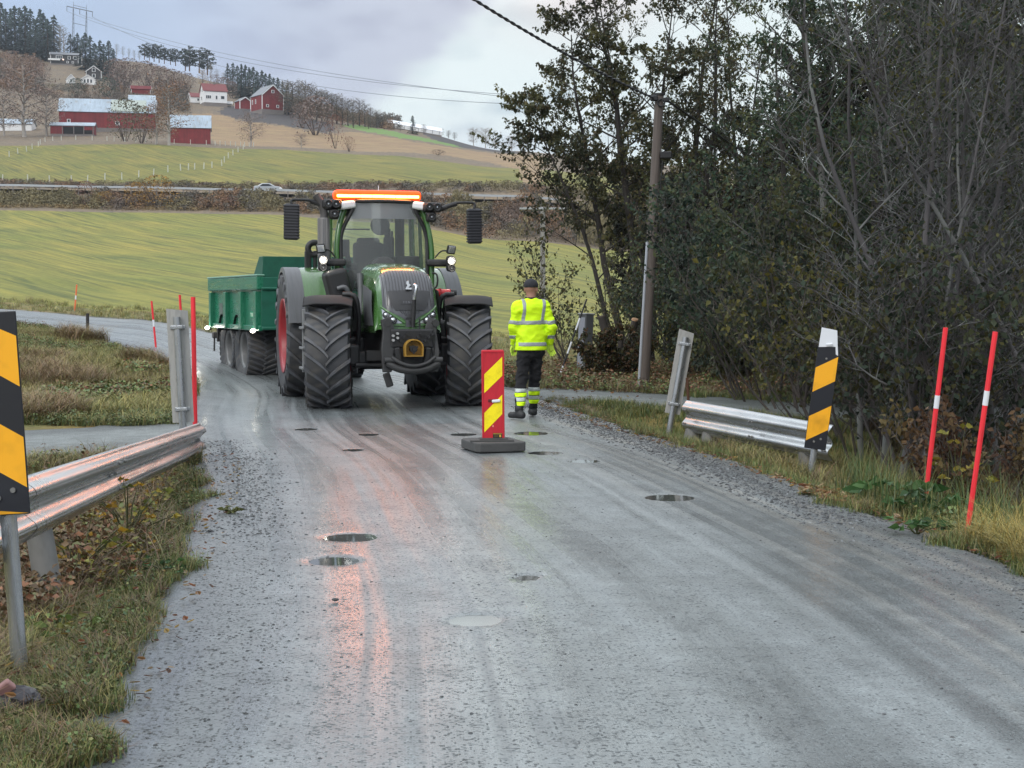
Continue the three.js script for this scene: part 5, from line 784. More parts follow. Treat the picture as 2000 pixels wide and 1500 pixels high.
const sag = (a, b, s, n = 24) => Array.from({ length: n + 1 }, (_, k) => { const t = k / n, p = a.clone().lerp(b, t); p.y -= s * 4 * t * (1 - t); return p; });
function cable(name, label, a, b, s, r, m = M_black, twist) { const P = sag(a, b, s, 40), gs = twist ? [0, 1].map((k) => tube(P.flatMap((p, i) => (i < P.length - 1 ? [0, 0.34, 0.67].map((q) => p.clone().lerp(P[i + 1], q)) : [p])).map((p, i) => { const q = i * 1.25 + k * Math.PI; return p.clone().add(V(0, Math.cos(q) * r * 0.62, Math.sin(q) * r * 0.62)); }), r * 0.62, 700, 6)) : [tube(P, r, 60, 5)]; return tag(part(name, M(...gs), m, scene), label, 'cable'); }
const hookA = V(poleTop.x - 0.1, poleTop.y - 0.06, poleTop.z + 0.08);
cable('overhead_cable', 'thick twisted black cable running up from the wooden pole to the left', hookA, at(700, -150, 17), 0.12, 0.02, M_black, true);
cable('overhead_cable', 'thin dark cable running from the wooden pole down to the right through the trees', V(poleTop.x + 0.12, poleTop.y - 0.08, poleTop.z), at(1760, 470, 40), 0.15, 0.02);
// ---------------------------------------------------------------- the farms on the hillside
const M_redwood = mat(1, 1, 1, 0.75, 0, { map: tex(256, 128, (u, v) => { const s = vnoise(u * 64, 0, 711, 64, 4), f = fbm(u * 16, v * 4, 713, 4, 16, 4), k = 0.68 + 0.3 * s + 0.4 * (f - 0.5); return [0.21 * k, 0.018 * k + 0.004 * f, 0.022 * k]; }) }), M_redshade = mat(0.17, 0.014, 0.018, 0.75, 0, { map: dirtTex }), M_whitewood = mat(0.72, 0.72, 0.72, 0.6), M_tin = mat(1, 1, 1, 0.35, 0.3, { map: tex(512, 128, (u, v) => { const s = fbm(u * 60, v * 3, 701, 3, 60, 3), b = fbm(u * 6, v * 3, 703, 3, 6, 3), rust = smoothstep(fbm(u * 22, v * 4, 705, 4, 22, 4), 0.62, 0.75), k = 0.7 + 0.35 * s + 0.25 * (b - 0.5); return [lerp(0.36 * k, 0.25, rust * 0.6), lerp(0.43 * k, 0.24, rust * 0.6), lerp(0.5 * k, 0.22, rust * 0.6)]; }) }), M_slate = mat(0.12, 0.125, 0.14, 0.4), M_tile = mat(0.16, 0.03, 0.03, 0.55), M_darkwood = mat(0.03, 0.026, 0.026, 0.7), M_stone = mat(0.2, 0.18, 0.17, 0.9, 0, { map: dirtTex }), M_pane = mat(0.03, 0.035, 0.04, 0.1), M_opening = mat(0.008, 0.007, 0.007, 0.9);
// a gabled building: ridge along its own x; windows as [face, x, y, w, h], face 'f' front, 'l' left gable, 'r' right gable
function gabled(name, label, cat, [u, v], { L, D, H, R, yaw = 0, wall, roof, trim, plinth = 0, win = [], dark_opening = [], eave = 0.35, dz = 0, Z, roll = 0, planks = 0 }) {
  const p = Z ? at(u, v, Z) : hit(u, v, 200), t = thing(name, label, cat, [p.x, p.y - 0.2, p.z + dz], yaw); t.rotation.z = roll;
  const y0 = plinth, gab = (s) => { const g = new THREE.BufferGeometry(); g.setAttribute('position', new THREE.BufferAttribute(new Float32Array([s * L / 2, y0 + H, -D / 2, s * L / 2, y0 + H, D / 2, s * L / 2, y0 + H + R, 0]), 3)); g.computeVertexNormals(); return g; };
  part('wall', M(bx(L, H, D, 0, y0 + H / 2, 0), gab(-1), gab(1)), wall, t);
  if (plinth) part('plinth', bx(L + 0.1, plinth + 2, D + 0.1, 0, (plinth - 2) / 2, 0), M_stone, t); else part('plinth', bx(L - 0.05, 2, D - 0.05, 0, -1, 0), M_stone, t);
  const sl = Math.hypot(D / 2, R), a = Math.atan2(R, D / 2);
  for (const s of [1, -1]) part('roof', put(new THREE.BoxGeometry(L + 2 * eave, 0.18, sl + eave), 0, y0 + H + R / 2 + 0.1 - Math.sin(a) * eave / 2, s * (D / 4 + Math.cos(a) * eave / 2), s * a, 0, 0), roof, t);
  if (trim) for (const s of [-1, 1]) { const xx = s * (L / 2 + eave + 0.05), d = 0.28; part('bargeboard', M(put(new THREE.BoxGeometry(0.1, d, sl + eave), xx, y0 + H + R / 2 - 0.05 - Math.sin(a) * eave / 2, (D / 4 + Math.cos(a) * eave / 2), a, 0, 0), put(new THREE.BoxGeometry(0.1, d, sl + eave), xx, y0 + H + R / 2 - 0.05 - Math.sin(a) * eave / 2, -(D / 4 + Math.cos(a) * eave / 2), -a, 0, 0)), trim, t); for (const q of [-1, 1]) part('corner_board', bx(0.26, H, 0.26, s * (L / 2 - 0.1), y0 + H / 2, q * (D / 2 - 0.1)), trim, t); }
  for (const [f, x, y, w, h, m] of win) {
    const o = part('window', f === 'f' ? bx(w + 0.3, h + 0.3, 0.12, x, y0 + y, D / 2 + 0.03) : bx(0.12, h + 0.3, w + 0.3, (f === 'l' ? -1 : 1) * (L / 2 + 0.03), y0 + y, x), m ?? M_whitewood, t);
    const n = w > 1.6 ? 3 : 1, g = []; for (let k = 0; k < n; k++) { const q = x + (k - (n - 1) / 2) * (w / n); g.push(f === 'f' ? bx(w / n - 0.15, h, 0.1, q, y0 + y, D / 2 + 0.065) : bx(0.1, h, w / n - 0.15, (f === 'l' ? -1 : 1) * (L / 2 + 0.065), y0 + y, q)); } g.forEach((q) => part('pane', q, M_pane, o));
  }
  for (const [x, w, h, m] of dark_opening) part('dark_opening', bx(w, h, 0.14, x, y0 + h / 2, D / 2 + 0.02), m ?? M_opening, t);  // flat black slabs paint the shade inside open fronts
  return t;
}
{
  const rs = 'red barn with a long pale metal roof behind the bare trees at the left';
  const A = gabled('barn', 'long ' + rs, 'barn', [203, 258], { L: 30, D: 11, H: 5.0, R: 4.6, yaw: 0.2, wall: M_redwood, roof: M_tin, plinth: 1.6, win: [['f', -12, 2, 0.8, 0.8], ['f', 3, 1.5, 1, 0.9]], dz: -6 });
  part('roof_patch', put(new THREE.BoxGeometry(11, 0.06, 6.6), 6.5, 1.6 + 5.0 + 2.5, 2.95, Math.atan2(4.6, 5.5), 0, 0), mat(0.36, 0.4, 0.36, 0.5, 0.2), A);
  const S = gabled('shed', 'low open-fronted red shed with a pale lean-to roof before the long barn', 'shed', [149, 264], { L: 13, D: 5, H: 2.5, R: 1.1, yaw: 0.12, wall: M_redwood, roof: M_tin, dark_opening: [[-1.1, 3.0, 2.1], [2.0, 2.9, 2.2], [4.8, 2.4, 1.2]], dz: 3 });
  for (const x of [-2.9, 0.5, 3.5, 6.3]) part('post', bx(0.22, 2.5, 0.22, x, 1.25, 2.62), M_stone, S);
  gabled('barn', 'red barn with a blue-grey metal roof at the edge of the stubble field', 'barn', [367, 280], { L: 11.5, D: 9, H: 4.5, R: 3.9, yaw: 0.18, wall: M_redwood, roof: M_tin, dz: -3 });
  const W = gabled('farmhouse', 'white two-storey farmhouse with a dark red roof on the hill', 'house', [417, 206], { L: 9.5, D: 7.5, H: 4.7, R: 3.2, yaw: 0.42, wall: M_whitewood, roof: M_tile, plinth: 0.9, win: [['f', -2.9, 2.2, 2.1, 1.2], ['f', 0.4, 2.1, 0.8, 1.4], ['f', 2.9, 2.2, 1.5, 1.2], ['l', -1.4, 5.0, 0.8, 1.1], ['l', 1.2, 5.0, 0.8, 1.1], ['l', 0, 2.0, 1.2, 1.2]] });
  part('chimney', bx(0.8, 1.5, 0.8, 0.3, 9.2, 0), M_stone, W); part('terrace', bx(2.6, 0.2, 4, 6.2, 0.9, 0.5), M_whitewood, W); part('railing', bx(2.6, 0.8, 0.12, 6.2, 1.5, 2.4), M_whitewood, W);
  const X = gabled('annex', 'small white annex with a red roof against the left end of the farmhouse', 'house', [383, 201], { L: 5, D: 4.5, H: 2.4, R: 1.7, yaw: 0.42, wall: M_whitewood, roof: M_tile, trim: M_whitewood, win: [['l', 0, 1.5, 1.1, 1], ['f', 0.4, 1.3, 1.0, 0.9]] }); part('porch_deck', bx(3.4, 0.25, 2.6, 2.6, 0.3, 3.0), M_whitewood, X); part('porch_post', bx(0.2, 1.6, 0.2, 1.6, -0.5, 4.0), M_whitewood, X);
  gabled('shed', 'small red gabled shed between the white farmhouse and the red barn', 'shed', [474, 213], { L: 6, D: 4.6, H: 3.1, R: 1.5, yaw: -1.05, wall: M_redwood, roof: M_slate, trim: M_whitewood });
  gabled('barn', 'tall red barn with white corner boards and a grey roof on the hill', 'barn', [522, 221], { L: 10.5, D: 9.2, H: 5.6, R: 4.0, yaw: -0.98, wall: M_redwood, roof: M_slate, trim: M_whitewood, plinth: 1.0, win: [['r', -2.0, 1.4, 0.8, 0.8], ['r', 2.3, 1.4, 0.8, 0.8], ['r', 0, 7.0, 0.9, 0.9], ['f', -3.6, 3.4, 0.5, 1.4], ['f', -0.6, 3.4, 0.5, 1.4]] });
  gabled('hut', 'little red hut with a white-edged roof among the brown bushes', 'hut', [275, 184], { L: 8, D: 6, H: 2.0, R: 1.6, yaw: 0.25, wall: M_redshade, roof: M_redshade, trim: M_whitewood });
  const K = gabled('villa', 'dark timber house with a white-edged gable above the barns', 'house', [184, 156], { L: 8, D: 7, H: 3.6, R: 2.6, yaw: -1.35, wall: M_darkwood, roof: M_slate, trim: M_whitewood, win: [['r', 0, 4.3, 1.3, 1.4], ['r', 0, 1.6, 1.3, 1.4]] });
  gabled('villa', 'white gabled house front with three tall windows below the dark house', 'house', [173, 166], { L: 5, D: 6.2, H: 2.5, R: 1.9, yaw: -1.4, wall: M_whitewood, roof: M_slate, trim: M_whitewood, win: [['r', -1.4, 1.6, 0.9, 1.5], ['r', 0, 1.7, 0.9, 1.7], ['r', 1.4, 1.6, 0.9, 1.5]] });
  gabled('villa', 'pale gabled wing of the houses, farthest left beside a dark round tree', 'house', [138, 163], { L: 4.5, D: 3.6, H: 2.2, R: 1.8, yaw: -1.2, wall: M_whitewood, roof: M_slate, trim: M_whitewood, win: [['r', 0, 1.3, 0.8, 1.1]] });
  const G = gabled('lodge', 'long dark hillside house with white panels and a lit lamp, highest on the left slope', 'house', [126, 126], { L: 14, D: 8, H: 4.6, R: 1.7, yaw: 0.28, wall: M_darkwood, roof: M_slate, trim: M_whitewood, win: [['f', -2.6, 3.3, 3.0, 1.5], ['f', 2.4, 3.2, 1.2, 1.4], ['f', 5.2, 3.2, 1.4, 1.4], ['f', 1.6, 0.9, 0.8, 0.8], ['f', 4.2, 0.9, 0.8, 0.8]] });
  part('balcony', bx(6, 0.9, 1.4, -5.2, 2.0, 4.4), M_whitewood, G); part('lamp', sp(0.35, -0.6, 2.1, 4.3), mat(1, 0.8, 0.7, 0.5, 0, { emissive: C(1, 0.72, 0.6), emissiveIntensity: 1.6 }), G);
  gabled('outbuilding', 'pale low building half hidden behind the bare birch at the left edge', 'building', [16, 256], { L: 13, D: 7, H: 2.7, R: 1.8, yaw: 0.1, wall: M_whitewood, roof: M_tin, dz: -5 });
  gabled('outbuilding', 'whitish barn end glimpsed through the twigs right of the long barn', 'building', [278, 226], { L: 9, D: 8, H: 5, R: 2.4, yaw: 0.2, wall: mat(0.5, 0.5, 0.5, 0.7, 0, { map: dirtTex }), roof: M_tin });
  const T = gabled('poly_tunnel', 'long low white greenhouse on the crest beside the single spruce', 'greenhouse', [808, 256], { L: 21, D: 5, H: 1.3, R: 1.5, yaw: 0.25, wall: M_whitewood, roof: mat(0.8, 0.82, 0.86, 0.4), roll: -0.135, eave: 0.1 });
  for (let k = 0; k < 8; k++) part('hoop', bx(0.14, 1.4, 0.1, -9.5 + k * 2.7, 0.7, 2.54), M_slate, T);
}
// the main road on its bank, with a steel rail and one passing car
{
  const bank = (Z, o, y) => (b) => { const x = lerp(-0.42, 0.06, b) * Z; return [x, base(x, -Z) + y, -(Z + o)]; };
  struct('main_road', grid(90, 2, (a, b) => { const x = lerp(-0.46, 0.2, a) * 264; return [x, base(x, -262) + 0.25, -lerp(260.5, 268, b)]; }), mat(0.12, 0.13, 0.14, 0.4));
  const t = thing('guardrail', 'long pale steel rail along the main road beyond the meadow', 'guardrail'), P = []; for (let k = 0; k <= 60; k++) { const x = lerp(-0.46, 0.05, k / 60) * 258; P.push([x, base(x, -262) + 0.75, -258.5]); }
  part('beam', grid(60, 1, (a, b) => { const q = P[Math.round(a * 60)]; return [q[0], q[1] + (b - 0.5) * 0.34, q[2]]; }), mat(0.4, 0.42, 0.44, 0.4, 0.3), t); const ps = []; for (let k = 0; k < 60; k++) ps.push(bx(0.15, 1.6, 0.15, P[k][0], P[k][1] - 0.9, P[k][2] - 0.2)); tag(part('rail_post', M(...ps), M_stone, t)).userData.kind = 'stuff';
  const cx = -0.158 * 261, c = thing('car', 'silver car driving right on the main road beyond the meadow', 'car', [cx, base(cx, -262) + 0.45, -261], 0), sil = mat(0.42, 0.44, 0.46, 0.3, 0.5);
  part('body', put(ext([[-2.25, 0.3], [-2.3, 0.72], [-2.1, 0.98], [-1.5, 1.05], [-0.85, 1.46], [0.35, 1.46], [1.15, 1.0], [2.05, 0.86], [2.3, 0.6], [2.3, 0.3]], 1.6, 0.08), 0, 0, -0.8), sil, c);
  part('side_window', put(ext([[-1.3, 1.04], [-0.78, 1.38], [0.28, 1.38], [0.92, 1.03]], 0.02), 0, 0, 0.885), M_pane, c); for (const x of [-1.42, 1.42]) { const w = part('wheel', cy(0.33, 0.33, 0.22, x, 0.33, 0.8, 'z', 20), M_black, c); part('hubcap', cy(0.2, 0.2, 0.02, x, 0.33, 0.92, 'z', 14), M_steel, w); }
  part('headlight', rb(0.35, 0.16, 0.3, 0.05, 2.2, 0.66, 0.75), mat(0.9, 0.9, 0.88, 0.2), c); part('tail_light', rb(0.12, 0.18, 0.3, 0.04, -2.3, 0.75, 0.75), mat(0.3, 0.02, 0.02, 0.3), c);
}
// white fence posts around the upper meadow
{
  const g = new THREE.CylinderGeometry(0.1, 0.12, 1.5, 6).translate(0, 0.6, 0), m = mat(0.5, 0.5, 0.44, 0.7), r = rng(77); let first = null; const words = 'second third fourth fifth sixth seventh eighth ninth tenth eleventh twelfth thirteenth fourteenth fifteenth sixteenth seventeenth eighteenth nineteenth twentieth twenty-first twenty-second'.split(' '), nth = (l, u) => { const k = l.filter((q) => q[0] < u).length; return k === 0 ? 'leftmost' : k === l.length - 1 ? 'rightmost' : words[k - 1] + ' from the left'; };
  const rows = [['lower', [[5, 355], [54, 355], [97, 357], [139, 357], [171, 356], [205, 352], [238, 351], [271, 346], [300, 343], [328, 336], [353, 333], [368, 332], [380, 331], [398, 330], [414, 328], [433, 324], [438, 317], [446, 309], [455, 303], [465, 297], [475, 292]]], ['left', [[18, 306], [35, 300], [52, 296], [63, 291], [75, 286], [79, 282], [88, 277]]], ['upper', [[103, 275], [120, 274], [148, 273], [180, 274], [209, 275], [223, 276], [244, 277], [265, 278], [284, 279], [307, 280], [340, 281], [372, 282], [403, 283], [420, 284], [430, 284], [440, 285], [450, 285], [460, 286], [470, 286], [478, 287], [487, 287], [495, 287]]]];
  for (const [row, list] of rows) for (const [u, v] of list) {
    const p = hit(u, v, 255); if (!p) continue; const o = first ? first.clone() : (first = new THREE.Mesh(g, m)); o.name = numbered('fence_post'); o.castShadow = true; o.position.copy(p); o.rotation.set(0, r() * 3, (r() - 0.45) * 0.16); o.userData = { label: `white fence post in the ${row} row round the meadow, ${nth(list, u)}`, category: 'fence post', group: `white fence posts, ${row} row` }; scene.add(o);
  }
}
// the power line on the ridge
{
  const Z = 940, q = (u, v) => at(u, v, Z), m = mat(0.17, 0.19, 0.22, 0.5, 0.3), o0 = q(157, 78), t = thing('power_pylon', 'grey lattice power pylon with two masts standing on the left ridge', 'pylon', [o0.x, o0.y, o0.z]), l = (u, v) => q(u, v).sub(o0), bars = [];
  const mast = (u0, uT, vT, vB) => { const g = [], w = 2.0; for (const s of [-1, 1]) g.push(rod(l(u0 + s * w, vB), l(uT + s * 0.6, vT + 14), 0.2, 0.16, 5)); g.push(rod(l(uT, vT + 16), l(uT, vT), 0.17, 0.1, 5)); for (let k = 0; k < 8; k++) { const a = k / 8, b = (k + 1) / 8, s = k % 2 ? 1 : -1; g.push(rod(l(lerp(u0 + s * w, uT + s * 0.6, a), lerp(vB, vT + 14, a)), l(lerp(u0 - s * w, uT - s * 0.6, b), lerp(vB, vT + 14, b)), 0.09, 0.09, 4)); } part('mast', M(...g), m, t); };
  mast(143, 143.3, 3, 84); mast(168, 169, 9, 88);
  part('crossarm', M(rod(l(130.5, 12), l(181, 23), 0.3, 0.3, 6), rod(l(143.3, 10), l(169, 16), 0.16, 0.16, 5), rod(l(144, 45), l(166, 50), 0.18, 0.18, 5)), m, t);
  for (const [u, v] of [[130.7, 12], [155.8, 18], [180.6, 23]]) part('insulator', rod(l(u, v), l(u, v + 10), 0.2, 0.2, 5), m, t);
  const pts = [[130.7, 22], [155.8, 28], [180.6, 33]], ends = [[1110, 192, 480], [1110, 202, 470], [1110, 206, 455]], names = ['upper', 'middle', 'lower'];
  pts.forEach((p, k) => cable('power_line', `${names[k]} of three faint power lines crossing the sky from the pylon`, q(...p), at(...ends[k]), [9, 6, 12][k], 0.1, mat(0.16, 0.18, 0.22, 0.6)));
  const f = hit(160, 131, 300), d = thing('flagpole', 'thin white flagpole beside the long dark hillside house', 'flagpole', [f.x, f.y, f.z]); part('shaft', cy(0.16, 0.2, 9, 0, 4.5, 0, 'y', 8), M_whitewood, d);
}
// ---------------------------------------------------------------- distant trees; each kind is built a few times and then repeated
const M_leafy = mat(1, 1, 1, 0.85, 0, { vertexColors: true }), M_wood = mat(1, 1, 1, 0.85, 0, { vertexColors: true });
function clumpQuad(g, x, y, z, s, r, c) { const a = r() * 6.28, b = r() * 3.14, ca = Math.cos(a), sa = Math.sin(a), cb = Math.cos(b), sb = Math.sin(b), ux = ca * s, uy = sb * s * 0.6, uz = sa * s, vx = -sa * cb * s * 0.7, vy = s * 0.8 * Math.abs(cb) + 0.1 * s, vz = ca * cb * s * 0.7; const i = g.v(x - ux, y - uy, z - uz, c); g.v(x - vx, y - vy, z - vz, c); g.v(x + ux, y + uy, z + uz, c); g.v(x + vx, y + vy, z + vz, c); g.quad(i, i + 1, i + 2, i + 3); }
const KINDS = {
  spruce(seed) { const r = rng(seed), g = new GB(), w = new GB(), H = 1; w.limb([V(0, 0, 0), V(0, 0.5, 0), V(0, 0.98, 0)], [0.018, 0.011, 0.002], 5, [0.06, 0.045, 0.035]);
    for (let k = 0; k < 26; k++) { const t = (k + 0.5 * r()) / 26, y = 0.06 + 0.93 * t, R = (0.21 * Math.pow(1 - t, 0.8) + 0.01) * (0.75 + 0.45 * r()), n = 9; for (let j = 0; j < n; j++) { const a = r() * 6.28, q = R * (0.6 + 0.6 * r()), b = 0.6 + 0.8 * r(), dr = 0.05 + 0.05 * r(), c = [0.034 * b, 0.056 * b, 0.05 * b], wd = 0.035 + 0.03 * (1 - t); const i = g.v(0, y + 0.012, 0, c.map((x) => x * 0.6)); g.v(Math.cos(a - wd / R * 0.35) * q * 0.7, y - dr * 0.5, Math.sin(a - wd / R * 0.35) * q * 0.7, c); g.v(Math.cos(a) * q, y - dr * q / 0.2, Math.sin(a) * q, c); g.v(Math.cos(a + wd / R * 0.35) * q * 0.7, y - dr * 0.5, Math.sin(a + wd / R * 0.35) * q * 0.7, c); g.quad(i, i + 1, i + 2, i + 3); } } return [w, g]; },
  pine(seed) { const r = rng(seed), g = new GB(), w = new GB(); w.limb([V(0, 0, 0), V(0.01, 0.5, 0), V(0, 0.95, 0.01)], [0.02, 0.014, 0.004], 5, [0.13, 0.075, 0.05]); for (let k = 0; k < 17; k++) { const t = k / 17, y = 0.26 + 0.7 * t, a = k * 2.4, q = (0.2 * Math.sin(0.5 + 2.3 * (1 - t)) + 0.03) * (0.6 + 0.7 * r()), x = Math.cos(a) * q * 0.7, z = Math.sin(a) * q * 0.7; w.limb([V(0, y - 0.04, 0), V(x, y, z)], [0.006, 0.003], 4, [0.09, 0.06, 0.045]); for (let j = 0; j < 30; j++) { const b = 0.6 + 0.8 * r(), e = r() * 6.28, l = Math.sqrt(r()) * 0.085; clumpQuad(g, x + Math.cos(e) * l, y + (r() - 0.4) * 0.1, z + Math.sin(e) * l, 0.02 + 0.02 * r(), r, [0.05 * b, 0.066 * b, 0.054 * b]); } } return [w, g]; },
  birch(seed, col = [0.12, 0.078, 0.058], wide = 0.3, dense = 900, white = true, top = 0.55) { const r = rng(seed), g = new GB(), w = new GB(), wc = white ? [0.32, 0.29, 0.26] : [0.07, 0.055, 0.048]; w.limb([V(0, 0, 0), V(0.015, 0.25, 0.01), V(0.0, 0.6, 0), V(0.02, 0.95, 0)], [0.022, 0.016, 0.009, 0.002], 5, wc);
    for (let k = 0; k < 34; k++) { const t = 0.18 + 0.76 * (k / 34), a = k * 2.4 + r(), len = wide * (0.55 + 0.5 * Math.sin(3.14 * Math.pow((t - 0.1) / 0.9, 0.8))) * (0.7 + 0.5 * r()), up = 0.25 + 0.4 * r(), e = V(Math.cos(a) * len, t * 0.92 + len * up, Math.sin(a) * len); w.limb([V(0, t * 0.9, 0), V(e.x * 0.55, t * 0.9 + len * up * 0.7, e.z * 0.55), e], [0.006, 0.004, 0.0015], 4, wc.map((c) => c * 0.6));
      for (let j = 0; j < dense / 34; j++) { const q = 0.35 + 0.75 * r(), b = 0.7 + 0.6 * r(), sp2 = 0.055; clumpQuad(g, e.x * q + (r() - 0.5) * sp2 * 2, lerp(t * 0.9, e.y, q) + (r() - 0.6) * sp2 * 1.8, e.z * q + (r() - 0.5) * sp2 * 2, 0.006 + 0.008 * r() * r(), r, col.map((c) => c * b)); } } return [w, g]; },
  bush(seed, col = [0.12, 0.078, 0.055], dense = 620) { const r = rng(seed), g = new GB(), w = new GB(); for (let k = 0; k < 7; k++) { const a = r() * 6.28, l = 0.3 + 0.2 * r(); w.limb([V(Math.cos(a) * 0.03, 0, Math.sin(a) * 0.03), V(Math.cos(a) * l * 0.5, 0.4, Math.sin(a) * l * 0.5), V(Math.cos(a) * l, 0.8, Math.sin(a) * l)], [0.014, 0.009, 0.003], 4, [0.07, 0.05, 0.04]); }
    for (let k = 0; k < dense; k++) { const a = r() * 6.28, y = Math.pow(r(), 0.75), R = 0.5 * Math.sqrt(Math.max(0, 1 - (y * 2 - 0.9) ** 2 * 0.8)) * (0.8 + 0.4 * vnoise(a * 1.3 + 5, y * 4, seed)), q = R * Math.pow(r(), 0.38), b = 0.7 + 0.55 * r(); clumpQuad(g, Math.cos(a) * q, 0.05 + y * 0.93, Math.sin(a) * q, 0.013 + 0.022 * r() * r(), r, col.map((c) => c * b)); } return [w, g]; },
};
const protos = {};
function kind(key, make, n) { protos[key] = Array.from({ length: n }, (_, k) => { const [w, g] = make(k); return [w.build(), g.build()]; }); }
kind('spruce', (k) => KINDS.spruce(501 + k), 4); kind('pine', (k) => KINDS.pine(521 + k), 3);
kind('bare', (k) => KINDS.birch(541 + k, [0.2, 0.14, 0.115], 0.3, 2300), 3); kind('rust', (k) => KINDS.birch(551 + k, [0.21, 0.105, 0.048], 0.24, 1700), 2); kind('wood', (k) => KINDS.birch(561 + k, [0.15, 0.125, 0.09], 0.22, 1700, false), 4); kind('pale', (k) => KINDS.birch(571 + k, [0.17, 0.165, 0.13], 0.2, 500), 3);
kind('brown', (k) => KINDS.bush(581 + k, [0.17, 0.118, 0.098], 900), 3); kind('orange', (k) => KINDS.bush(591 + k, [0.27, 0.15, 0.028], 900), 2); kind('red', (k) => KINDS.bush(601 + k, [0.17, 0.075, 0.05], 500), 2); kind('round', (k) => KINDS.bush(611 + k, [0.03, 0.052, 0.034], 1300), 2); kind('yellow', (k) => KINDS.birch(621 + k, [0.36, 0.21, 0.03], 0.22, 1500, false), 1); kind('olive', (k) => KINDS.bush(631 + k, [0.095, 0.085, 0.045], 900), 2);
const farCount = {}, farFirst = {}, R_far = rng(909);
function far(key, u, vb, vt, label, cat, group, wide = 1, from = 200) {
  const p = hit(u, vb, from) ?? at(u, vb, 860), H = ((vb - vt) / FOC) * -p.z, k = (farCount[key] = (farCount[key] ?? -1) + 1) % protos[key].length, id = key + k;
  let t; const nm = { spruce: 'spruce_tree', pine: 'pine_tree', bare: 'bare_birch', rust: 'autumn_birch', wood: 'birch_tree', pale: 'pale_birch', brown: 'brown_bush', orange: 'orange_bush', red: 'red_bush', round: 'round_conifer', yellow: 'yellow_larch', olive: 'olive_bush' }[key];
  if (farFirst[id]) { t = farFirst[id].clone(); t.name = numbered(nm); scene.add(t); } else { t = farFirst[id] = thing(nm); part('trunk', protos[key][k][0], M_wood, t); part('crown', protos[key][k][1], M_leafy, t); }
  t.userData = { label, category: cat }; if (group) t.userData.group = group;
  t.position.set(p.x, p.y - 0.02 * H, p.z); t.rotation.y = R_far() * 6.28; t.scale.set(H * wide, H, H * wide); return t;
}
{
  const ORD = ['leftmost', ...'second third fourth fifth sixth seventh eighth ninth tenth eleventh twelfth thirteenth fourteenth fifteenth sixteenth seventeenth eighteenth nineteenth twentieth twenty-first twenty-second twenty-third twenty-fourth'.split(' ').map((w) => w + ' from the left')];
  const row = (key, list, label, cat, group, wide, from) => [...list].sort((a, b) => a[0] - b[0]).forEach((q, k) => far(key, q[0], q[1], q[2], q[4] ?? `${label}, ${k === list.length - 1 ? 'rightmost' : ORD[k]}`, cat, group, (q[3] ?? 1) * (wide ?? 1), from));
  row('spruce', [[-14, 92, 0], [2, 96, 2], [12, 98, 14], [22, 96, 14], [30, 104, 8], [40, 100, 12], [50, 106, 8], [60, 104, 14], [70, 112, 36], [79, 112, 15], [86, 116, 22], [94, 120, 34], [98, 114, 48], [106, 117, 26], [58, 112, 60], [88, 114, 66], [70, 118, 62]], 'dark spruce in the stand on the hilltop at the left', 'tree', 'dark spruces on the left hilltop', 1.6, 500);
  row('spruce', [[138, 121, 64], [146, 121, 70], [152, 122, 62], [160, 126, 72], [167, 136, 61], [177, 138, 67], [186, 142, 82], [196, 146, 76], [203, 146, 84], [213, 148, 77], [222, 144, 94], [148, 122, 92], [176, 138, 100], [208, 152, 108]], 'dark spruce in the row below the power pylon', 'tree', 'spruces below the pylon', 1.6, 500);
  row('spruce', [[445, 176, 122], [455, 180, 120], [464, 184, 126], [472, 188, 123], [480, 188, 124], [487, 192, 129], [495, 194, 128], [503, 198, 136], [512, 198, 135], [519, 202, 141], [527, 204, 142], [535, 206, 149], [543, 208, 149], [552, 214, 158], [561, 222, 164], [570, 224, 176], [470, 194, 150], [500, 204, 158], [540, 212, 168]], 'dark spruce in the grove behind the tall red barn', 'tree', 'spruces behind the red barn', 1.5, 500);
  row('pine', [[282, 116, 84], [292, 118, 92], [301, 120, 86], [311, 122, 86], [321, 124, 93], [333, 126, 96], [343, 128, 94], [362, 138, 96], [370, 138, 91], [389, 142, 94], [405, 146, 97]], 'grey-green pine on the bare crest left of centre', 'tree', 'pines along the crest', 1.5, 500);
  row('pale', [[118, 120, 38], [125, 122, 46], [228, 110, 82], [240, 112, 88], [252, 114, 92], [262, 116, 95], [272, 118, 96], [412, 160, 118], [424, 166, 130], [436, 168, 138]], 'pale leafless birch on the ridge line', 'tree', 'pale birches on the ridge', 1.1, 500);
  row('wood', [[560, 226, 150], [572, 230, 152], [584, 232, 156], [596, 232, 150], [607, 236, 160], [618, 238, 165], [629, 240, 168], [639, 240, 172], [649, 242, 176], [658, 242, 178], [668, 244, 182], [680, 246, 188], [690, 246, 190], [702, 246, 187], [713, 248, 198], [724, 249, 206], [736, 250, 211], [748, 250, 218], [758, 252, 225], [590, 240, 180], [640, 246, 200], [690, 250, 214], [720, 252, 222]], 'grey-brown birch in the wood along the falling ridge', 'tree', 'birches along the falling ridge', 1.25, 400);
  row('wood', [[770, 254, 238], [782, 256, 242], [828, 262, 241], [848, 265, 248], [862, 267, 249], [876, 270, 253], [888, 273, 257]], 'small bare tree on the crest right of the greenhouse', 'tree', 'small trees on the right crest', 1.4, 400);
  row('bare', [[925, 284, 247], [948, 288, 247], [966, 290, 270], [1000, 296, 262]], 'thin leafless tree standing on the crest above the ploughed strip', 'tree', 'leafless trees on the right crest', 1.1, 400);
  far('spruce', 806, 262, 224, 'single dark spruce beside the white greenhouse on the crest', 'tree', null, 1.6, 400);
  far('yellow', 396, 172, 131, 'golden larch glowing among the brown trees above the white farmhouse', 'tree', null, 1.15, 450);
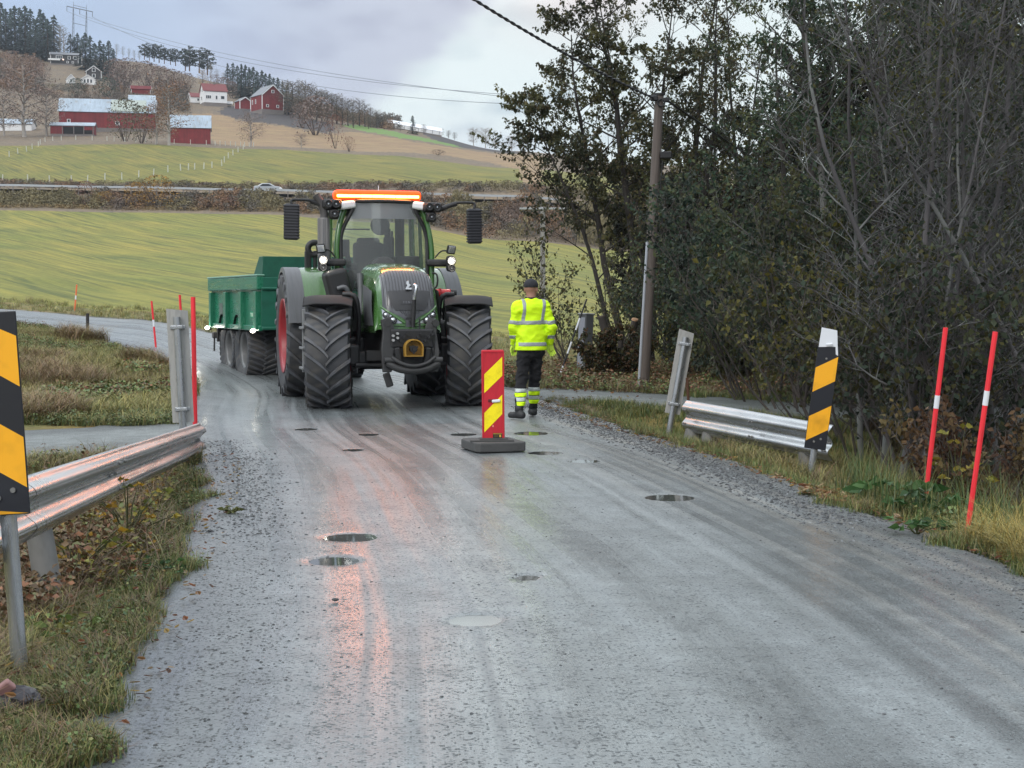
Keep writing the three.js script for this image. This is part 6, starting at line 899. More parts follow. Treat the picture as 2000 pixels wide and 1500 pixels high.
  far('round', 150, 190, 152, 'dark rounded evergreen left of the pair above the long barn', 'tree', null, 1.15); far('round', 208, 194, 150, 'dark rounded evergreen right of the pair above the long barn', 'tree', null, 1.2);
  far('bare', 48, 268, 118, 'large brown bare birch with a pale trunk before the farm at the left edge', 'tree', null, 1.3, 330); far('bare', 92, 266, 160, 'grey bare birch beside the open red shed', 'tree', null, 1.1, 330); far('bare', 8, 266, 170, 'bare brown tree at the left edge before the pale building', 'tree', null, 1.1, 330);
  far('rust', 330, 284, 146, 'tall rust-coloured birch between the two barns', 'tree', null, 1.15, 330); far('rust', 305, 282, 190, 'smaller rusty birch leaning beside the tall one between the barns', 'tree', null, 1.2, 330); far('olive', 245, 276, 190, 'grey-green bush against the long barn', 'bush', null, 0.9, 330); far('olive', 276, 280, 205, 'dark twiggy bush right of the long barn', 'bush', null, 0.9, 330);
  far('bare', 490, 287, 214, 'spreading bare tree alone at the edge of the stubble field', 'tree', null, 1.25, 330); far('bare', 588, 291, 258, 'small bare tree on the stubble field', 'tree', null, 1.4, 330); far('brown', 616, 264, 186, 'big round brown tree at the upper edge of the stubble field', 'tree', null, 1.15, 330); far('brown', 590, 250, 200, 'brown bushy tree beside the ploughed strip', 'tree', null, 1.0, 330);
  far('red', 655, 290, 222, 'slender reddish bush on the stubble field', 'bush', null, 0.62, 330); far('red', 682, 296, 266, 'low reddish bush right of the slender one', 'bush', null, 1.0, 330); far('brown', 855, 303, 292, 'low scrubby bush at the edge of the stubble field', 'bush', null, 3, 330);
  row('brown', [[228, 176, 114], [238, 184, 120], [250, 172, 112], [284, 168, 118], [298, 182, 124], [316, 188, 128], [336, 176, 134], [352, 186, 138], [368, 176, 142], [420, 178, 145], [436, 184, 150], [452, 192, 158], [60, 150, 108], [26, 140, 98], [84, 158, 122], [10, 168, 120]], 'reddish-brown bush in the leafless thicket on the slope', 'bush', 'brown bushes on the slope', 1.05);
  far('orange', 308, 408, 340, 'large orange-yellow bush by the main road, taller of the pair', 'bush', null, 1.2, 225); far('orange', 266, 408, 354, 'yellow bush by the main road, left and lower of the pair', 'bush', null, 1.05, 225); far('olive', 122, 404, 371, 'small olive-yellow bush by the main road at the left', 'bush', null, 1.2, 225); far('red', 168, 406, 352, 'rusty bush by the main road', 'bush', null, 1.0, 225); far('orange', 205, 406, 372, 'low orange bush left of the yellow pair', 'bush', null, 1.2, 225); far('red', 448, 410, 384, 'low orange-brown bush under the passing car', 'bush', null, 2.2, 225);
}
// scrub that nobody could count: clumps on the banks of the main road and over the hillside
{
  const r = rng(1212), clump = (seed, col) => { const g = new GB(), q = rng(seed); for (let k = 0; k < 110; k++) { const a = q() * 6.28, y = q(), R = 0.55 * Math.sqrt(1 - y * 0.8) * Math.sqrt(q()), b = 0.7 + 0.55 * q(); clumpQuad(g, Math.cos(a) * R, y * 0.9, Math.sin(a) * R, 0.03 + 0.045 * q(), q, col.map((c) => c * b)); } return g.build(); };
  const G = [clump(1, [1, 1, 1]), clump(2, [1, 1, 1])], sets = [[[], []], [[], []]], col = [[[], []], [[], []]];
  const tones = [[0.165, 0.115, 0.088], [0.14, 0.11, 0.085], [0.21, 0.125, 0.07], [0.115, 0.1, 0.08], [0.18, 0.15, 0.075]];
  const add = (k, x, z, s, h, t) => { const j = r() < 0.5 ? 0 : 1; sets[k][j].push(mx(x, base(x, z) - 0.1, z, 0, r() * 6.28, 0, s, h, s)); const b = 0.8 + 0.4 * r(); col[k][j].push(C(t[0] * b, t[1] * b, t[2] * b)); };
  for (let k = 0; k < 4800; k++) { const b = lerp(-0.44, 0.14, r()), u = 1000 + b * FOC, right = smoothstep(u, 600, 1000), Z = r() < 0.72 ? lerp(lerp(243, 233, right), 257, Math.sqrt(r())) : lerp(270, 282, r()); const t = tones[Math.min(4, Math.floor(fbm(u * 0.012 + 7, Z * 0.06, 1301, 2) * 8.5 - 1.6 + r() * 1.5) | 0)] ?? tones[0]; const hi = Z < 258 ? lerp(0.7, 2.6, vnoise(u * 0.03, 3, 1303)) * (1 + right * 0.7) : 1.1; if (Z < 249 && u < 650 && r() < 0.6) { t[0]; add(0, b * Z, -Z, 1.0 + r(), 0.5 + 0.4 * r(), [0.27, 0.19, 0.085]); continue; } add(0, b * Z, -Z, 1.3 + 1.3 * r(), hi * (0.5 + 0.7 * r()), t); }
  for (let k = 0; k < 4600; k++) { const u = lerp(-330, 780, r()), vt = lerp(108, 236, clamp((u - 0) / 760, 0, 1)), v = vt + r() * (u < 460 ? 66 : 22) * (u < 330 ? 1 : 0.8); if (u > 365 && u < 470 && v > 172) continue; if (u > 455 && u < 560 && v > 186) continue; if (u > 246 && u < 304 && v > 158 && v < 196) continue; const byHouse = u > 84 && u < 222 && v > 116 && v < 198; if (byHouse && (r() < 0.4 || (v < 168 && u < 210))) continue; const p = hit(u, v, 420); if (!p || -p.z > 930) continue; const t = tones[Math.min(4, Math.floor(fbm(u * 0.02, v * 0.03, 1305, 3) * 5))]; add(1, p.x, p.z, 2.4 + 2.2 * r(), byHouse ? 1.2 + r() : 2.2 + 4 * r() * r(), t); }
  const lab = ['tangled brown and rusty scrub on the banks of the main road', 'leafless brown scrub covering the hillside around the farms'];
  sets.forEach((s, k) => s.forEach((l, j) => tag(instances(k ? 'hillside_scrub' : 'roadside_scrub', G[j], M_leafy, l, col[k][j]), lab[k], 'scrub')));
}
// ---------------------------------------------------------------- the trees and thicket close by
function leaf(g, p, dir, s, w, r, c) {                    // one folded leaf: two halves meeting at the midrib
  const l = dir.length() || 1, dx = dir.x / l, dy = dir.y / l, dz = dir.z / l; let sx = r() - 0.5, sy = r() - 0.5, sz = r() - 0.5; const k = sx * dx + sy * dy + sz * dz; sx -= k * dx; sy -= k * dy; sz -= k * dz; const q = w / (Math.hypot(sx, sy, sz) || 1); sx *= q; sy *= q; sz *= q;
  const nx = dy * sz - dz * sy, ny = dz * sx - dx * sz, nz = dx * sy - dy * sx, f = 0.35, b = s * 0.45;
  const i = g.v(p.x, p.y, p.z, c); g.v(p.x + dx * b + sx + nx * f, p.y + dy * b + sy + ny * f, p.z + dz * b + sz + nz * f, c); g.v(p.x + dx * s, p.y + dy * s - 0.1 * s, p.z + dz * s, c); g.v(p.x + dx * b - sx + nx * f, p.y + dy * b - sy + ny * f, p.z + dz * b - sz + nz * f, c);
  g.tri(i, i + 1, i + 2); g.tri(i, i + 2, i + 3);
}
function grow(seed, o) {                                  // stems: [x, z, lean x, lean z, height, radius]
  const r = rng(seed), wood = new GB(), leaves = new GB(), L = o.levels ?? 3, gs = () => (r() + r() + r() - 1.5) * 1.2;
  const bark = o.bark ?? [0.035, 0.030, 0.027], barkAt = (p) => { const b = 0.6 + 0.8 * vnoise(p.x * 9 + p.z * 7, p.y * 5, seed), w = o.lichen ? smoothstep(vnoise(p.x * 14 + p.z * 11 + 3, p.y * 9, seed + 1), 0.62, 0.8) * o.lichen : 0; return [lerp(bark[0] * b, 0.2, w), lerp(bark[1] * b, 0.21, w), lerp(bark[2] * b, 0.2, w)]; };
  const cols = o.leafCols, put1 = (p, d) => { const c = cols[Math.floor(r() * cols.length)], n = vnoise(p.x * 1.3 + 20 + p.z, p.y * 1.3 + 20, seed) * 0.6 + vnoise(p.x * 3.1 + 40, p.y * 3.1 + p.z * 2 + 40, seed + 5) * 0.4, b = (0.65 + 0.6 * r()) * lerp(0.55, 1.4, n), y = smoothstep(n, 0.55, 0.8) * (o.autumn ?? 0.55), s = o.leaf * (0.6 + 0.75 * r()); leaf(leaves, p, d, s, s * (o.leafW ?? 0.3), r, [lerp(c[0] * b, 0.15, y), lerp(c[1] * b, 0.14, y), lerp(c[2] * b, 0.045, y)]); };
  const branch = (p, d, len, rad, lev) => {
    const n = lev === 0 ? 9 : lev === 1 ? 6 : 4, pts = [p.clone()], rr = [rad]; let q = p.clone(), dir = d.clone().normalize();
    for (let k = 1; k <= n; k++) { const wob = lev === 0 ? o.wob ?? 0.1 : 0.24; dir.add(V(gs() * wob, gs() * wob * 0.6 + (lev === 0 ? 0.05 : o.up ?? 0.06), gs() * wob)).normalize(); q = q.clone().addScaledVector(dir, len / n); pts.push(q); rr.push(Math.max(lev === L ? 0.002 : 0.0035, rad * (1 - (0.88 * k) / n))); }
    wood.limb(pts, rr, lev === 0 ? 9 : lev === 1 ? 6 : 4, barkAt);
    if (lev === L) { const m = Math.round(o.perTwig * (0.6 + 0.8 * r())); for (let k = 0; k < m; k++) { const t = 0.15 + 0.85 * r(), i = Math.min(n - 1, Math.floor(t * n)), a = pts[i].clone().lerp(pts[i + 1], t * n - i); if (o.keep && !o.keep(a, r)) continue; put1(a.add(V(gs() * 0.03, gs() * 0.03, gs() * 0.03)), V(gs(), gs() - (o.droop ?? 0.3), gs())); } return; }
    const kids = o.kids[lev]; for (let k = 0; k < kids; k++) {
      const t = lev === 0 ? lerp(o.low ?? 0.2, 1, (k + r()) / kids) : lerp(0.25, 1, (k + r() * 0.9) / kids), i = Math.min(n - 1, Math.floor(t * n)), a = pts[i].clone().lerp(pts[i + 1], t * n - i), ax = pts[i + 1].clone().sub(pts[i]).normalize(), ang = k * 2.4 + r() * 1.2;
      const s = V(Math.cos(ang), 0.15 + 0.3 * r(), Math.sin(ang)), nd = ax.clone().multiplyScalar(lev === 0 ? o.hug ?? 0.5 : 0.7).add(s.multiplyScalar(0.85));
      branch(a, nd, (lev === 0 ? o.reach : len * 0.55) * (1 - 0.5 * t * (lev === 0 ? o.taper ?? 1 : 0.6)) * (0.65 + 0.6 * r()), Math.max(0.004, rad * (lev === 0 ? 0.34 : 0.5) * (1 - 0.6 * t)), lev + 1);
    }
  };
  for (const [x, z, lx, lz, h, rad] of o.stems) branch(V(x, -0.15, z), V(lx, 1, lz), h, rad, 0);
  return { wood: wood.build(), leaves: leaves.build() };
}
const M_leaf = pmat(1, 1, 1, { roughness: 0.7, specularIntensity: 0.3, transmission: 0.45, thickness: 0, vertexColors: true }), M_bark = mat(1, 1, 1, 0.85, 0, { vertexColors: true });
function plantTree(name, label, cat, [u, v, Z], seed, o, group) { const p = at(u, v, Z), t = thing(name, label, cat, [p.x, land(p.x, -Z), -Z], 0, group), g = grow(seed, o); part('trunk', g.wood, M_bark, t); const c = part('crown', g.leaves, M_leaf, t); return t; }
const dull = [[0.065, 0.078, 0.042], [0.078, 0.085, 0.044], [0.055, 0.068, 0.042], [0.10, 0.095, 0.042], [0.11, 0.085, 0.045]], deep = [[0.052, 0.095, 0.06], [0.06, 0.10, 0.062], [0.085, 0.125, 0.072], [0.11, 0.125, 0.055]], mixed = [[0.045, 0.066, 0.045], [0.06, 0.075, 0.045], [0.09, 0.085, 0.03], [0.045, 0.065, 0.042]], yell = [[0.16, 0.14, 0.03], [0.09, 0.095, 0.03], [0.06, 0.07, 0.03]];
plantTree('alder_tree', 'many-stemmed dark alder behind the walking worker, its crown leftmost against the sky', 'tree', [1238, 738, 34], 2001, { levels: 3, stems: [[-0.15, 0, -0.1, 0.05, 7.6, 0.10], [0.1, 0.1, 0.0, -0.05, 8.8, 0.11], [-0.3, 0.1, -0.2, 0.1, 6.0, 0.07], [0.35, -0.1, 0.1, 0, 8.2, 0.09]], kids: [13, 8, 5], reach: 2.2, perTwig: 13, leaf: 0.075, leafW: 0.34, leafCols: dull, low: 0.36, hug: 0.35, taper: 0.9, up: 0.02 });
plantTree('alder_tree', 'tall alder with several straight stems right behind the line pole', 'tree', [1300, 735, 36], 2002, { levels: 3, stems: [[0, 0, 0.02, 0, 9.5, 0.13], [0.35, 0.1, 0.12, 0, 8.6, 0.10], [-0.3, 0.2, -0.06, 0, 8.8, 0.10], [0.7, -0.1, 0.2, 0.05, 7.8, 0.08]], kids: [12, 6, 5], reach: 2.1, perTwig: 7, leaf: 0.075, leafCols: dull, low: 0.4, hug: 0.5, up: 0.04 });
plantTree('alder_tree', 'thin open tree with sky showing through, right of the line pole', 'tree', [1425, 735, 37], 2003, { levels: 3, stems: [[0, 0, 0.12, 0, 9.0, 0.085], [0.4, 0, 0.22, 0, 8.2, 0.07], [-0.4, 0.1, 0.06, 0, 8.6, 0.07]], kids: [10, 6, 4], reach: 1.9, perTwig: 3.6, leaf: 0.07, leafCols: dull.concat([[0.09, 0.06, 0.04]]), low: 0.4, hug: 0.6, up: 0.05 });
plantTree('willow_tree', 'big dense dark-leaved tree filling the upper right of the view', 'tree', [1730, 820, 21], 2004, { levels: 3, stems: [[0, 0, -0.14, 0.05, 7.2, 0.12], [0.4, 0.2, 0.08, 0.1, 7.8, 0.13], [-0.5, 0.1, -0.3, 0, 5.6, 0.09], [0.9, -0.2, 0.22, 0, 7.4, 0.1]], kids: [13, 8, 5], reach: 2.2, perTwig: 11, leaf: 0.056, leafW: 0.3, leafCols: deep, low: 0.18, hug: 0.4, lichen: 0.5, up: 0.03 });
plantTree('willow_tree', 'dense dark tree leaning left behind the hazard board with a peeled top', 'tree', [1640, 800, 24], 2005, { levels: 3, stems: [[0, 0, -0.1, 0, 6.8, 0.11], [-0.5, 0, -0.22, 0, 6.0, 0.08], [0.5, 0, 0.1, 0, 7.6, 0.1]], kids: [12, 8, 5], reach: 2.0, perTwig: 10, leaf: 0.06, leafCols: deep.concat(mixed), low: 0.15, hug: 0.4 });
// grey-stemmed thicket at the right edge
const GREY = [0.075, 0.07, 0.073];
[[1905, 905, 14.6, 'tall grey lichen-flecked trees crowding behind the two red snow poles', 11], [2010, 880, 15.6, 'grey trees crossing the right edge of the view', 12], [1815, 885, 16.8, 'slim grey trees rising between the hazard board and the red snow poles', 13], [1960, 860, 18.2, 'farther grey trees in the gloom behind the right thicket', 14]].forEach(([u, v, Z, label, k]) => plantTree('grey_tree', label, 'tree', [u, v, Z], 2100 + k, { levels: 3, stems: Array.from({ length: 8 }, (_, i) => { const r = rng(k * 57 + i * 3 + 1); return [(r() - 0.5) * 1.9, (r() - 0.5) * 1.0, (r() - 0.5) * 0.1, (r() - 0.5) * 0.1, 5.4 + 2.4 * r(), 0.022 + 0.036 * r() * r()]; }), kids: [13, 6, 4], reach: 1.5, perTwig: 2.2, leaf: 0.05, leafCols: mixed, low: 0.08, hug: 0.55, bark: GREY, lichen: 0.8, wob: 0.12, up: 0.0 }));
// shrubs along the wood's edge
const shrub = (label, pos, seed, H, n, cols, extra = {}) => plantTree('shrub', label, 'shrub', pos, seed, { levels: 2, stems: Array.from({ length: n }, (_, i) => { const r = rng(seed * 7 + i), a = r() * 6.28, q = 0.3 + 0.75 * r(); return [Math.cos(a) * 0.4, Math.sin(a) * 0.35, Math.cos(a) * q * 0.8, Math.sin(a) * q * 0.6, H * (0.75 + 0.45 * r()), 0.016 + 0.012 * r()]; }), kids: [11, 8], reach: H * 0.42, perTwig: 9, leaf: 0.07, leafW: 0.34, leafCols: cols, low: 0.12, hug: 0.6, wob: 0.16, bark: [0.06, 0.05, 0.045], ...extra });
shrub('leafy dark green shrub right of the line pole behind the leaning sign back', [1400, 752, 29.5], 2201, 2.4, 10, deep.concat(mixed), { perTwig: 6 }); shrub('broad dark green shrub above the short right guardrail', [1500, 790, 23], 2202, 3.2, 13, deep); shrub('dark green shrub with silvery leaves left of the peeled hazard board', [1575, 815, 21], 2203, 3.0, 13, [[0.04, 0.058, 0.045], [0.026, 0.04, 0.03], [0.06, 0.08, 0.06]]); shrub('twiggy shrub with yellowing leaves right of the peeled hazard board', [1690, 880, 17.4], 2204, 2.4, 11, mixed.concat(yell), { perTwig: 5 }); shrub('dark twiggy shrub behind the right hand snow poles', [1850, 900, 15.0], 2205, 2.2, 12, mixed, { perTwig: 3.5, bark: [0.06, 0.052, 0.052] }); shrub('yellow-leaved sapling glowing in the gloom between the hazard board and snow poles', [1755, 830, 18.6], 2206, 2.3, 7, yell, { perTwig: 6 }); shrub('low olive bush under the alder beside the line pole', [1370, 756, 28.5], 2207, 1.5, 10, mixed.concat(yell)); shrub('hanging leafy bush behind the walking worker by the grey cabinet', [1150, 730, 33], 2208, 2.6, 9, dull.concat(yell), { perTwig: 3.5, leaf: 0.08 }); shrub('brown leafless bramble at the right edge below the grey trees', [1990, 960, 12.6], 2209, 1.0, 12, [[0.10, 0.05, 0.03], [0.13, 0.07, 0.035]], { perTwig: 3, leaf: 0.06 }); shrub('dark shrub filling the gap between the tall trees on the right', [1640, 780, 26], 2210, 3.6, 13, deep, { leaf: 0.1 }); shrub('dark shrub deep in the wood behind the short right guardrail', [1470, 750, 31], 2211, 3.4, 12, deep.concat(dull), { leaf: 0.09, perTwig: 6 }); shrub('dark shrub at the back of the thicket at the far right', [1930, 800, 22], 2212, 4.2, 13, deep, { leaf: 0.1 }); shrub('brown-leaved bush at the foot of the alder clump', [1190, 748, 29.5], 2213, 0.9, 10, [[0.12, 0.065, 0.03], [0.09, 0.08, 0.03], [0.05, 0.06, 0.03]], { perTwig: 6 });
// the wood behind, closing the view
[[1330, 690, 46, 5.6], [1500, 690, 44, 4.6], [1600, 700, 38, 6.6], [1740, 700, 34, 7.6], [1880, 720, 30, 8.6], [2030, 740, 27, 8.2], [1390, 690, 50, 4.2]].forEach(([u, v, Z, H], k) => plantTree('wood_tree', ['low dark tree far behind the line pole', 'dark tree behind the open tree with sky gaps', 'tall dark tree behind the peeled hazard board', 'tall dark tree deep in the wood, above the yellow-leaved sapling', 'dark tree deep in the wood behind the first snow pole', 'dark tree deep in the wood at the right edge', 'low dark tree behind the open tree, deep in the wood'][k], 'tree', [u, v, Z], 2300 + k, { levels: 2, stems: [[0, 0, 0.03, 0, H, 0.14], [0.7, 0, 0.14, 0, H * 0.9, 0.1], [-0.7, 0, -0.14, 0, H * 0.88, 0.1]], kids: [18, 12], reach: H * 0.42, perTwig: 34, leaf: 0.13, leafW: 0.36, leafCols: [[0.026, 0.033, 0.025], [0.036, 0.04, 0.027], [0.046, 0.042, 0.03]], low: 0.08, hug: 0.4 }));
// cut stools
{
  const M_cut = mat(0.55, 0.33, 0.2, 0.8), stump = (label, pts, rr, cut) => { const b = V(...pts[0].toArray()), t = thing('tree_stump', label, 'stump', [b.x, land(b.x, b.z), b.z]), g = new GB(), P = pts.map((p) => p.clone().sub(t.position)); P[0].y = -0.2; g.limb(P, rr, 12, (p) => { const k = 0.6 + 0.8 * vnoise(p.x * 20, p.y * 12, 8); return [0.05 * k, 0.042 * k, 0.037 * k]; }); part('trunk', g.build(), M_bark, t); const e = P[P.length - 1], d = e.clone().sub(P[P.length - 2]).normalize(), q = new THREE.CylinderGeometry(rr[rr.length - 1] * 1.02, rr[rr.length - 1] * 1.05, 0.03, 16).applyQuaternion(new THREE.Quaternion().setFromUnitVectors(V(0, 1, 0), d)).translate(e.x, e.y, e.z); part('cut_face', q, cut ? M_cut : M_bark && mat(0.07, 0.055, 0.045, 0.9), t); };
  stump('cut trunk with a pale fresh face left of the line pole', [at(1222, 725, 29.6), at(1226, 690, 29.6), at(1234, 655, 29.6), at(1240, 624, 29.5)], [0.09, 0.08, 0.075, 0.062], true);
  stump('forked stub with a pale cut beside the fresh-cut trunk', [at(1214, 725, 29.7), at(1212, 690, 29.7), at(1211, 655, 29.7)], [0.07, 0.06, 0.05], true);
  stump('dark sawn-off trunk leaning left by the grey cabinet', [at(1200, 712, 30.2), at(1192, 680, 30.2), at(1182, 645, 30.2), at(1175, 618, 30.2)], [0.1, 0.09, 0.085, 0.08], false);
}
// ---------------------------------------------------------------- grass, leaves and small plants on the verges
{
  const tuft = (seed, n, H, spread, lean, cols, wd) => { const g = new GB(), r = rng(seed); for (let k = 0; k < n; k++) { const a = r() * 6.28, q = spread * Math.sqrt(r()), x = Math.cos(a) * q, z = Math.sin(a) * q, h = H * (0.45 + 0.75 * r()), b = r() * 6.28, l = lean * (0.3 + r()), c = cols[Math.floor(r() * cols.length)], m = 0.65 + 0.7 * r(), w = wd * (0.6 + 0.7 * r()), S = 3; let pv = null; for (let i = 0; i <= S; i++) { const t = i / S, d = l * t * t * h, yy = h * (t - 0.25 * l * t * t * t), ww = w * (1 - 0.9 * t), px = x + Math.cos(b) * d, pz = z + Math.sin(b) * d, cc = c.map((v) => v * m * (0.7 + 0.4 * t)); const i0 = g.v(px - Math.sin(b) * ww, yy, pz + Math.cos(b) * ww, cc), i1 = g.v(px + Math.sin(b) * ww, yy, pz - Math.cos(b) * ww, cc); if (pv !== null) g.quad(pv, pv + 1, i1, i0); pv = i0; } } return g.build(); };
  const green = [[0.065, 0.12, 0.028], [0.09, 0.135, 0.03], [0.05, 0.095, 0.03]], dry = [[0.30, 0.22, 0.075], [0.24, 0.18, 0.06], [0.16, 0.15, 0.05], [0.34, 0.26, 0.11]], brown = [[0.15, 0.085, 0.045], [0.11, 0.07, 0.04], [0.19, 0.12, 0.06]], olive = [[0.17, 0.165, 0.045], [0.22, 0.19, 0.06], [0.12, 0.14, 0.036]];
  const TU = { short: tuft(1, 26, 0.075, 0.07, 0.6, green.concat(olive), 0.0032), mead: tuft(2, 24, 0.15, 0.09, 1.0, olive.concat(olive, green, [dry[1]]), 0.0034), dry: tuft(3, 26, 0.30, 0.1, 1.1, dry, 0.003), dead: tuft(4, 22, 0.24, 0.12, 1.2, brown.concat([dry[2]]), 0.004), tall: tuft(5, 14, 0.62, 0.1, 0.5, green.concat([olive[0]]), 0.0055), gold: tuft(6, 34, 0.42, 0.12, 1.15, [[0.36, 0.25, 0.05], [0.28, 0.22, 0.05], [0.17, 0.17, 0.04]], 0.0032) };
  const herbs = (seed, n, H, cols, s) => { const g = new GB(), r = rng(seed); for (let k = 0; k < n; k++) { const a = r() * 6.28, q = 0.1 * Math.sqrt(r()), h = H * (0.2 + 0.8 * r()), x = Math.cos(a) * q, z = Math.sin(a) * q, c = cols[Math.floor(r() * cols.length)], m = 0.7 + 0.6 * r(); leaf(g, V(x, h, z), V(r() - 0.5, 0.25 * r() - 0.05, r() - 0.5), s * (0.6 + 0.7 * r()), s * 0.34, r, c.map((v) => v * m)); if (k % 5 === 0) g.limb([V(0, 0, 0), V(x * 0.6, h * 0.6, z * 0.6), V(x, h, z)], [0.003, 0.0025, 0.0015], 3, [0.09, 0.07, 0.035]); } return g.build(); };
  const HE = { herb: herbs(11, 24, 0.1, [[0.07, 0.12, 0.035], [0.05, 0.09, 0.035], [0.1, 0.14, 0.04], [0.15, 0.15, 0.045]], 0.03), yell: herbs(12, 16, 0.2, [[0.42, 0.24, 0.03], [0.2, 0.19, 0.035], [0.11, 0.14, 0.035], [0.34, 0.26, 0.05]], 0.042), rust: herbs(13, 22, 0.2, [[0.16, 0.07, 0.035], [0.12, 0.075, 0.035], [0.1, 0.1, 0.04]], 0.036) };
  const L = {}, K = {}; const R = rng(5150);
  const addTo = (k, x, z, s, tint = 1) => { (L[k] ??= []).push(mx(x, land(x, z) - 0.015, z, (R() - 0.5) * 0.25, R() * 6.28, (R() - 0.5) * 0.25, s, s * (0.75 + 0.5 * R()), s)); const b = tint * (0.7 + 0.6 * R()); (K[k] ??= []).push(C(b, b, b * (0.9 + 0.2 * R()))); };
  const clear = (x, z, e = 0.32) => { const j = (fbm(x * 2.2, z * 2.2, 1501, 3) - 0.5) * 0.7; return offRoad(x, z, 'road') > e + j && offRoad(x, z, 'driveway') > 0.05 + j * 0.4 && offRoad(x, z, 'side_road') > 0.02 + j * 0.4; };
  const sow = (n, x0, x1, Z0, Z1, pick, ok = () => true, bias = 1) => { for (let k = 0; k < n; k++) { const Z = lerp(Z0, Z1, R() ** bias), a = typeof x0 === 'function' ? x0(Z) : x0, b = typeof x1 === 'function' ? x1(Z) : x1, x = lerp(a, b, R()), z = -Z; if (!clear(x, z) || !ok(x, z)) continue; const d = offRoad(x, z, 'road'), q = pick(x, z, d, fbm(x * 0.8 + 9, z * 0.8, 1503, 3), R()); if (q) addTo(q[0], x, z, q[1], q[2]); } };
  const edgeL = (Z) => roadX(Z) - 2.0, viewL = (Z) => -0.36 * Z - 0.4, viewR = (Z) => 0.36 * Z + 0.5, edgeR = (Z) => roadX(Z) + 2.0;
  // near left verge, from the gravel to under the guardrail
  sow(30000, viewL, edgeL, 3.4, 14.6, (x, z, d, n, q) => { if (d < 0.75) return q < 0.42 ? ['short', 0.7 + 0.6 * R()] : q < 0.5 ? ['herb', 0.5 + 0.4 * R()] : q < 0.72 ? ['mead', 0.35 + 0.3 * R()] : q < 0.82 ? ['dead', 0.3 + 0.3 * R()] : null; if (n > 0.56) return q < 0.22 ? ['dead', 0.6 + 0.5 * R()] : q < 0.34 ? ['rust', 0.8 + 0.6 * R()] : q < 0.46 ? ['dry', 0.4 + 0.3 * R()] : ['mead', 0.7 + 0.5 * R()]; return q < 0.5 ? ['mead', 0.6 + 0.6 * R()] : q < 0.58 ? ['herb', 0.7 + 0.6 * R()] : q < 0.84 ? ['short', 1 + 0.6 * R()] : q < 0.92 ? ['dry', 0.4 + 0.4 * R(), 0.75] : ['dead', 0.6 + 0.4 * R()]; }, undefined, 1.7);
  sow(520, (Z) => lerp(-1.5, -3.4, (Z - 5) / 10) - 0.7, (Z) => lerp(-1.5, -3.4, (Z - 5) / 10) + 0.1, 6.8, 14, (x, z, d, n, q) => q < 0.3 ? ['yell', 0.7 + 0.5 * R()] : q < 0.5 ? ['rust', 0.8 + 0.5 * R()] : ['dead', 0.8 + 0.5 * R()], (x, z) => -z > 8);
  sow(900, -3.6, -2.2, 13.2, 15.2, (x, z, d, n, q) => ['mead', 1.0 + 0.6 * R(), 0.9], (x, z) => Math.hypot((x + 2.62) / 0.5, (z + 14.3) / 0.8) < 1);
  // the rough grass inside the bend
  sow(26000, (Z) => -0.36 * Z - 0.5, (Z) => Math.min(roadX(Z) - 2.3, -0.12 * Z), 18.4, 42, (x, z, d, n, q) => { if (offRoad(x, z, 'driveway') < 0.9 + n) return q < 0.4 ? ['mead', 0.8 + 0.5 * R(), 1] : q < 0.7 ? ['short', 1.1 + 0.5 * R(), 0.9] : ['herb', 1.2, 0.8]; const wd = fbm(x * 0.5 + 40, z * 0.5, 1509, 3), lowr = -z > 27 ? 0.5 : 1; if (wd > 0.6) return q < 0.35 ? ['herb', (1.4 + R()) * lowr, 1] : q < 0.45 ? ['rust', (1.1 + 0.5 * R()) * lowr, 1.2] : ['mead', (1.1 + 0.5 * R()) * lowr, 1.1]; if (wd < 0.36) return q < 0.5 ? ['dead', 1.0 + 0.6 * R(), 1.3] : ['dry', 0.7 + 0.5 * R(), 1]; const e = fbm(x * 0.25, z * 0.3, 1507, 3); return e > 0.5 ? (q < 0.45 ? ['dry', (0.55 + 0.4 * R()) * lowr, 0.9] : q < 0.53 ? ['dead', (0.7 + 0.5 * R()) * lowr] : ['mead', (1.1 + 0.5 * R()) * lowr, 1.2]) : q < 0.6 ? ['mead', (1.1 + 0.6 * R()) * lowr, 1.2] : q < 0.8 ? ['short', (1.4 + 0.8 * R()) * lowr, 1.2] : ['dry', (0.5 + 0.4 * R()) * lowr, 0.8]; });
  // right verge and the strips beside the side road
  sow(13000, edgeR, (Z) => Math.min(viewR(Z), 7.5), 6.2, 25, (x, z, d, n, q) => { const Z = -z; if (d < 0.8) return q < 0.5 ? ['short', 0.8 + 0.6 * R()] : q < 0.64 ? ['dry', 0.3 + 0.25 * R(), 0.6] : null; if (Z < 12.6 && d < 2.4) return q < 0.2 && Z < 9.9 && x > 0.3 * Z ? ['gold', 0.5 + 0.3 * R()] : q < 0.06 && x > 0.212 * Z + 0.1 ? ['tall', 0.4 + 0.25 * R()] : q < 0.42 ? ['herb', 0.9 + 0.9 * R(), 1.1] : q < 0.8 ? ['mead', 0.8 + 0.5 * R()] : q < 0.92 ? ['short', 1.2 + R()] : ['dry', 0.5 + 0.3 * R()]; if (x > 4 + (Z - 15) * 0.05) return q < 0.35 ? ['dead', 0.8 + 0.5 * R(), 0.6] : q < 0.5 ? ['herb', 1.1, 0.6] : null; if (Z > 17) return q < 0.8 ? ['short', 1.1 + 0.7 * R()] : ['mead', 0.7 + 0.3 * R()]; return q < 0.36 ? ['mead', 0.9 + 0.6 * R(), 0.9] : q < 0.6 ? ['short', 1.2 + 0.6 * R()] : q < 0.85 ? ['dry', 0.5 + 0.4 * R(), 0.8] : ['dead', 0.6 + 0.4 * R()]; });
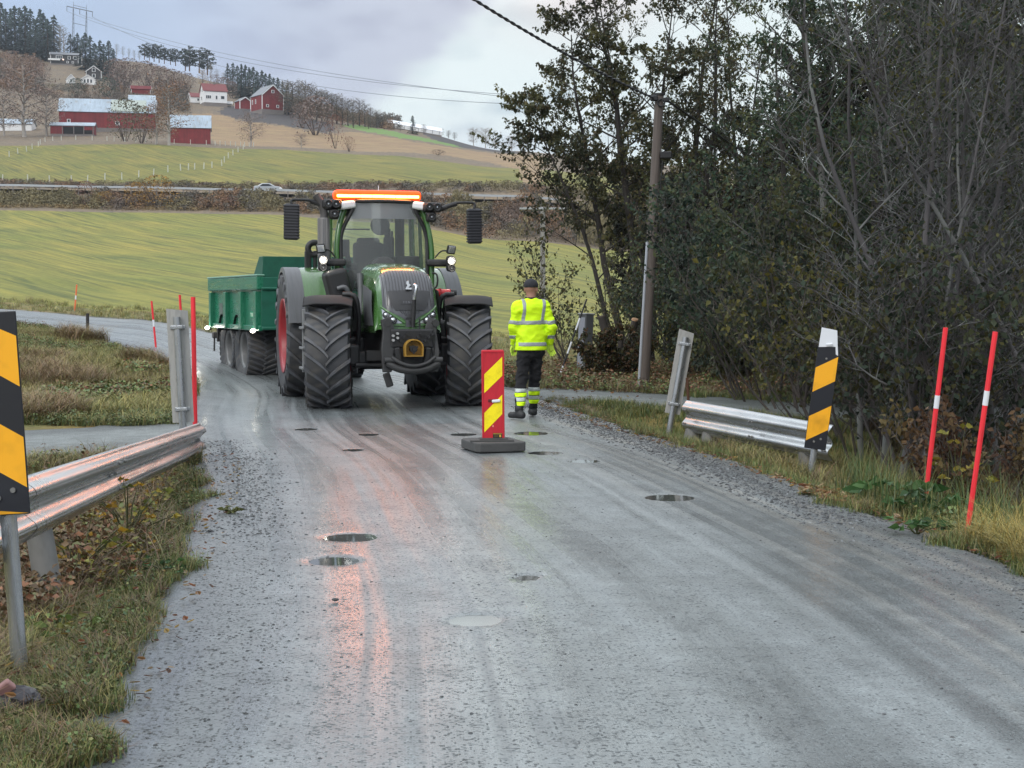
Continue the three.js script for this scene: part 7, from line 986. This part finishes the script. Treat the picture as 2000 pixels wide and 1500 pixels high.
  sow(120, (Z) => edgeR(Z) + 0.6, (Z) => edgeR(Z) + 1.9, 10.6, 13.2, (x, z, d, n, q) => ['tall', 0.5 + 0.35 * R(), 0.9], (x, z) => x > 0.215 * -z);
  sow(420, (Z) => edgeR(Z) + 0.5, (Z) => viewR(Z), 7.2, 9.9, (x, z, d, n, q) => q < 0.7 ? ['gold', 0.55 + 0.35 * R()] : ['mead', 1 + 0.5 * R()], (x, z) => x > 0.3 * -z);
  // bank behind the side road, under the trees, and the foot of the meadow
  sow(7000, (Z) => -0.02 * Z, (Z) => 0.36 * Z, 24.5, 34, (x, z, d, n, q) => q < 0.16 ? ['dead', 0.7 + 0.5 * R(), 1.1] : q < 0.34 ? ['rust', 0.9 + 0.7 * R(), 1.1] : q < 0.52 ? ['mead', 0.9 + 0.5 * R(), 1] : q < 0.7 ? ['herb', 1.2 + R(), 1] : q < 0.78 ? ['dry', 0.5 + 0.4 * R(), 0.8] : null);
  sow(7000, (Z) => -0.36 * Z, (Z) => 0.12 * Z, 34, 52, (x, z, d, n, q) => q < 0.4 ? ['mead', 0.8 + 0.5 * R(), 1.35] : q < 0.55 ? ['dry', 0.5 + 0.3 * R(), 0.9] : q < 0.6 ? ['dead', 0.6 + 0.4 * R()] : null, (x, z) => x > roadX(-z) + 2.6 || -z > 49);
  const nm = { short: ['grass', 'short green grass creeping over the gravel edges'], mead: ['grass', 'olive-green meadow grass on the verges and inside the bend'], dry: ['grass', 'pale dry grass bent over in the verges'], dead: ['grass', 'brown dead stalks among the verge grass'], tall: ['grass', 'tall upright green grass below the thicket on the right'], gold: ['grass', 'golden drooping grass in the lower right corner'], herb: ['weeds', 'low green weeds along the road verges'], yell: ['weeds', 'yellow-leaved weeds under the left guardrail'], rust: ['weeds', 'rust-brown weeds on the banks'] };
  const M_blade = mat(1, 1, 1, 0.6, 0, { vertexColors: true });
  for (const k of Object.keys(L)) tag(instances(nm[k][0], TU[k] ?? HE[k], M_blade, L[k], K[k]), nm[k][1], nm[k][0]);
  // fallen leaves
  const lg = new GB(); { const pr = [[0, 0], [0.12, 0.2], [0.4, 0.34], [0.7, 0.24], [1, 0]], cc = (k) => [k, k, k], up = (x, s) => 0.16 * Math.abs(s) + 0.22 * (x - 0.5) ** 2, mid = pr.map(([x]) => lg.v(x - 0.5, up(x, 0), 0, cc(0.75))); for (const s of [-1, 1]) { const ed = pr.map(([x, w]) => lg.v(x - 0.5, up(x, w) + (s > 0 ? 0.05 : 0), w * s, cc(0.95 + 0.1 * s))); for (let k = 0; k < 4; k++) lg.quad(mid[k], mid[k + 1], ed[k + 1], ed[k]); } } const LG = lg.build(), lm = [], lc = [], tones = [[0.34, 0.17, 0.06], [0.26, 0.1, 0.045], [0.4, 0.27, 0.08], [0.17, 0.08, 0.045], [0.42, 0.3, 0.18]];
  const drop = (x, z, s, up = 0) => { const c = tones[Math.floor(R() * tones.length)], b = 0.6 + 0.7 * R(); lm.push(mx(x, land(x, z) + 0.012 + 0.02 * R() + up * R(), z, (R() - 0.5) * 0.9, R() * 6.28, (R() - 0.5) * 0.9, s * (0.7 + 0.6 * R()))); lc.push(C(c[0] * b, c[1] * b, c[2] * b)); };
  for (let k = 0; k < 1700; k++) { const Z = 4 + 11 * R() ** 1.4, x = edgeL(Z) - 0.1 - 2.2 * R(); drop(x, -Z, 0.036, x < edgeL(Z) - 0.4 ? 0.1 : 0); }
  for (let k = 0; k < 1500; k++) { const Z = 7 + 17 * R(), x = edgeR(Z) + 0.35 + 2.2 * R() * R(); drop(x, -Z, 0.042); }
  for (let k = 0; k < 130; k++) { const a = R() * 6.28, q = Math.sqrt(R()); drop(2.62 + Math.cos(a) * q * 0.36, -11.9 + Math.sin(a) * q * 0.7, 0.1); }
  for (let k = 0; k < 260; k++) { const a = R() * 6.28, q = Math.sqrt(R()); drop(1.95 + Math.cos(a) * q * 0.55, -27.2 + Math.sin(a) * q * 0.35, 0.12); }
  for (let k = 0; k < 900; k++) drop(lerp(0.5, 8, R()), -lerp(24.8, 31, R()), 0.07);
  tag(instances('fallen_leaves', LG, M_leaf, lm, lc), 'fallen brown and yellow leaves lying along the road edges', 'leaves');
}
// plants one can point to
{
  const plant = (name, label, [u, v, Z], seed, n, H, s, cols, spread = 0.16) => { const p = at(u, v, Z), t = thing(name, label, 'plant', [p.x, land(p.x, -Z) - 0.01, -Z]), r = rng(seed), st = new GB(), lv = []; for (let k = 0; k < n; k++) { const a = k * 2.4 + r(), q = spread * (0.3 + r()), h = H * (0.45 + 0.6 * r()), e = V(Math.cos(a) * q, h, Math.sin(a) * q); st.limb([V(0, 0, 0), V(e.x * 0.4, h * 0.65, e.z * 0.4), e], [0.005, 0.004, 0.002], 4, [0.1, 0.11, 0.04]); const g = new GB(), c = cols[k % cols.length], m = 0.8 + 0.4 * r(), K = 5; 
      for (let j = -2; j <= 2; j++) leaf(g, e, V(Math.cos(a + j * 0.62), 0.12 - 0.1 * Math.abs(j), Math.sin(a + j * 0.62)), s * (1 - 0.16 * Math.abs(j)), s * 0.26, r, c.map((x) => x * m)); lv.push(g.build()); }
    part('stem', st.build(), M_leaf, t); lv.forEach((g) => part('leaf', g, M_leaf, t)); return t; };
  const gr = [[0.055, 0.13, 0.04], [0.075, 0.15, 0.045], [0.05, 0.105, 0.04]], yl = [[0.42, 0.26, 0.03], [0.3, 0.24, 0.04], [0.16, 0.18, 0.04]];
  plant('broad_leaf_plant', 'broad-leaved green plant at the foot of the left of the two right snow poles', [1752, 1012, 11.5], 31, 14, 0.28, 0.15, gr, 0.24); plant('broad_leaf_plant', 'smaller lobed green plant between the right snow poles', [1845, 1000, 11.3], 32, 9, 0.3, 0.13, gr, 0.2); plant('broad_leaf_plant', 'low green plant on the gravel edge before the right snow poles', [1790, 1075, 9.9], 33, 9, 0.1, 0.1, gr, 0.12);
  plant('yellow_sapling', 'sprig of yellowing leaves between the right snow poles', [1868, 985, 12.2], 34, 12, 0.75, 0.09, [[0.26, 0.24, 0.04], [0.34, 0.27, 0.05]], 0.22); plant('yellow_sapling', 'yellow-leaved sprig under the middle of the left guardrail', [160, 1110, 8.4], 35, 16, 0.36, 0.06, yl, 0.25); plant('yellow_sapling', 'orange and yellow sprig under the left guardrail nearer its far end', [250, 1055, 9.6], 36, 16, 0.4, 0.065, yl, 0.28);
  plant('broad_leaf_plant', 'green ivy-like plant at the foot of the near left guardrail post', [118, 1215, 6.9], 37, 14, 0.13, 0.06, [[0.1, 0.17, 0.04], [0.14, 0.2, 0.05], [0.2, 0.2, 0.05]], 0.16); plant('broad_leaf_plant', 'dark green weed on the left gravel edge', [318, 1105, 8.4], 38, 12, 0.1, 0.045, gr, 0.12); plant('grass_clump', 'small lone clump of weeds on the left gravel shoulder', [452, 1003, 10.8], 39, 10, 0.05, 0.05, [[0.14, 0.15, 0.05]], 0.05);
  const q = at(35, 1335, 5.6), lt = thing('litter', 'dark crumpled bundle lying in the grass at the lower left', 'litter', [q.x, land(q.x, q.z), q.z]); const g = new THREE.IcosahedronGeometry(0.07, 3), a = g.attributes.position.array; for (let i = 0; i < a.length; i += 3) { const k = 0.7 + 0.7 * fbm(a[i] * 30 + 9, a[i + 1] * 30 + a[i + 2] * 22, 77, 3); a[i] *= k * 1.3; a[i + 1] *= k * 0.8; a[i + 2] *= k; } g.computeVertexNormals(); part('bundle', g.translate(0, 0.05, 0), mat(0.035, 0.033, 0.04, 0.4), lt); part('wrapper', rb(0.09, 0.05, 0.03, 0.01, -0.05, 0.1, 0.02, 0.4, 0.3, 0.6), mat(0.3, 0.16, 0.15, 0.6), lt);
  for (const [u, v, Z, n, lab] of [[410, 1000, 9.9, 0, 'left'], [655, 1182, 7.6, 1, 'middle']]) { const s = at(u, v, Z), g2 = new THREE.IcosahedronGeometry(0.014, 1).scale(1.3, 0.6, 1); tag(part('stone', g2, M_iron, scene), `lone dark stone on the wet road, ${lab} track`, 'stone').position.set(s.x, land(s.x, s.z) + 0.012, s.z); }
}
renderer.render(scene, camera);
